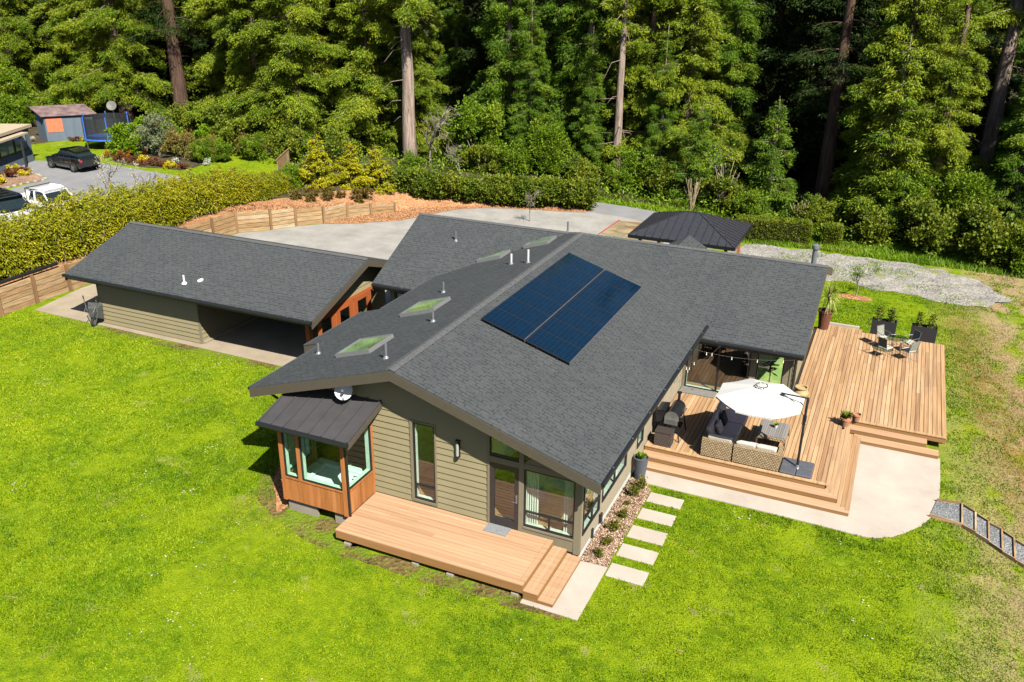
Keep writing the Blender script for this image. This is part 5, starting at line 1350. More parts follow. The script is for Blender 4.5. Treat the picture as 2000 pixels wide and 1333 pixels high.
def conifer(name, seed, H, R, zb, nb, nleaf, r0, leaf, bk, droop=.32, upa=.12, power=.75, llen=.25, lw=.026, flat=.22, limb=True, lean=0, stubs=0):
    rg = np.random.default_rng(seed)
    root = thing(name, None, 'tree', (0, 0, -50))
    # trunk
    m = MB(); pts = []; rad = []
    for i in range(13):
        t = i / 12; pts.append((lean * t * H + rg.normal() * .04, rg.normal() * .04, H * t - .3 * (i == 0))); rad.append(r0 * (1 - .93 * t) * (1.28 if i == 0 else 1))
    m.tube(pts, rad, 12)
    u = (np.arange(nb) + rg.random(nb)) / nb; z = zb + (H - zb - .4) * u ** 1.15
    f = (z - zb) / (H - zb)
    Lb = R * (1 - f) ** power * rg.uniform(.55, 1.22, nb) + .25
    az = np.arange(nb) * 2.39996 + rg.normal(size=nb) * .5
    dr = droop * rg.uniform(.6, 1.4, nb); ua = upa * rg.uniform(.3, 1.6, nb)
    if limb:
        for i in range(nb):
            if z[i] > 17: continue
            d = np.array([math.cos(az[i]), math.sin(az[i])]); q = []
            for s in (0, .35, .7, 1.0): q.append((d[0] * Lb[i] * s, d[1] * Lb[i] * s, z[i] + Lb[i] * (ua[i] * s - dr[i] * s * s)))
            rr = .02 + .012 * Lb[i]; m.tube(q, [rr, rr * .7, rr * .4, .006], 4, cap=False)
    for i in range(stubs):
        zz = rg.uniform(3, zb + 2); a = rg.uniform(0, 2 * PI); ln = rg.uniform(.8, 3.2); d = np.array([math.cos(a), math.sin(a)])
        m.tube([(0, 0, zz), (d[0] * ln * .6, d[1] * ln * .6, zz - ln * .05), (d[0] * ln, d[1] * ln, zz - ln * rg.uniform(0, .5))], [.035, .022, .008], 4, cap=False)
    tr = m.build('trunk', M[bk], root, local=True, smooth=True)
    wgt = Lb ** 1.35 * np.where(z > 16, .3, 1.0); nc = nleaf // 20; bi = rg.choice(nb, nc, p=wgt / wgt.sum())
    s = rg.random(nc) ** .6; Lv = Lb[bi]; c, sn = np.cos(az[bi]), np.sin(az[bi])
    lat = rg.normal(size=nc) * flat * Lv * (1.12 - s * .75) * .8
    hz = z[bi] + Lv * (ua[bi] * s - dr[bi] * s * s) - np.abs(lat) * .28 + rg.normal(size=nc) * .07 - rg.random(nc) ** 2 * .55
    P = np.stack([c * Lv * s - sn * lat, sn * Lv * s + c * lat, hz], 1)
    if lean: P[:, 0] += lean * hz
    sg = np.sign(lat)
    A = np.stack([c * .7 - sn * sg * .7, sn * .7 + c * sg * .7, -.35 + 0 * c], 1)
    base = rg.random(nb)[bi] * .35 + rg.random(nc) * .35
    rep_ = 20; P = np.repeat(P, rep_, 0); A = np.repeat(A, rep_, 0); n_ = len(P); jit = llen * .62
    P = P + rg.normal(size=(n_, 3)) * (jit, jit, jit * .55); A = A + rg.normal(size=(n_, 3)) * .34 - np.array([0, 0, .12])
    V, Fc = cards(P, A, llen * rg.uniform(.6, 1.3, n_), lw * rg.uniform(.7, 1.3, n_), rg)
    base = np.repeat(base, rep_); bi = None; nleaf = n_
    np_mesh('crown', V, Fc, np.clip(base + rg.random(nleaf) * .35, 0, 1), L[leaf], root)
    return root

def shrub(name, seed, n, r, h, leaf, llen=.12, lw=.035, clumps=14, shape='dome', cat='shrub', stem=None, zb=.0, stems=3, cr=.45, part='foliage', up=.35):
    rg = np.random.default_rng(seed); root = thing(name, None, cat, (0, 0, -50))
    th = rg.uniform(0, 2 * PI, clumps); q = rg.random(clumps) ** .6
    zc = zb + (h - zb) * rg.uniform(.12, .86, clumps)
    if shape == 'cone': rr = r * (1 - (zc - zb) / (h - zb)) ** .8 * q
    elif shape == 'col': rr = r * .75 * q
    else: rr = r * np.sqrt(np.clip(1 - ((zc - zb) / (h - zb) * 1.0 - .25) ** 2, .1, 1)) * q * .85
    Cc = np.stack([rr * np.cos(th), rr * np.sin(th), zc], 1)
    k_ = 9; n2 = n // k_; ci = rg.integers(0, clumps, n2); v = nrmz(rg.normal(size=(n2, 3))); v[:, 2] = np.where(rg.random(n2) < .7, np.abs(v[:, 2]), v[:, 2])
    cs = cr * min(r, h / 2) * (rg.uniform(.45, 1.3, clumps) ** 1.2)[ci]
    P = Cc[ci] + v * (cs * (.35 + .75 * rg.random(n2)))[:, None] * (1, 1, 1.15)
    P = np.repeat(P, k_, 0); v = np.repeat(v, k_, 0); ci = np.repeat(ci, k_); tone = np.repeat(rg.random(n2), k_); n = len(P)
    P = P + rg.normal(size=(n, 3)) * llen * .45; P[:, 2] = np.maximum(P[:, 2], .02)
    A = v * .7 + np.array([0, 0, up]) + rg.normal(size=(n, 3)) * .6
    V, Fc = cards(P, A, llen * rg.uniform(.6, 1.35, n), lw * rg.uniform(.7, 1.3, n), rg)
    np_mesh(part, V, Fc, np.clip(rg.random(clumps)[ci] * .35 + tone * .4 + rg.random(n) * .3, 0, 1), L[leaf], root)
    m = MB()
    for k in range(stems):
        j = rg.integers(0, clumps); c = Cc[j]; m.tube([(c[0] * .1, c[1] * .1, -.05), (c[0] * .5, c[1] * .5, c[2] * .5), tuple(c)], [.012 * h + .01, .009 * h + .006, .006], 5, cap=False)
    m.build('stem', M[stem or 'bark2'], root, local=True)
    return root

def bamboo(name, seed, h, r, n=26, nl=1500):
    rg = np.random.default_rng(seed); root = thing(name, None, 'bamboo', (0, 0, -50)); m = MB(); P = []; A = []; rr = []
    for k in range(n):
        a = rg.uniform(0, 2 * PI); q = r * .6 * rg.random() ** .5; b0 = np.array([q * math.cos(a), q * math.sin(a), 0]); hh = h * (rg.uniform(.55, .95) if k % 5 else rg.uniform(.92, 1.12)); ln = rg.uniform(.1, .42) * hh * .5
        d = np.array([math.cos(a), math.sin(a), 0]); pts = [b0 + d * ln * t ** 2 + np.array([0, 0, hh * (t - .10 * t ** 3)]) for t in np.linspace(0, 1, 6)]
        m.tube(pts, [.012, .012, .011, .009, .006, .003], 5, cap=False)
        k_ = nl // n; t = rg.random(k_) ** .75 * .86 + .14; bp = b0 + d * ln * (t ** 2)[:, None] + np.stack([0 * t, 0 * t, hh * (t - .10 * t ** 3)], 1)
        v = rg.normal(size=(k_, 3)); v[:, 2] *= .4; P.append(bp + v * (.17 * (1.25 - t))[:, None] * .8); v2 = nrmz(v); v2[:, 2] -= .35; A.append(v2 + rg.normal(size=(k_, 3)) * .25); rr.append(np.clip(rg.random() * .5 + rg.random(k_) * .5, 0, 1))
    P = np.concatenate(P); A = np.concatenate(A); rr = np.concatenate(rr); ok = P[:, 2] > .05; P, A, rr = P[ok], A[ok], rr[ok]
    V, Fc = cards(P, A,   .22 * rg.uniform(.6, 1.2, len(P)), .024 * rg.uniform(.7, 1.3, len(P)), rg)
    m.build('culms', M['drystalk'], root, local=True); np_mesh('foliage', V, Fc, rr, L['bamboo'], root); return root

def twigs(name, seed, h, n, mat, spread=.55, leaf=None, nl=0, cat='tree', llen=.07):
    rg = np.random.default_rng(seed); root = thing(name, None, cat, (0, 0, -50)); m = MB(); tips = []
    def grow(p, d, ln, r, lv):
        q = p + d * ln; mid = p + d * ln * .5 + rg.normal(size=3) * ln * .06
        m.tube([p, mid, q], [max(r, .013), max(r * .8, .012), max(r * .6, .011)], 5 if lv < 2 else 3, cap=False)
        tips.append(mid); tips.append(q)
        if lv >= 4: return
        for _ in range(n if lv else n + 1):
            nd2 = d + rg.normal(size=3) * spread; nd2[2] = nd2[2] * .8 + .22; nd2 /= np.linalg.norm(nd2); grow(p + d * ln * rg.uniform(.45, 1), nd2, ln * rg.uniform(.55, .82), r * .58, lv + 1)
    grow(np.zeros(3), np.array([0, 0, 1.]), h * .36, .014 * h, 0)
    m.build('branches', mat, root, local=True)
    if nl:
        tp = np.array(tips); P = tp[rg.integers(0, len(tp), nl)] + rg.normal(size=(nl, 3)) * .08
        V, Fc = cards(P, rg.normal(size=(nl, 3)), llen * rg.uniform(.6, 1.3, nl), llen * .35 * np.ones(nl), rg); np_mesh('foliage', V, Fc, rg.random(nl), L[leaf], root)
    return root

PROTO = {}
USED = set()
def place(kind, loc, rz=None, sc=1.0, label=None, group=None, name=None, cat=None):
    p = PROTO[kind]; rz = random.uniform(0, 2 * PI) if rz is None else rz
    if kind not in USED:
        USED.add(kind); p.location = loc; p.rotation_euler = (0, 0, rz); p.scale = (sc, sc, sc) if isinstance(sc, (int, float)) else sc
        if label: p['label'] = label
        if group: p['group'] = group
        r = p
    else:
        if not group and 'group' in p: 
            r = copy_thing(p, loc, rz, sc, label); del r['group']
        else: r = copy_thing(p, loc, rz, sc, label, group)
    if cat: r['category'] = cat
    return r

PROTO['RA'] = conifer('redwood_tree', 21, 27, 4.6, 1.0, 90, 170000, .55, 'redwood', 'bark1', droop=.36, flat=.26)
PROTO['RB'] = conifer('redwood_tree', 22, 25, 4.1, 1.6, 84, 150000, .5, 'redwood', 'bark1', droop=.42, flat=.26, llen=.24)
PROTO['RC'] = conifer('redwood_tree', 23, 28, 5.0, 3.2, 88, 170000, .65, 'redwood', 'bark1', droop=.30, flat=.28)
PROTO['FA'] = conifer('fir_tree', 24, 22, 3.7, .6, 108, 140000, .38, 'fir', 'bark2', droop=.22, upa=.06, power=.9, flat=.20, llen=.24, lw=.024)
PROTO['FB'] = conifer('fir_tree', 25, 19, 3.3, .5, 100, 120000, .34, 'fir', 'bark2', droop=.26, upa=.1, power=.95, flat=.22, llen=.24, lw=.024)
PROTO['DK'] = conifer('shade_toned_conifer', 26, 27, 4.3, 2.0, 60, 42000, .5, 'dark', 'barkdark', droop=.36, flat=.26, llen=.34, lw=.05)  # shade of the deep forest put into the leaf colour
PROTO['B1'] = conifer('bare_trunk_tree', 27, 30, 3.4, 12.8, 44, 36000, .62, 'redwood', 'bark2', stubs=16)
PROTO['B2'] = conifer('bare_trunk_tree', 28, 27, 2.7, 12.0, 40, 8000, .37, 'redwood', 'bark2', stubs=22)
PROTO['B3'] = conifer('bare_trunk_tree', 29, 30, 4.0, 9.0, 50, 13000, .78, 'dark', 'barkdark', stubs=10)
PROTO['YS'] = conifer('young_spruce', 30, 8.5, 2.3, .2, 70, 30000, .12, 'fir', 'bark2', droop=.12, upa=.15, power=.9, llen=.22, lw=.024)
PROTO['YR'] = conifer('young_redwood', 31, 11, 2.4, 1.0, 60, 34000, .14, 'redwood', 'deadwood', droop=.2, upa=.2, power=.8, llen=.24, lw=.026, flat=.24)
PROTO['GC'] = conifer('golden_conifer', 32, 4.0, 1.5, .1, 50, 13000, .06, 'gold', 'bark2', droop=.05, upa=.22, power=1.1, llen=.15, lw=.035, flat=.22)
PROTO['BL'] = shrub('broadleaf_tree', 33, 26000, 2.6, 6.2, 'bush', .20, .06, 34, cat='tree', zb=.4, part='crown', stems=6)
PROTO['BM'] = shrub('broadleaf_bush', 34, 13000, 1.5, 2.6, 'bush', .15, .045, 20, cat='bush', stems=5)
PROTO['BD'] = shrub('dark_bush', 35, 13000, 1.6, 2.4, 'hedge', .16, .05, 20, cat='bush', stems=5)
PROTO['HD'] = shrub('hedge_shrub', 36, 6500, .95, 1.62, 'hedge', .17, .045, 16, cat='shrub', up=.1)
PROTO['RS'] = shrub('russet_shrub', 37, 900, .42, .75, 'russet', .10, .03, 10, cat='shrub', up=.6)
PROTO['BA'] = bamboo('bamboo', 38, 2.9, .75, 44, 7000)
PROTO['BB'] = bamboo('bamboo', 39, 2.7, .8, 40, 6600)
PROTO['SS'] = shrub('bed_shrub', 40, 420, .21, .36, 'shrub', .055, .017, 9, cat='shrub', up=.4)
PROTO['TW'] = twigs('bare_deciduous_tree', 41, 6.5, 3, M['deadwood'], .6)
PROTO['TL'] = twigs('leafing_tree', 42, 6.0, 3, M['deadwood'], .42, 'bright', 1100, llen=.13)
PROTO['OL'] = shrub('olive_shrub', 43, 7000, 1.5, 3.4, 'olive', .13, .035, 22, cat='shrub', stems=5)
PROTO['RU'] = shrub('rusty_heather', 44, 7000, 1.7, 1.9, 'rust', .16, .03, 22, cat='shrub', up=.8)
PROTO['BR'] = shrub('bright_shrub', 45, 5200, 1.2, 2.5, 'bright', .17, .055, 18, cat='shrub', stems=5)

# hand-placed trees at the edge of the forest
TREES = [
 ('B1', (-31.0, 43.6, .2), 1.0, 'thick grey brown bare trunk rising behind the left end of the dark hedge'),
 ('B2', (-14.1, 46.7, 0), 1.0, 'slender bare trunk wrapped in ivy at the end of the road'),
 ('B2', (-35.5, 50.5, .4), .95, 'thin bare trunk just behind the thick grey brown trunk'),
 ('B3', (-58.2, 46.5, 1), 1.0, 'massive blackish trunk in deep shade behind the neighbour garden'),
 ('B3', (1.7, 45.2, 0), .8, 'dark leaning trunk with reddish light patches in the shaded forest gap'),
 ('B1', (11.55, 47.6, 0), 1.0, 'sunlit bare trunk in the upper right corner of the forest'),
 ('B2', (9.15, 50.5, 0), .85, 'thin pale trunk between dark conifers left of the sunlit corner trunk'),
 ('RC', (-63.5, 44.5, 1), 1.0, 'broad redwood with low boughs over the trampoline'),
 ('RA', (-70.5, 46.0, 1), .95, 'broad redwood rising behind the blue shed'),
 ('RB', (-77, 43.5, 1), 1.0, 'redwood at the left edge above the tan roof'),
 ('RA', (-51.5, 47.5, .9), 1.05, 'redwood with sunlit boughs right of the blackish trunk'),
 ('RB', (-46.5, 44.0, .8), 1.0, 'redwood whose boughs hang over the far end of the bamboo'),
 ('RC', (-41.5, 42.6, .7), 1.0, 'redwood with thick double trunk behind the golden conifers'),
 ('RA', (-36.2, 45.5, .5), 1.05, 'dense redwood left of the thick bare trunk'),
 ('RB', (-32.5, 46.8, .4), .8, 'redwood filling in beneath the thick bare trunk'),
 ('FA', (-25.2, 50.5, .2), 1.1, 'large fir right of the bare white shrub'),
 ('FB', (-21.0, 51.5, .1), 1.1, 'fir with drooping sprays above the middle of the dark hedge'),
 ('FA', (-17.8, 50.0, 0), 1.12, 'tall fir directly left of the ivy trunk'),
 ('RB', (-12.6, 49.2, 0), .95, 'redwood with yellowish boughs behind the ivy trunk'),
 ('RA', (-9.2, 48.8, 0), .92, 'redwood right of the ivy trunk with dead grey branches'),
 ('FB', (-16.4, 46.6, 0), .62, 'smaller fir left of the ivy trunk'),
 ('FA', (-10.6, 46.4, 0), .55, 'small fir just right of the ivy trunk'),
 ('FB', (-21.8, 47.4, .1), .75, 'mid sized fir behind the bright broadleaf bushes'),
 ('FB', (-6.5, 51.0, 0), 1.0, 'fir at the left rim of the dark forest gap'),
 ('YS', (-1.6, 42.2, 0), .95, 'young spruce at the left side of the dark leaning trunk'),
 ('YS', (-7.0, 43.6, 0), .85, 'young spruce above the grass verge by the road'),
 ('RA', (8.5, 42.2, 0), .72, 'tall redwood with bright boughs behind the leafy trees by the gravel'),
 ('RB', (5.6, 43.4, 0), .95, 'tall redwood at the right rim of the dark forest gap'),
 ('YR', (5.7, 40.3, 0), 1.12, 'pointed young redwood with a pale thin trunk in the sunlit clearing edge'),
 ('RB', (15.2, 45.3, 0), .8, 'redwood with bright boughs right of the pointed young redwood'),
 ('RA', (5.3, 47.5, 0), .8, 'redwood behind the pointed young redwood'),
 ('FB', (13.2, 41.0, 0), .75, 'fir above the gravel pad at the right edge of the forest'),
 ('FA', (16.3, 40.2, 0), .8, 'fir cut by the right picture edge'),
 ('YS', (14.2, 37.6, 0), .8, 'young spruce in front of the fir at the right picture edge'),
 ('FB', (12.6, 44.2, 0), .52, 'bushy fir beneath the sunlit corner trunk'),
]
for k, loc, sc, lab in TREES: place(k, loc, sc=sc, label=lab)
BUSH = [
 ('BL', (-25.6, 45.6, .2), .9, 'bright green broadleaf tree left of the large fir'),
 ('BL', (-19.6, 45.5, .1), .72, 'bright broadleaf tree above the right half of the dark hedge'),
 ('BM', (-11.4, 45.0, 0), 1.05, 'low broadleaf tree at the foot of the ivy trunk'),
 ('BD', (-9.4, 44.2, 0), 1.1, 'dark bush right of the ivy trunk above the verge'),
 ('BD', (-15.9, 43.6, 0), 1.0, 'dark bush left of the ivy trunk above the road'),
 ('BM', (-13.2, 44.0, 0), .8, 'round green bush at the base of the ivy trunk'),
 ('BM', (-21.6, 43.6, .1), 1.0, 'yellow green bush behind the middle of the dark hedge'),
 ('BD', (-24.3, 43.4, .1), 1.1, 'dark green bush below the bare white shrub'),
 ('BM', (-29.6, 41.6, .2), .6, 'green bush at the foot of the thick bare trunk'),
 ('BD', (-4.6, 41.6, 0), 1.0, 'dark bush beside the dry stalks'),
 ('BM', (-2.4, 40.0, 0), .75, 'green bush behind the left end of the clipped hedge'),
 ('BD', (1.8, 39.4, 0), .9, 'dark bush behind the right end of the clipped hedge'),
 ('BL', (6.8, 39.6, 0), .72, 'bright leafy tree under the pointed young redwood'),
 ('BL', (10.2, 40.0, 0), .75, 'leafy tree right of the pointed young redwood'),
 ('BD', (8.2, 37.6, 0), 1.25, 'dark bush at the gravel edge under the leafy trees'),
 ('BD', (11.6, 37.0, 0), 1.3, 'dark bush at the top right of the gravel pad'),
 ('BM', (13.6, 36.0, 0), .9, 'green bush at the grassy forest corner'),
 ('BD', (5.4, 38.2, 0), .9, 'dark bush right of the clipped hedges'),
 ('BD', (16.3, 35.2, 0), 1.2, 'dark bush at the right picture edge above the bank'),
 ('BL', (-67.5, 42.5, 1), .85, 'light green broadleaf tree behind the blue shed'),
 ('BL', (-74.5, 40.5, 1), .9, 'light green broadleaf tree behind the tan roofed house'),
 ('BM', (-71.0, 38.8, 1.1), 1.1, 'light green bush between the tan roofed house and the shed'),
 ('BD', (-54.5, 44.2, 1), 1.3, 'dark bush in the shade below the blackish trunk'),
 ('BD', (-48.5, 41.0, 1), 1.4, 'dark bush under the redwood boughs above the neighbour garden'),
 ('BD', (-44.2, 38.6, 1), 1.3, 'dark bush behind the far bamboo end'),
 ('BD', (-38.6, 37.6, .9), 1.2, 'dark bush behind the wooden fence panel'),
 ('BD', (-34.8, 39.0, .7), 1.2, 'dark bush behind the golden conifers'),
]
for k, loc, sc, lab in BUSH: place(k, loc, sc=sc, label=lab)
place('TW', (-28.6, 42.9, .2), sc=1.15, label='leafless white twigged shrub right of the thick bare trunk')
place('TW', (-25.6, 41.9, .2), sc=.62, label='smaller leafless grey shrub below the white twigged shrub')
place('TW', (-15.7, 33.2, 0), sc=.48, label='small bare white sapling beside the driveway behind the roof ridge')
place('TL', (-5.2, 43.2, 0), sc=1.05, label='thin leafing tree with sparse bright leaves above the dry stalks')
place('TL', (5.42, 26.95, .01), sc=.42, label='thin staked sapling in a bark ring on the lawn behind the deck', name='sapling')

# crowd of trees further in
rg = np.random.default_rng(5)
occ = [np.array(t[1][:2]) for t in TREES]
kinds = ['DK', 'DK', 'RB', 'DK', 'FA', 'DK', 'DK', 'FB', 'DK', 'RA']  # mostly trees with shade in their leaf colour, so gaps read dark
cnt = 0
for row, (off, step) in enumerate(((7, 5.0), (13, 5.6), (20, 6.2), (29, 7.5))):
    x = -118.
    while x < 46:
        x += step * rg.uniform(.75, 1.25)
        edge = np.interp(x, [-120, -80, -60, -45, -36, -20, -5, 0, 6, 14, 46], [40, 42, 46, 44, 43, 50, 49, 47, 43, 40, 36])
        y = edge + off + rg.uniform(-2, 2)
        p = np.array([x, y])
        if min(np.linalg.norm(p - o) for o in occ) < 3.4 or (9.6 < x < 13.6 and y < 50): continue
        if x > 40 - off: continue
        occ.append(p)
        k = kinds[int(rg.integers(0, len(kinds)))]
        if -7 < x < 5 and row < 2: k = 'DK'  # forest gap darkened by leaf colour as well as by real shade
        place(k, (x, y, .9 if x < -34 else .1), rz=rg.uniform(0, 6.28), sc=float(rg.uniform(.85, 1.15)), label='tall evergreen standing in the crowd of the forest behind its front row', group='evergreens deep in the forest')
        cnt += 1
print('crowd', cnt)
# shade casters east of the clearing (also visible at the right picture edge)
for x, y, k in ((20.5, 38, 'RA'), (24.5, 42, 'RC'), (21.5, 45, 'FA'), (27, 36.5, 'RB')):
    place(k, (x, y, 0), sc=1.0, label='evergreen at the forest edge beyond the right picture edge', group='evergreens beyond the right edge')
# far wood behind everything
n = 46000; P = np.stack([rg.uniform(-190, 90, n), rg.uniform(86, 105, n), rg.random(n) ** .8 * 24], 1)
A = rg.normal(size=(n, 3)); A[:, 2] -= .6
V, Fc = cards(P, A, rg.uniform(.9, 1.9, n), rg.uniform(.25, .5, n), rg)
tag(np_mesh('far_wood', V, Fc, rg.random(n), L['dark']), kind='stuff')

# hedges and planting
hb = [(-33.4, 3.0, 1), (-33.4, 29.2, .62)]
i = 0; y = .5
while y < 29.4:
    t = (y - 3) / 26.; s = np.interp(y, [3, 8, 13, 18, 25, 28, 30], [1.0, 1.0, .98, .9, .74, .55, .5])
    for xx in (-32.75, -34.1):
        x = xx + rg.uniform(-.2, .2) + (np.interp(y, [24, 29.5], [0, .9]) if y > 24 else 0)
        place('BA' if i % 2 else 'BB', (x, y + rg.uniform(-.2, .2), 1.22 if y < 25 else 1.05), rz=rg.uniform(0, 6.28), sc=(float(s ** .5 * 1.0), float(s ** .5), float(s * rg.uniform(.9, 1.14))), label='yellow green bamboo clump in the long row behind the retaining wall', group='bamboo clumps behind the retaining wall'); i += 1
    y += 1.0
for (x, y, z), s, lab in (((-31.5, 31.5, .95), 1.02, 'tallest and leftmost of the golden conifers'), ((-29.5, 32.7, .8), .93, 'middle one of the three golden conifers'), ((-27.7, 33.2, .7), .9, 'rightmost golden conifer next to the dark hedge')):
    place('GC', (x, y, z), sc=s, label=lab, group='golden conifers above the mulch')
place('BM', (-32.6, 29.6, 1.0), sc=.62, label='small grey green bush left of the golden conifers by the bamboo end'); place('BM', (-33.2, 30.6, 1.0), sc=.55, label='small upright bush against the tan fence panel')
hl = [(-27.6, 34.0), (-23.6, 34.9), (-19.9, 36.0), (-16.4, 37.2), (-13.7, 38.2)]
n = 19
for k in range(n):
    t = k / (n - 1) * 4; j = min(3, int(t)); f_ = t - j; x = hl[j][0] + (hl[j + 1][0] - hl[j][0]) * f_; y = hl[j][1] + (hl[j + 1][1] - hl[j][1]) * f_
    place('HD', (x + rg.uniform(-.1, .1), y + rg.uniform(-.15, .15), np.interp(x, [-28, -14], [.55, .15])), rz=rg.uniform(0, 6.28), sc=float(rg.uniform(.92, 1.12)), label='dark green shrub in the informal hedge behind the driveway mulch', group='shrubs of the dark hedge')
for i, (x, y) in enumerate([(-30.4, 27.5), (-29.9, 28.5), (-28.7, 28.5), (-28.4, 29.6), (-27.2, 30.0), (-27.0, 30.9), (-29.2, 29.4), (-29.3, 27.6)]):
    place('RS', (x, y, .82 if x < -29 else .68), sc=float(rg.uniform(.95, 1.35)), label='low reddish brown shrub in the orange mulch above the timber wall', group='reddish shrubs in the mulch')
for i, ((x, y), s, lab) in enumerate((((.47, .37), .9, 'small green shrub nearest the walkway slab in the mulch bed'), ((.5, .98), .95, 'second small shrub from the walkway slab in the mulch bed'), ((.47, 1.72), 1.2, 'larger shrub third from the walkway slab in the mulch bed'), ((.49, 2.5), 1.05, 'small shrub in the middle of the mulch bed by the house'), ((.42, 3.2), .6, 'tiniest sprout in the mulch bed beside the house'), ((.42, 3.82), 1.25, 'reddish tipped shrub second from the grey planter'), ((.5, 4.32), 1.3, 'bushy shrub at the patio end of the mulch bed'))):
    place('SS', (x, y, .03), sc=s, label=lab, group='shrubs in the mulch bed by the house')
def hedge_block(x0, x1, y0, y1, h, n, seed, label, rot=.0):
    rg = np.random.default_rng(seed); cx, cy = (x0 + x1) / 2, (y0 + y1) / 2; root = thing('clipped_hedge', label, 'hedge', (cx, cy, 0), rot)
    w, d = (x1 - x0) / 2, (y1 - y0) / 2; u = rg.uniform(-1, 1, (n, 3)); fc = rg.choice(5, n, p=[.34, .28, .14, .14, .10]); P = u * np.array([w, d, h / 2]); P[:, 2] += h / 2
    P[fc == 0, 2] = h; P[fc == 1, 1] = -d; P[fc == 2, 0] = -w; P[fc == 3, 0] = w; P[fc == 4, 1] = d; P += rg.normal(size=P.shape) * .045; P[:, 2] = np.clip(P[:, 2], .02, None)
    N = np.array([(0, 0, 1), (0, -1, 0), (-1, 0, 0), (1, 0, 0), (0, 1, 0)])[fc] + rg.normal(size=(n, 3)) * .6 + (0, 0, .3)
    V, Fc = cards(P, N, rg.uniform(.06, .13, n), rg.uniform(.02, .04, n), rg); np_mesh('foliage', V, Fc, rg.random(n), L['clip'], root)
    m = MB(); m.box(-w + .08, w - .08, -d + .08, d - .08, 0, h - .08); m.build('inner_branches', M['barkdark'], root, local=True)
hedge_block(-2.3, 1.95, 35.2, 36.3, 1.32, 15000, 3, 'long clipped box hedge behind the black gazebo roof', .2); hedge_block(2.75, 3.75, 36.2, 37.1, 1.15, 5000, 4, 'short clipped hedge block right of the long one')

# dry pampas stalks
for (x, y), s, lab in (((-4.6, 41.6), 1.0, 'tall dry pale pampas stalks above the gazebo roof'), ((-6.6, 41.0), .7, 'leaning dry stalks left of the tall pampas'), ((1.0, 38.8), .6, 'dry stalks leaning behind the clipped hedge')):
    t = thing('pampas_stalks', lab, 'dry plant', (x, y, 0)); m = MB(); rg2 = np.random.default_rng(int(abs(x * 10)))
    for k in range(26):
        a = rg2.uniform(0, 2 * PI); ln = rg2.uniform(1.5, 3.6) * s; sp = rg2.uniform(.05, .8) * ln * .5; d = np.array([math.cos(a), math.sin(a), 0]); m.tube([d * .15, d * (.15 + sp * .4) + (0, 0, ln * .6), d * (.15 + sp) + (0, 0, ln)], [.011, .010, .022], 5)
    m.build('stalks', M['drystalk'], t, local=True)

fp = thing('fence_panel', 'tan wooden fence panel between the bamboo end and the golden conifers', 'fence', (-35, 32, 1)); m = MB()
for k in range(14):
    a = np.array([-34.3, 30.6]) + (np.array([-36.2, 34.4]) - np.array([-34.3, 30.6])) * (k + .5) / 14; m.obox((a[0], a[1], 1.95), (-.065, .13, 0), (.01, .005, 0), (0, 0, .95))
m.build('boards', M['timber'], fp)
m = MB(); m.beam((-34.28, 30.55, 2.93), (-36.2, 34.4, 2.93), .08, .06); m.build('cap_rail', M['post'], fp)
# ================================================================== neighbour plot
nh = thing('neighbour_house', 'blue grey flat roofed neighbour house with tan roof at the left edge', 'house', (-60, 28, ZN))
K = np.array([-56.6, 28.43, ZN]); ev = np.array([.42, -.907, 0]); wv = np.array([-.907, -.42, 0]); zv = np.array([0, 0, 1.])
def nbox(m, s0, s1, d0, d1, z0, z1):
    m.obox(K + ev * (s0 + s1) / 2 + wv * (d0 + d1) / 2 + zv * (z0 + z1) / 2, ev * (s1 - s0) / 2, wv * (d1 - d0) / 2, zv * (z1 - z0) / 2)
m = MB(); nbox(m, 0, 10, 0, 9, -.3, 2.62); m.build('wall', M['nblue'], nh)
m = MB(); nbox(m, -.25, 10.3, -.2, 9.4, 2.64, 2.86); m.build('roof', M['ntan'], nh)
m = MB(); nbox(m, 1.5, 10.3, -.75, -.21, 2.40, 2.52); m.build('porch_roof', M['ntan'], nh)
for s0, s1 in ((.65, 2.5), (2.62, 4.7)):
    m = MB(); nbox(m, s0, s1, -.05, -.005, 1.08, 2.42); f_ = m.build('window', M['ntrim'], nh)
    g = MB(); nbox(g, s0 + .12, s1 - .12, -.065, -.052, 1.2, 2.3); g.build('pane', plain('pale_reflecting_pane', (.26, .33, .31), .08, spec=.8), f_)
m = MB(); nbox(m, 2.5, 2.64, -.72, -.6, -.1, 2.4); m.build('post', M['ntrim'], nh)
sh = thing('shed', 'blue garden shed with rusty sloping tin roof and faded orange panel', 'shed', (-62.5, 37, ZN))
ax = np.array([.29, 1.93, 0]); ax /= np.linalg.norm(ax)   # left gable wall direction
A0 = np.array([-64.9, 35.4, 0]); B0 = np.array([-64.35, 37.4, 0]); ex = np.array([4.6, -.9, 0]); 
A0 = np.array([-64.72, 35.52, ZN]); B0 = np.array([-60.4, 36.1, ZN])
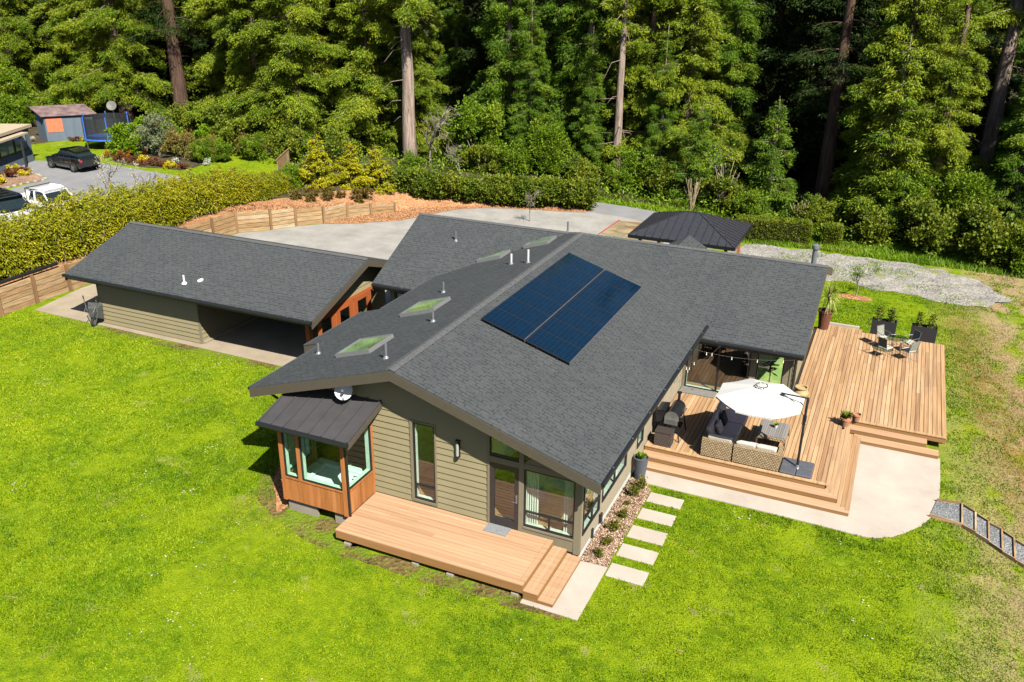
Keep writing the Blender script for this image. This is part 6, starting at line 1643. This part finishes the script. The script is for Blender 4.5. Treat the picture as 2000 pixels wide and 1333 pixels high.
# front wall A0->F1 (door side), side wall F1->R
F1 = np.array([-62.9, 34.9, ZN]); Rr_ = np.array([-60.4, 37.9, ZN]); L1 = A0 + (0, 0, 0); BK = L1 + (Rr_ - F1)
hz_ = {0: 2.95, 1: 2.25}
def wall4(m, p, q, h0, h1): m.face([p, q, q + (0, 0, h1), p + (0, 0, h0)])
m = MB(); wall4(m, L1, F1, 2.75, 2.3); wall4(m, F1, Rr_, 2.3, 2.3); wall4(m, Rr_, BK, 2.3, 2.75); wall4(m, BK, L1, 2.75, 2.75); m.build('wall', M['nblue'], sh)
m = MB(); o_ = np.array([0, 0, 1.]); dd_ = nrmz((F1 - L1)); ee_ = nrmz((Rr_ - F1))
slab(m, [L1 - dd_ * .25 - ee_ * .3 + o_ * 2.84, F1 + dd_ * .25 - ee_ * .3 + o_ * 2.26, Rr_ + dd_ * .25 + ee_ * .3 + o_ * 2.26, BK - dd_ * .25 + ee_ * .3 + o_ * 2.84], ee_, .08); m.build('roof', M['rust'], sh)
nf = np.cross(dd_, o_); nf = nf if nf[1] < 0 else -nf
m = MB(); c0 = L1 + (F1 - L1) * .22 + nf * .03; c1 = L1 + (F1 - L1) * .62 + nf * .03; m.face([c0, c1, c1 + o_ * 2.0, c0 + o_ * 2.0]); m.build('door', plain('weathered_blue_door', (.09, .12, .14), .8), sh)
ns = np.cross(ee_, o_); ns = ns if ns[0] > 0 else -ns
m = MB(); c0 = F1 + (Rr_ - F1) * .04 + ns * .03; c1 = F1 + (Rr_ - F1) * .36 + ns * .03; m.face([c0 + o_ * .8, c1 + o_ * .8, c1 + o_ * 1.95, c0 + o_ * 1.95]); m.build('orange_panel', M['orange'], sh)

tp = thing('trampoline', 'round garden trampoline with blue posts and black safety net', 'trampoline', (-56.2, 35.6, ZN))
m = MB(); m.lathe((0, 0, .88), [(1.75, 0), (1.75, .02), (1.7, .03)], 28); m.build('jumping_mat', M['net'], tp, local=True)
m = MB(); m.lathe((0, 0, .86), [(1.62, .06), (2.0, .04), (2.02, -.06)], 28); m.build('edge_pad', M['blueplas'], tp, local=True)
for k in range(6):
    a = 2 * PI * k / 6 + .3; m = MB(); m.tube([(2 * math.cos(a), 2 * math.sin(a), .85), (2 * math.cos(a), 2 * math.sin(a), 2.75)], .05, 8); m.build('pole', M['blueplas'], tp, local=True)
    m = MB(); m.tube([(1.9 * math.cos(a), 1.9 * math.sin(a), .85), (1.95 * math.cos(a), 1.95 * math.sin(a), 0)], .03, 6); m.build('leg', M['alu'], tp, local=True)
nm, nt_, nb_, no_ = nmat('safety_net'); tr_ = nd(nt_, 'ShaderNodeBsdfTransparent'); nb_.inputs['Base Color'].default_value = (.02, .022, .022, 1); mx_ = nd(nt_, 'ShaderNodeMixShader', {0: .25, 1: nb_.outputs[0], 2: tr_.outputs[0]}); nt_.links.new(mx_.outputs[0], no_.inputs[0])
m = MB()
for k in range(28): a0 = 2 * PI * k / 28; a1 = 2 * PI * (k + 1) / 28; m.face([(1.9 * math.cos(a0), 1.9 * math.sin(a0), .9), (1.9 * math.cos(a1), 1.9 * math.sin(a1), .9), (1.9 * math.cos(a1), 1.9 * math.sin(a1), 2.6), (1.9 * math.cos(a0), 1.9 * math.sin(a0), 2.6)])
m.build('net', nm, tp, local=True)
d2 = thing('garden_dish', 'grey satellite dish on a pole between the shed and the trampoline', 'satellite dish', (-57.7, 37.9, ZN)); m = MB(); m.tube([(0, 0, 0), (0, 0, 3.0)], .05, 8); m.build('pole', M['alu'], d2, local=True)
m = MB(); q = np.array([.5, -.75, .4]); q /= np.linalg.norm(q); uu = np.cross(q, (0, 0, 1)); uu /= np.linalg.norm(uu); vv = np.cross(uu, q); m.poly([np.array([0, -.1, 3.1]) + .42 * (uu * math.cos(t_) + vv * math.sin(t_)) + q * .06 for t_ in np.linspace(0, 2 * PI, 21)[:-1]] + [np.array([0, -.1, 3.1])], [(k, (k + 1) % 20, 20) for k in range(20)]); m.build('reflector', plain('beige_dish', (.10, .095, .085), .6), d2, local=True)

def loft(m, st):
    """st: list of sections, each a list of (x,y,z) with equal counts"""
    n = len(st[0]); V = [p for s in st for p in s]; F = []
    for i in range(len(st) - 1):
        for k in range(n - 1): F.append((i * n + k, i * n + k + 1, (i + 1) * n + k + 1, (i + 1) * n + k))
    F.append(tuple(range(n))[::-1]); F.append(tuple((len(st) - 1) * n + k for k in range(n)))
    m.poly(V, F)
def sec(x, hw, z0, z1, z2, tuck=.9):
    return [(x, -hw * tuck, z0), (x, -hw, z0 + .18), (x, -hw, z1), (x, -hw * .9, z2), (x, hw * .9, z2), (x, hw, z1), (x, hw, z0 + .18), (x, hw * tuck, z0)]
def car(name, label, loc, rz, paint, kind):
    t = thing(name, label, 'car' if kind != 'pickup' else 'pickup truck', loc, rz)
    gl = MB(); b = MB(); rf = MB()
    if kind == 'coupe':
        loft(b, [sec(2.28, .60, .38, .55, .66), sec(2.1, .82, .28, .68, .82), sec(1.2, .93, .25, .86, .98), (sec(.9, .93, .25, .92, 1.02)), sec(-1.3, .95, .27, .98, 1.06), sec(-2.1, .88, .32, .98, 1.08), sec(-2.35, .72, .45, .8, .95)])
        loft(gl, [sec(1.0, .78, .95, .98, 1.0), sec(.35, .76, .98, 1.25, 1.42), sec(-.6, .74, 1.0, 1.3, 1.50), sec(-1.5, .70, 1.02, 1.2, 1.34), sec(-2.05, .66, 1.02, 1.06, 1.08)])
        loft(rf, [sec(.42, .62, 1.38, 1.40, 1.445), sec(-.1, .66, 1.46, 1.47, 1.515), sec(-.7, .66, 1.47, 1.48, 1.525), sec(-1.5, .60, 1.31, 1.33, 1.37)])
        for s_ in (-1, 1):
            for x_ in (.36, -.28, -1.1): rf.tube([(x_ + .1, s_ * .79, 1.0), (x_ - .05, s_ * .64, 1.46 if x_ > -1 else 1.36)], .03, 5)
    elif kind == 'suv':
        loft(b, [sec(2.35, .7, .42, .7, .8), sec(2.2, .88, .35, .85, .98), sec(1.15, .94, .32, 1.02, 1.12), sec(.85, .95, .32, 1.05, 1.12), sec(-2.2, .95, .34, 1.05, 1.12), sec(-2.4, .88, .45, .9, 1.0)])
        loft(gl, [sec(1.05, .86, 1.08, 1.1, 1.12), sec(.35, .8, 1.1, 1.5, 1.72), sec(-2.1, .8, 1.1, 1.5, 1.72), sec(-2.32, .8, 1.1, 1.12, 1.14)])
        loft(rf, [sec(.42, .72, 1.66, 1.69, 1.74), sec(.0, .76, 1.72, 1.75, 1.80), sec(-2.15, .76, 1.72, 1.75, 1.80)])
        for s_ in (-1, 1):
            for x_ in (.55, -.4, -1.3, -2.15): rf.tube([(x_ + (.35 if x_ > 0 else .0), s_ * .9, 1.1), (x_ - .1, s_ * .76, 1.72)], .045, 5)
    else:
        loft(b, [sec(2.6, .75, .45, .8, .92), sec(2.5, .9, .4, .95, 1.05), sec(1.3, .95, .36, 1.05, 1.14), sec(.9, .95, .36, 1.08, 1.14), sec(-.75, .95, .36, 1.08, 1.14)])
        b.box(-2.7, -.76, -.95, -.87, .45, 1.14); b.box(-2.7, -.76, .87, .95, .45, 1.14); b.box(-2.7, -2.62, -.87, .87, .45, 1.14); b.box(-2.62, -.76, -.87, .87, .45, .72)
        loft(gl, [sec(1.25, .86, 1.1, 1.12, 1.13), sec(.5, .78, 1.12, 1.5, 1.70), sec(-.62, .78, 1.12, 1.5, 1.70), sec(-.76, .8, 1.12, 1.14, 1.15)])
        loft(rf, [sec(.6, .7, 1.63, 1.66, 1.70), sec(.3, .74, 1.70, 1.73, 1.78), sec(-.6, .74, 1.70, 1.73, 1.78), sec(-.74, .7, 1.66, 1.68, 1.72)])
        for s_ in (-1, 1):
            for x_ in (.75, -.1, -.72): rf.tube([(x_ + (.4 if x_ > .5 else 0), s_ * .9, 1.12), (x_ - .12, s_ * .75, 1.7)], .05, 5)
    bo = b.build('body', M[paint], t, local=True); gl.build('windows', M['carglass'], t, local=True); 
    rf.build('roof', M['carblack'] if kind != 'pickup' else M[paint], t, local=True)
    wb_ = {'coupe': (1.42, -1.38), 'suv': (1.42, -1.42), 'pickup': (1.65, -1.6)}[kind]
    for x_ in wb_:
        for s_ in (-1, 1): wheel(t, (x_, s_ * .86, .36), .36, .24)
    for s_ in (-1, 1):
        l_ = MB(); xx = {'coupe': -2.26, 'suv': -2.36, 'pickup': -2.72}[kind]; l_.obox((xx, s_ * .62, .88), (.05, 0, 0), (0, .2, 0), (0, 0, .07)); l_.build('taillight', M['taillight'], t, local=True)
        l_ = MB(); l_.obox((-xx - .02, s_ * .6, .70), (.08, 0, 0), (0, .18, 0), (0, 0, .06)); l_.build('headlight', M['alu'], t, local=True)
        mr = MB(); mr.obox((.75, s_ * 1.0, 1.08), (.07, 0, 0), (0, .1, 0), (0, 0, .06)); mr.build('mirror', M[paint], t, local=True)
    if kind != 'coupe':
        k = MB()
        if kind == 'pickup':
            for s_ in (-1, 1): k.tube([(-.9, s_ * .85, 1.1), (-.9, s_ * .85, 1.85)], .025, 6)
            k.tube([(-.9, -.85, 1.85), (-.9, .85, 1.85)], .025, 6); k.tube([(-.9, -.8, 1.83), (.5, -.7, 1.83)], .02, 6); k.build('ladder_rack', M['gunmetal'], t, local=True)
        else:
            for s_ in (-1, 1): k.tube([(.0, s_ * .68, 1.86), (-2.0, s_ * .68, 1.86)], .025, 6)
            for x_ in (-.3, -1.0, -1.7): k.tube([(x_, -.68, 1.86), (x_, .68, 1.86)], .025, 6)
            k.build('roof_rack', M['gunmetal'], t, local=True)
    return t
car('parked_car', 'black coupe style car parked beside the trampoline lawn', (-51.45, 27.75, ZN + .02), math.radians(172.5), 'carblack', 'coupe')
car('pickup_truck', 'white pickup with ladder rack half hidden behind the bamboo', (-40.75, 16.9, ZN + .02), -.05, 'carwhite', 'pickup')
car('parked_car', 'white off roader with black roof rack behind the bamboo at the left edge', (-40.9, 14.25, ZN + .02), -.2, 'carwhite', 'suv')

# neighbour planting
for k, (x, y), s, lab in (('OL', (-49.6, 34.4), 1.05, 'grey green olive shrub in the middle of the neighbour garden'), ('RU', (-47.0, 34.6), 1.05, 'rust coloured heather mound right of the olive shrub'),
    ('RU', (-45.2, 35.0), .85, 'smaller rust coloured heather at the dark forest edge'), ('BR', (-51.9, 33.0), .95, 'bright green shrub beside the black car and trampoline'),
    ('BR', (-52.3, 35.8), 1.0, 'bright green shrub behind the grey green olive'), ('BR', (-45.0, 38.4), .85, 'light green shrub under the blackish trunk'), ('BM', (-44.4, 33.8), .62, 'light green bush at the right end of the flower bed'), ('BM', (-43.0, 34.8), .6, 'pale bush near the far bamboo tips')):
    place(k, (x, y, ZN), sc=s, label=lab)
PROTO['YF'] = shrub('flowering_shrub', 51, 700, .5, .5, 'yellow', .10, .04, 10, cat='plant'); PROTO['DR'] = shrub('red_groundcover', 52, 800, .7, .38, 'dryred', .10, .03, 12, cat='plant', up=.7); PROTO['WF'] = shrub('white_flowers', 53, 500, .4, .4, 'white', .07, .03, 9, cat='plant')
PROTO['RF'] = shrub('red_flowers', 54, 600, .55, .6, 'redfl', .09, .035, 10, cat='plant')
FL = [('RF', -51.9, 33.9, 1.3, 'orange red flowers between the bright shrub and the olive shrub'), ('RF', -50.9, 32.2, 1.0, 'orange red flowers right of the black car'), ('RF', -52.5, 31.9, .8, 'small red flowers beside the black car boot'), ('BR', -50.2, 36.6, .9, 'bright green shrub behind the grey olive shrub near the trampoline'), ('BR', -47.2, 37.6, .8, 'light green shrub behind the heather mound'), ('BM', -41.5, 36.4, .7, 'green bush on the grass behind the far bamboo'), ('RU', -42.6, 37.6, .8, 'rusty heather at the foot of the dark bushes behind the bamboo'),('DR', -51.0, 31.6, 1.0, 'dark red groundcover right beside the black car'), ('DR', -49.4, 31.3, 1.0, 'dark red groundcover below the olive shrub'), ('YF', -48.5, 31.7, 1.1, 'yellow flowers in front of the olive shrub'), ('DR', -47.6, 31.0, 1.05, 'dark red groundcover left of the right yellow flowers'), ('DR', -46.2, 31.2, 1.2, 'dark red groundcover below the heather mound'), ('YF', -45.0, 30.9, 1.1, 'yellow flowers at the right end of the bed by the road'), ('DR', -44.0, 31.3, .9, 'dark red groundcover at the right end of the neighbour bed'), ('WF', -45.9, 32.4, 1.1, 'white flowers in front of the heather mound'), ('WF', -47.9, 30.6, .7, 'small white flowers at the kerb of the neighbour drive'), ('WF', -43.2, 33.3, 1.1, 'white flowers near the far bamboo'),
      ('YF', -54.6, 24.9, 1.0, 'yellow flowers at the wall of the blue neighbour house'), ('DR', -53.3, 24.6, 1.1, 'dark red plants in the rockery by the blue house'), ('YF', -52.4, 24.3, .9, 'yellow plant in the middle of the rockery'), ('DR', -53.0, 23.4, 1.25, 'big dark red plant at the front of the rockery'), ('YF', -51.6, 21.6, 1.2, 'yellow flowers at the left edge of the picture in the rockery'), ('DR', -54.2, 28.6, .8, 'dark red plant at the corner of the blue house'), ('DR', -60.9, 36.0, .9, 'reddish plant at the corner of the shed'), ('YF', -60.2, 36.4, .8, 'yellow flowers in front of the shed'), ('WF', -64.2, 34.3, .9, 'white flowers left of the shed'), ('DR', -64.9, 34.0, .8, 'red flowers left of the shed door')]
for k, x, y, s, lab in FL: place(k, (x, y, ZN + .05), sc=s, label=lab)
sheet('rockery_bed', [(-50, 20.2), (-50.2, 22.4), (-49.9, 24.0), (-51.9, 24.9), (-54.9, 25.6), (-55.4, 24.2), (-52, 20)], ZN + .045, M['bedchip'], jitter=.1, sub=.5)
sheet('flower_bed', [(-51.6, 31.2), (-49, 30.6), (-46.8, 30.4), (-43.6, 30.9), (-43.8, 33.2), (-45.5, 35.6), (-49.3, 36.6), (-52, 34.5)], ZN + .035, M['soil'], jitter=.15, sub=.6)
rk_ = thing('rock_edging', 'row of pale rocks edging the rockery by the blue house', 'rocks', (-50, 23, ZN)); rg = np.random.default_rng(8)
pl = [(-51.5, 19.8), (-50.0, 20.2), (-50.2, 22.4), (-49.9, 24.0), (-51.9, 24.9), (-54.9, 25.6)]
for i in range(len(pl) - 1):
    p, q = np.array(pl[i]), np.array(pl[i + 1]); k_ = int(np.linalg.norm(q - p) / .5)
    for k in range(k_):
        c = p + (q - p) * (k + .5) / k_; m = MB(); r = rg.uniform(.09, .2); b0 = rg.uniform(.8, 1.2, 8)
        m.lathe((c[0], c[1], ZN), [(r, 0), (r * 1.05, r * .4), (r * .7, r * .8), (.01, r * .95)], 7); m.build('rock', M['rock'], rk_)
orr = thing('kayak', 'orange red kayak leaning among the shrubs of the neighbour garden', 'kayak', (-51.0, 35.2, ZN)); m = MB()
st = [(-1.5, .05), (-1.0, .24), (-.3, .34), (.5, .34), (1.1, .22), (1.5, .05)]
R_ = np.array(Matrix.Rotation(math.radians(-62), 3, 'Y')); R2 = np.array(Matrix.Rotation(math.radians(60), 3, 'Z'))
loft(m, [[(x_, -w_, .1), (x_, -w_ * .6, -.12), (x_, w_ * .6, -.12), (x_, w_, .1), (x_, 0, .18)] for x_, w_ in st]); m.v = [tuple(R2 @ (R_ @ np.array(p)) + np.array([0, 0, 1.2])) for p in m.v]; m.build('hull', plain('orange_red_plastic', (.60, .07, .03), .5), orr, local=True)
PROTO['CH'] = twigs('blossom_tree', 61, 4.2, 3, M['deadwood'], .38, 'white', 300, llen=.07)
place('CH', (-40.6, 21.2, ZN), sc=.85, label='thin blossoming tree in front of the black car')
place('CH', (-36.5, 20.0, ZN), sc=.8, label='second sparse blossoming tree just behind the bamboo row')

# ================================================================== grass
def inpoly(P, poly):
    x, y = P[:, 0], P[:, 1]; r = np.zeros(len(P), bool); n = len(poly)
    for i in range(n):
        (x0, y0), (x1, y1) = poly[i], poly[(i + 1) % n]
        if y0 == y1: continue
        c = ((y0 > y) != (y1 > y)) & (x < (x1 - x0) * (y - y0) / (y1 - y0) + x0); r ^= c
    return r
EXCL = [[(-9.95, -.02), (0, -.02), (0, 19.5), (-12.6, 19.5), (-12.6, 10.6), (-9.95, 10.6)], [(0, 4.7), (6.8, 4.66), (7.6, 4.74), (8.02, 5.0), (8.43, 5.44), (8.84, 6.04), (9.14, 6.7), (9.36, 8), (9.37, 10.6), (9.5, 10.6), (9.5, 20.7), (0, 21)], [(-9.1, -1.55), (-6.7, -1.55), (-6.7, 0), (-9.1, 0)], [(-6.72, -2.23), (-.8, -2.23), (-.8, 0), (-6.72, 0)], [(-.82, -2.38), (.83, -2.38), (.83, 4.4), (.5, 4.76), (0, 4.76), (-.8, 0)],
        [(-31, 7.2), (-14, 7.02), (-14, 20), (-31, 20)], DRIVE, [(-9.2, -1.75), (-9.9, -.9), (-10.5, -.3), (-10.9, .6), (-10.9, 2.6), (-9.9, 2.6), (-9.9, 0)], [(4.5, 26.4), (6.3, 26.4), (6.3, 27.3), (4.5, 27.3)]]
for yf, yb in ((-.33, .29), (.675, 1.30), (1.665, 2.31), (2.725, 3.32), (3.735, 4.30)): EXCL.append([(.86, yf), (1.96, yf), (1.96, yb), (.86, yb)])
EXCL.append(a_ + b_[::-1])
rg = np.random.default_rng(77)
def vnoise(P, s, seed):
    r = np.random.default_rng(seed); g = r.random((256, 256)); q = P[:, :2] * s + 500; i = np.floor(q).astype(int); f = q - i; f = f * f * (3 - 2 * f); i %= 255
    a, b, c, d = g[i[:, 0], i[:, 1]], g[i[:, 0] + 1, i[:, 1]], g[i[:, 0], i[:, 1] + 1], g[i[:, 0] + 1, i[:, 1] + 1]
    return a * (1 - f[:, 0]) * (1 - f[:, 1]) + b * f[:, 0] * (1 - f[:, 1]) + c * (1 - f[:, 0]) * f[:, 1] + d * f[:, 0] * f[:, 1]
def fbm(P, s, seed): return .5 * vnoise(P, s, seed) + .3 * vnoise(P, s * 2.3, seed + 1) + .2 * vnoise(P, s * 5.1, seed + 2)
def blades(name, region, n, h, w, mat, thin=None, seed=0, extra_excl=()):
    rg = np.random.default_rng(seed); x0, x1, y0, y1 = region
    P = np.stack([rg.uniform(x0, x1, n), rg.uniform(y0, y1, n)], 1); ok = np.ones(n, bool)
    for e in list(EXCL) + list(extra_excl): ok &= ~inpoly(P, e)
    if thin is not None: ok &= rg.random(n) < thin(P)
    P = P[ok]; n = len(P); a = rg.uniform(0, 2 * PI, n); hh = h * rg.uniform(.5, 1.3, n) * (.3 + 1.4 * fbm(P, 4.5, 3)); ww = w * rg.uniform(.7, 1.3, n)
    z = T(P[:, 0], P[:, 1]) - .008; ln = hh * rg.uniform(.3, 1.0, n); b = rg.uniform(0, 2 * PI, n)
    B = np.stack([np.cos(a) * ww, np.sin(a) * ww, 0 * a], 1); C0 = np.stack([P[:, 0], P[:, 1], z], 1); Tp = C0 + np.stack([np.cos(b) * ln, np.sin(b) * ln, hh], 1)
    V = np.stack([C0 - B, C0 + B, Tp], 1).reshape(-1, 3); F = np.arange(3 * n).reshape(n, 3)
    r = np.clip(-.02 - .10 * smooth(-2, 5, P[:, 0]) + .18 * (fbm(P, .22, 90) - .5) * 2 + .5 * fbm(P, .7, 9) + .46 * fbm(P, 4.0, 13) + rg.normal(size=n) * .13, 0, 1)
    return tag(np_mesh(name, V, F, r, mat), kind='stuff')
def th_lawn(P):
    d = 1 - .96 * smooth(9.3, 12.5, P[:, 0]) * smooth(.36, .52, fbm(P, .8, 21))
    d *= 1 - .8 * smooth(.58, .66, fbm(P, .55, 33)); d *= 1 - .55 * smooth(.60, .70, fbm(P * (1, 2.2), .8, 55))
    for wx, wy, wr in ((-6.35, -9.2, .28), (-5.55, -8.95, .30), (-5.45, -9.25, .22), (5.25, 2.85, .18), (-12.6, -.6, .3), (-16.5, -2.4, .4), (-19.5, -1.0, .5), (-14.5, 3.2, .4), (2.2, -3.4, .25), (3.4, -1.2, .3), (7.2, 1.4, .4), (6.6, 3.0, .45)):
        d *= 1 - .9 * np.exp(-(((P[:, 0] - wx) / (wr * 1.6)) ** 2 + ((P[:, 1] - wy) / wr) ** 2))
    # worn strips along the deck, bay and garage slab
    near = np.exp(-np.clip(-(P[:, 1] + 2.25), 0, 9) / .45) * (P[:, 0] < .3) * (P[:, 0] > -9.5) + np.exp(-np.clip(7.1 - P[:, 1], 0, 9) / .3) * (P[:, 0] < -10.6)
    return d * (1 - .75 * np.clip(near, 0, 1))
blades('lawn_grass', (-17, 13.5, -13.5, 4.75), 520000, .048, .014, L['blade'], th_lawn, 1)
blades('lawn_grass', (-33, -9.9, -9, 7.2), 300000, .052, .019, L['blade'], th_lawn, 2)
blades('lawn_grass', (4.0, 17, 4.0, 33), 170000, .060, .019, L['blade'], th_lawn, 3, [GRAVEL])
blades('dry_grass', (9.2, 17, -4, 26), 60000, .08, .012, L['dryblade'], lambda P: smooth(9.3, 11.5, P[:, 0]) * smooth(.36, .5, fbm(P, .8, 21)), 4)
blades('gravel_weeds', (-3, 13.5, 27.5, 35), 16000, .10, .02, L['blade'], lambda P: smooth(.52, .6, fbm(P, .8, 44)), 5)
sv = [(-14.3, 40.4), (-11.2, 40.1), (-9.05, 39.7), (-6.5, 38.8), (-4.2, 37.2), (-3.2, 35)]
blades('verge_grass', (-15, 18, 34.5, 43), 60000, .24, .03, L['bright'], lambda P: 1 - .8 * smooth(39.8, 42, P[:, 1]) * 1.0, 6, [sv + [(-20, 30)], GRAVEL])
blades('worn_turf', (-10.8, 0, -3.2, -.2), 16000, .05, .014, L['dryblade'], lambda P: .8 * np.exp(-np.clip(-(P[:, 1] + 2.25), 0, 9) / .45), 7)
blades('worn_turf', (-29, -13, 6.0, 7.12), 12000, .05, .014, L['dryblade'], lambda P: .8 * np.exp(-np.clip(7.1 - P[:, 1], 0, 9) / .4), 8)
n = 60000; P = np.stack([rg.uniform(-62, 18, n), rg.uniform(34, 56, n)], 1)
edge_ = np.interp(P[:, 0], [-62, -50, -43, -36, -30, -25, -14, -9, -5.5, -1, 2.5, 10, 13.5, 18], [38.5, 38.5, 36.5, 34.5, 37.0, 37.5, 40.9, 41.0, 39.6, 37.4, 36.9, 36.4, 35.0, 33.6]); ok = (P[:, 1] > edge_) & (P[:, 1] < edge_ + 9) & (fbm(P, .5, 61) > .36); P = P[ok]; n = len(P)
hg = rg.random(n) ** 1.5 * (.25 + 1.1 * fbm(P, .6, 62)); zb2 = np.where(P[:, 0] < -36, 1.1, np.where(P[:, 0] < -25, .7, .1)); A = rg.normal(size=(n, 3)); A[:, 2] = np.abs(A[:, 2]) * .8
V, Fc = cards(np.stack([P[:, 0], P[:, 1], zb2 + hg], 1), A, .26 * rg.uniform(.6, 1.5, n), .055 * rg.uniform(.6, 1.4, n), rg); tag(np_mesh('undergrowth', V, Fc, np.clip(fbm(P, .9, 63) + rg.normal(size=n) * .2, 0, 1), L['bush']), kind='stuff')
# clover flowers
n = 900; P = np.stack([rg.uniform(-30, 10, n), rg.uniform(-12, 7, n)], 1); ok = (vnoise(P, .8, 70) > .72)
for e in EXCL: ok &= ~inpoly(P, e)
P = np.repeat(P[ok], 3, 0); P += rg.normal(size=P.shape) * .10; C0 = np.stack([P[:, 0], P[:, 1], T(P[:, 0], P[:, 1]) + .05], 1); k = len(C0); a = rg.uniform(0, 6.28, k); r = rg.uniform(.012, .03, k)[:, None]
U = np.stack([np.cos(a), np.sin(a), 0 * a], 1) * r; W_ = np.stack([-np.sin(a), np.cos(a), 0 * a], 1) * r
tag(np_mesh('clover_flowers', np.stack([C0 - U, C0 - W_, C0 + U, C0 + W_], 1).reshape(-1, 3), np.arange(4 * k).reshape(k, 4), rg.random(k), L['white']), kind='stuff')
# loose bark chips for relief
def chips(name, poly, z, n, mat, s=.045, seed=0):
    rg = np.random.default_rng(seed); q = np.array(poly); P = np.stack([rg.uniform(q[:, 0].min(), q[:, 0].max(), n), rg.uniform(q[:, 1].min(), q[:, 1].max(), n)], 1); P = P[inpoly(P, poly)]; n = len(P)
    C0 = np.stack([P[:, 0], P[:, 1], np.full(n, z) + rg.random(n) * .03], 1); A = rg.normal(size=(n, 3)) * (1, 1, .35)
    V, Fc = cards(C0, A, s * rg.uniform(.6, 1.6, n), s * .3 * rg.uniform(.7, 1.3, n), rg); tag(np_mesh(name, V, Fc, rg.random(n), mat), kind='stuff')
bc1 = varied('brown_chips', [(.14, .08, .045), (.30, .185, .12), (.46, .31, .22), (.56, .42, .31)], .9); bc2 = varied('orange_chips', [(.20, .085, .035), (.38, .18, .08), (.52, .28, .145)], .9)
chips('mulch_chips', [(.02, .0), (.80, .04), (.83, 4.35), (.6, 4.72), (.05, 4.75)], .03, 9000, bc1, .055, 1)
chips('mulch_chips', [(-27.75, 26.6), (-25.67, 27.75), (-23.5, 29.7), (-22.7, 31.7), (-21.5, 34.1), (-20, 35.2), (-18.2, 35.9), (-16.3, 36.4), (-14.58, 36.7), (-13.3, 37.2), (-13.6, 38.0), (-25, 35), (-26.4, 31.5)], .016, 16000, bc2, .09, 2)
chips('mulch_chips', [(-9.2, -1.75), (-9.9, -.9), (-10.5, -.3), (-10.9, .6), (-10.9, 2.6), (-9.9, 2.6), (-9.9, 0)], .012, 2500, bc2, .06, 3)
n = 5200; t_ = rg.random(n) * 5; i_ = np.minimum(t_.astype(int) + 4, 9); f_ = t_ % 1; bb = np.array([b[:2] for b in BND]); P = bb[i_] + (bb[i_ + 1] - bb[i_]) * f_[:, None]; hh = np.array([b[2] for b in BND]); hz2 = hh[i_] + (hh[i_ + 1] - hh[i_]) * f_; dn = np.array([b[3:5] for b in BND])[i_]; dd3 = rg.random(n) * 2.6; P = P + dn * dd3[:, None]
V, Fc = cards(np.stack([P[:, 0], P[:, 1], hz2 - .09 + .02], 1), rg.normal(size=(n, 3)) * (1, 1, .3), .1 * rg.uniform(.6, 1.5, n), .03 * np.ones(n), rg); tag(np_mesh('mulch_chips', V, Fc, rg.random(n), bc2), kind='stuff')

# ================================================================== camera, light
for k, p in list(PROTO.items()):
    if k not in USED:
        for c in list(p.children):
            bpy.data.objects.remove(c, do_unlink=True)
        bpy.data.objects.remove(p, do_unlink=True)
cam = bpy.data.cameras.new('camera'); co = bpy.data.objects.new('camera', cam); COL.objects.link(co); S.camera = co
yaw, pitch, roll = 4.17827352e-01, 3.98671627e-01, 1.17015616e-02
cy, sy = math.cos(yaw), math.sin(yaw); f = Vector((-sy * math.cos(pitch), cy * math.cos(pitch), -math.sin(pitch))); r = Vector((cy, sy, 0)); u = r.cross(f)
r2 = r * math.cos(roll) + u * math.sin(roll); u2 = -r * math.sin(roll) + u * math.cos(roll)
co.matrix_world = Matrix(((r2.x, u2.x, -f.x, 6.43084), (r2.y, u2.y, -f.y, -19.36715), (r2.z, u2.z, -f.z, 15.28437), (0, 0, 0, 1)))
cam.sensor_width = 36; cam.lens = 1698.58 / 2000 * 36; cam.clip_start = .1; cam.clip_end = 2000

sd_ = Vector((1.2, -1.0, 1.66)).normalized()
el = math.asin(sd_.z)
su = bpy.data.lights.new('sun', 'SUN'); su.energy = 5.0; su.angle = math.radians(.5); su.color = (1, .95, .86)
so_ = bpy.data.objects.new('sun', su); COL.objects.link(so_); so_.rotation_euler = sd_.to_track_quat('Z', 'Y').to_euler(); so_.location = (20, -20, 40)
w = bpy.data.worlds.new('World'); S.world = w; w.use_nodes = True; t = w.node_tree
sk = t.nodes.new('ShaderNodeTexSky'); sk.sky_type = 'NISHITA'; sk.sun_disc = False; sk.sun_elevation = el; sk.sun_rotation = math.atan2(sd_.x, sd_.y)
bg = t.nodes['Background']; t.links.new(sk.outputs[0], bg.inputs[0]); bg.inputs[1].default_value = .05
S.view_settings.view_transform = 'Standard'; S.view_settings.look = 'None'; S.view_settings.gamma = 1; S.view_settings.exposure = 1.1
S.cycles.max_bounces = 6; S.cycles.transparent_max_bounces = 12; S.cycles.diffuse_bounces = 0; S.cycles.glossy_bounces = 3; S.cycles.transmission_bounces = 2
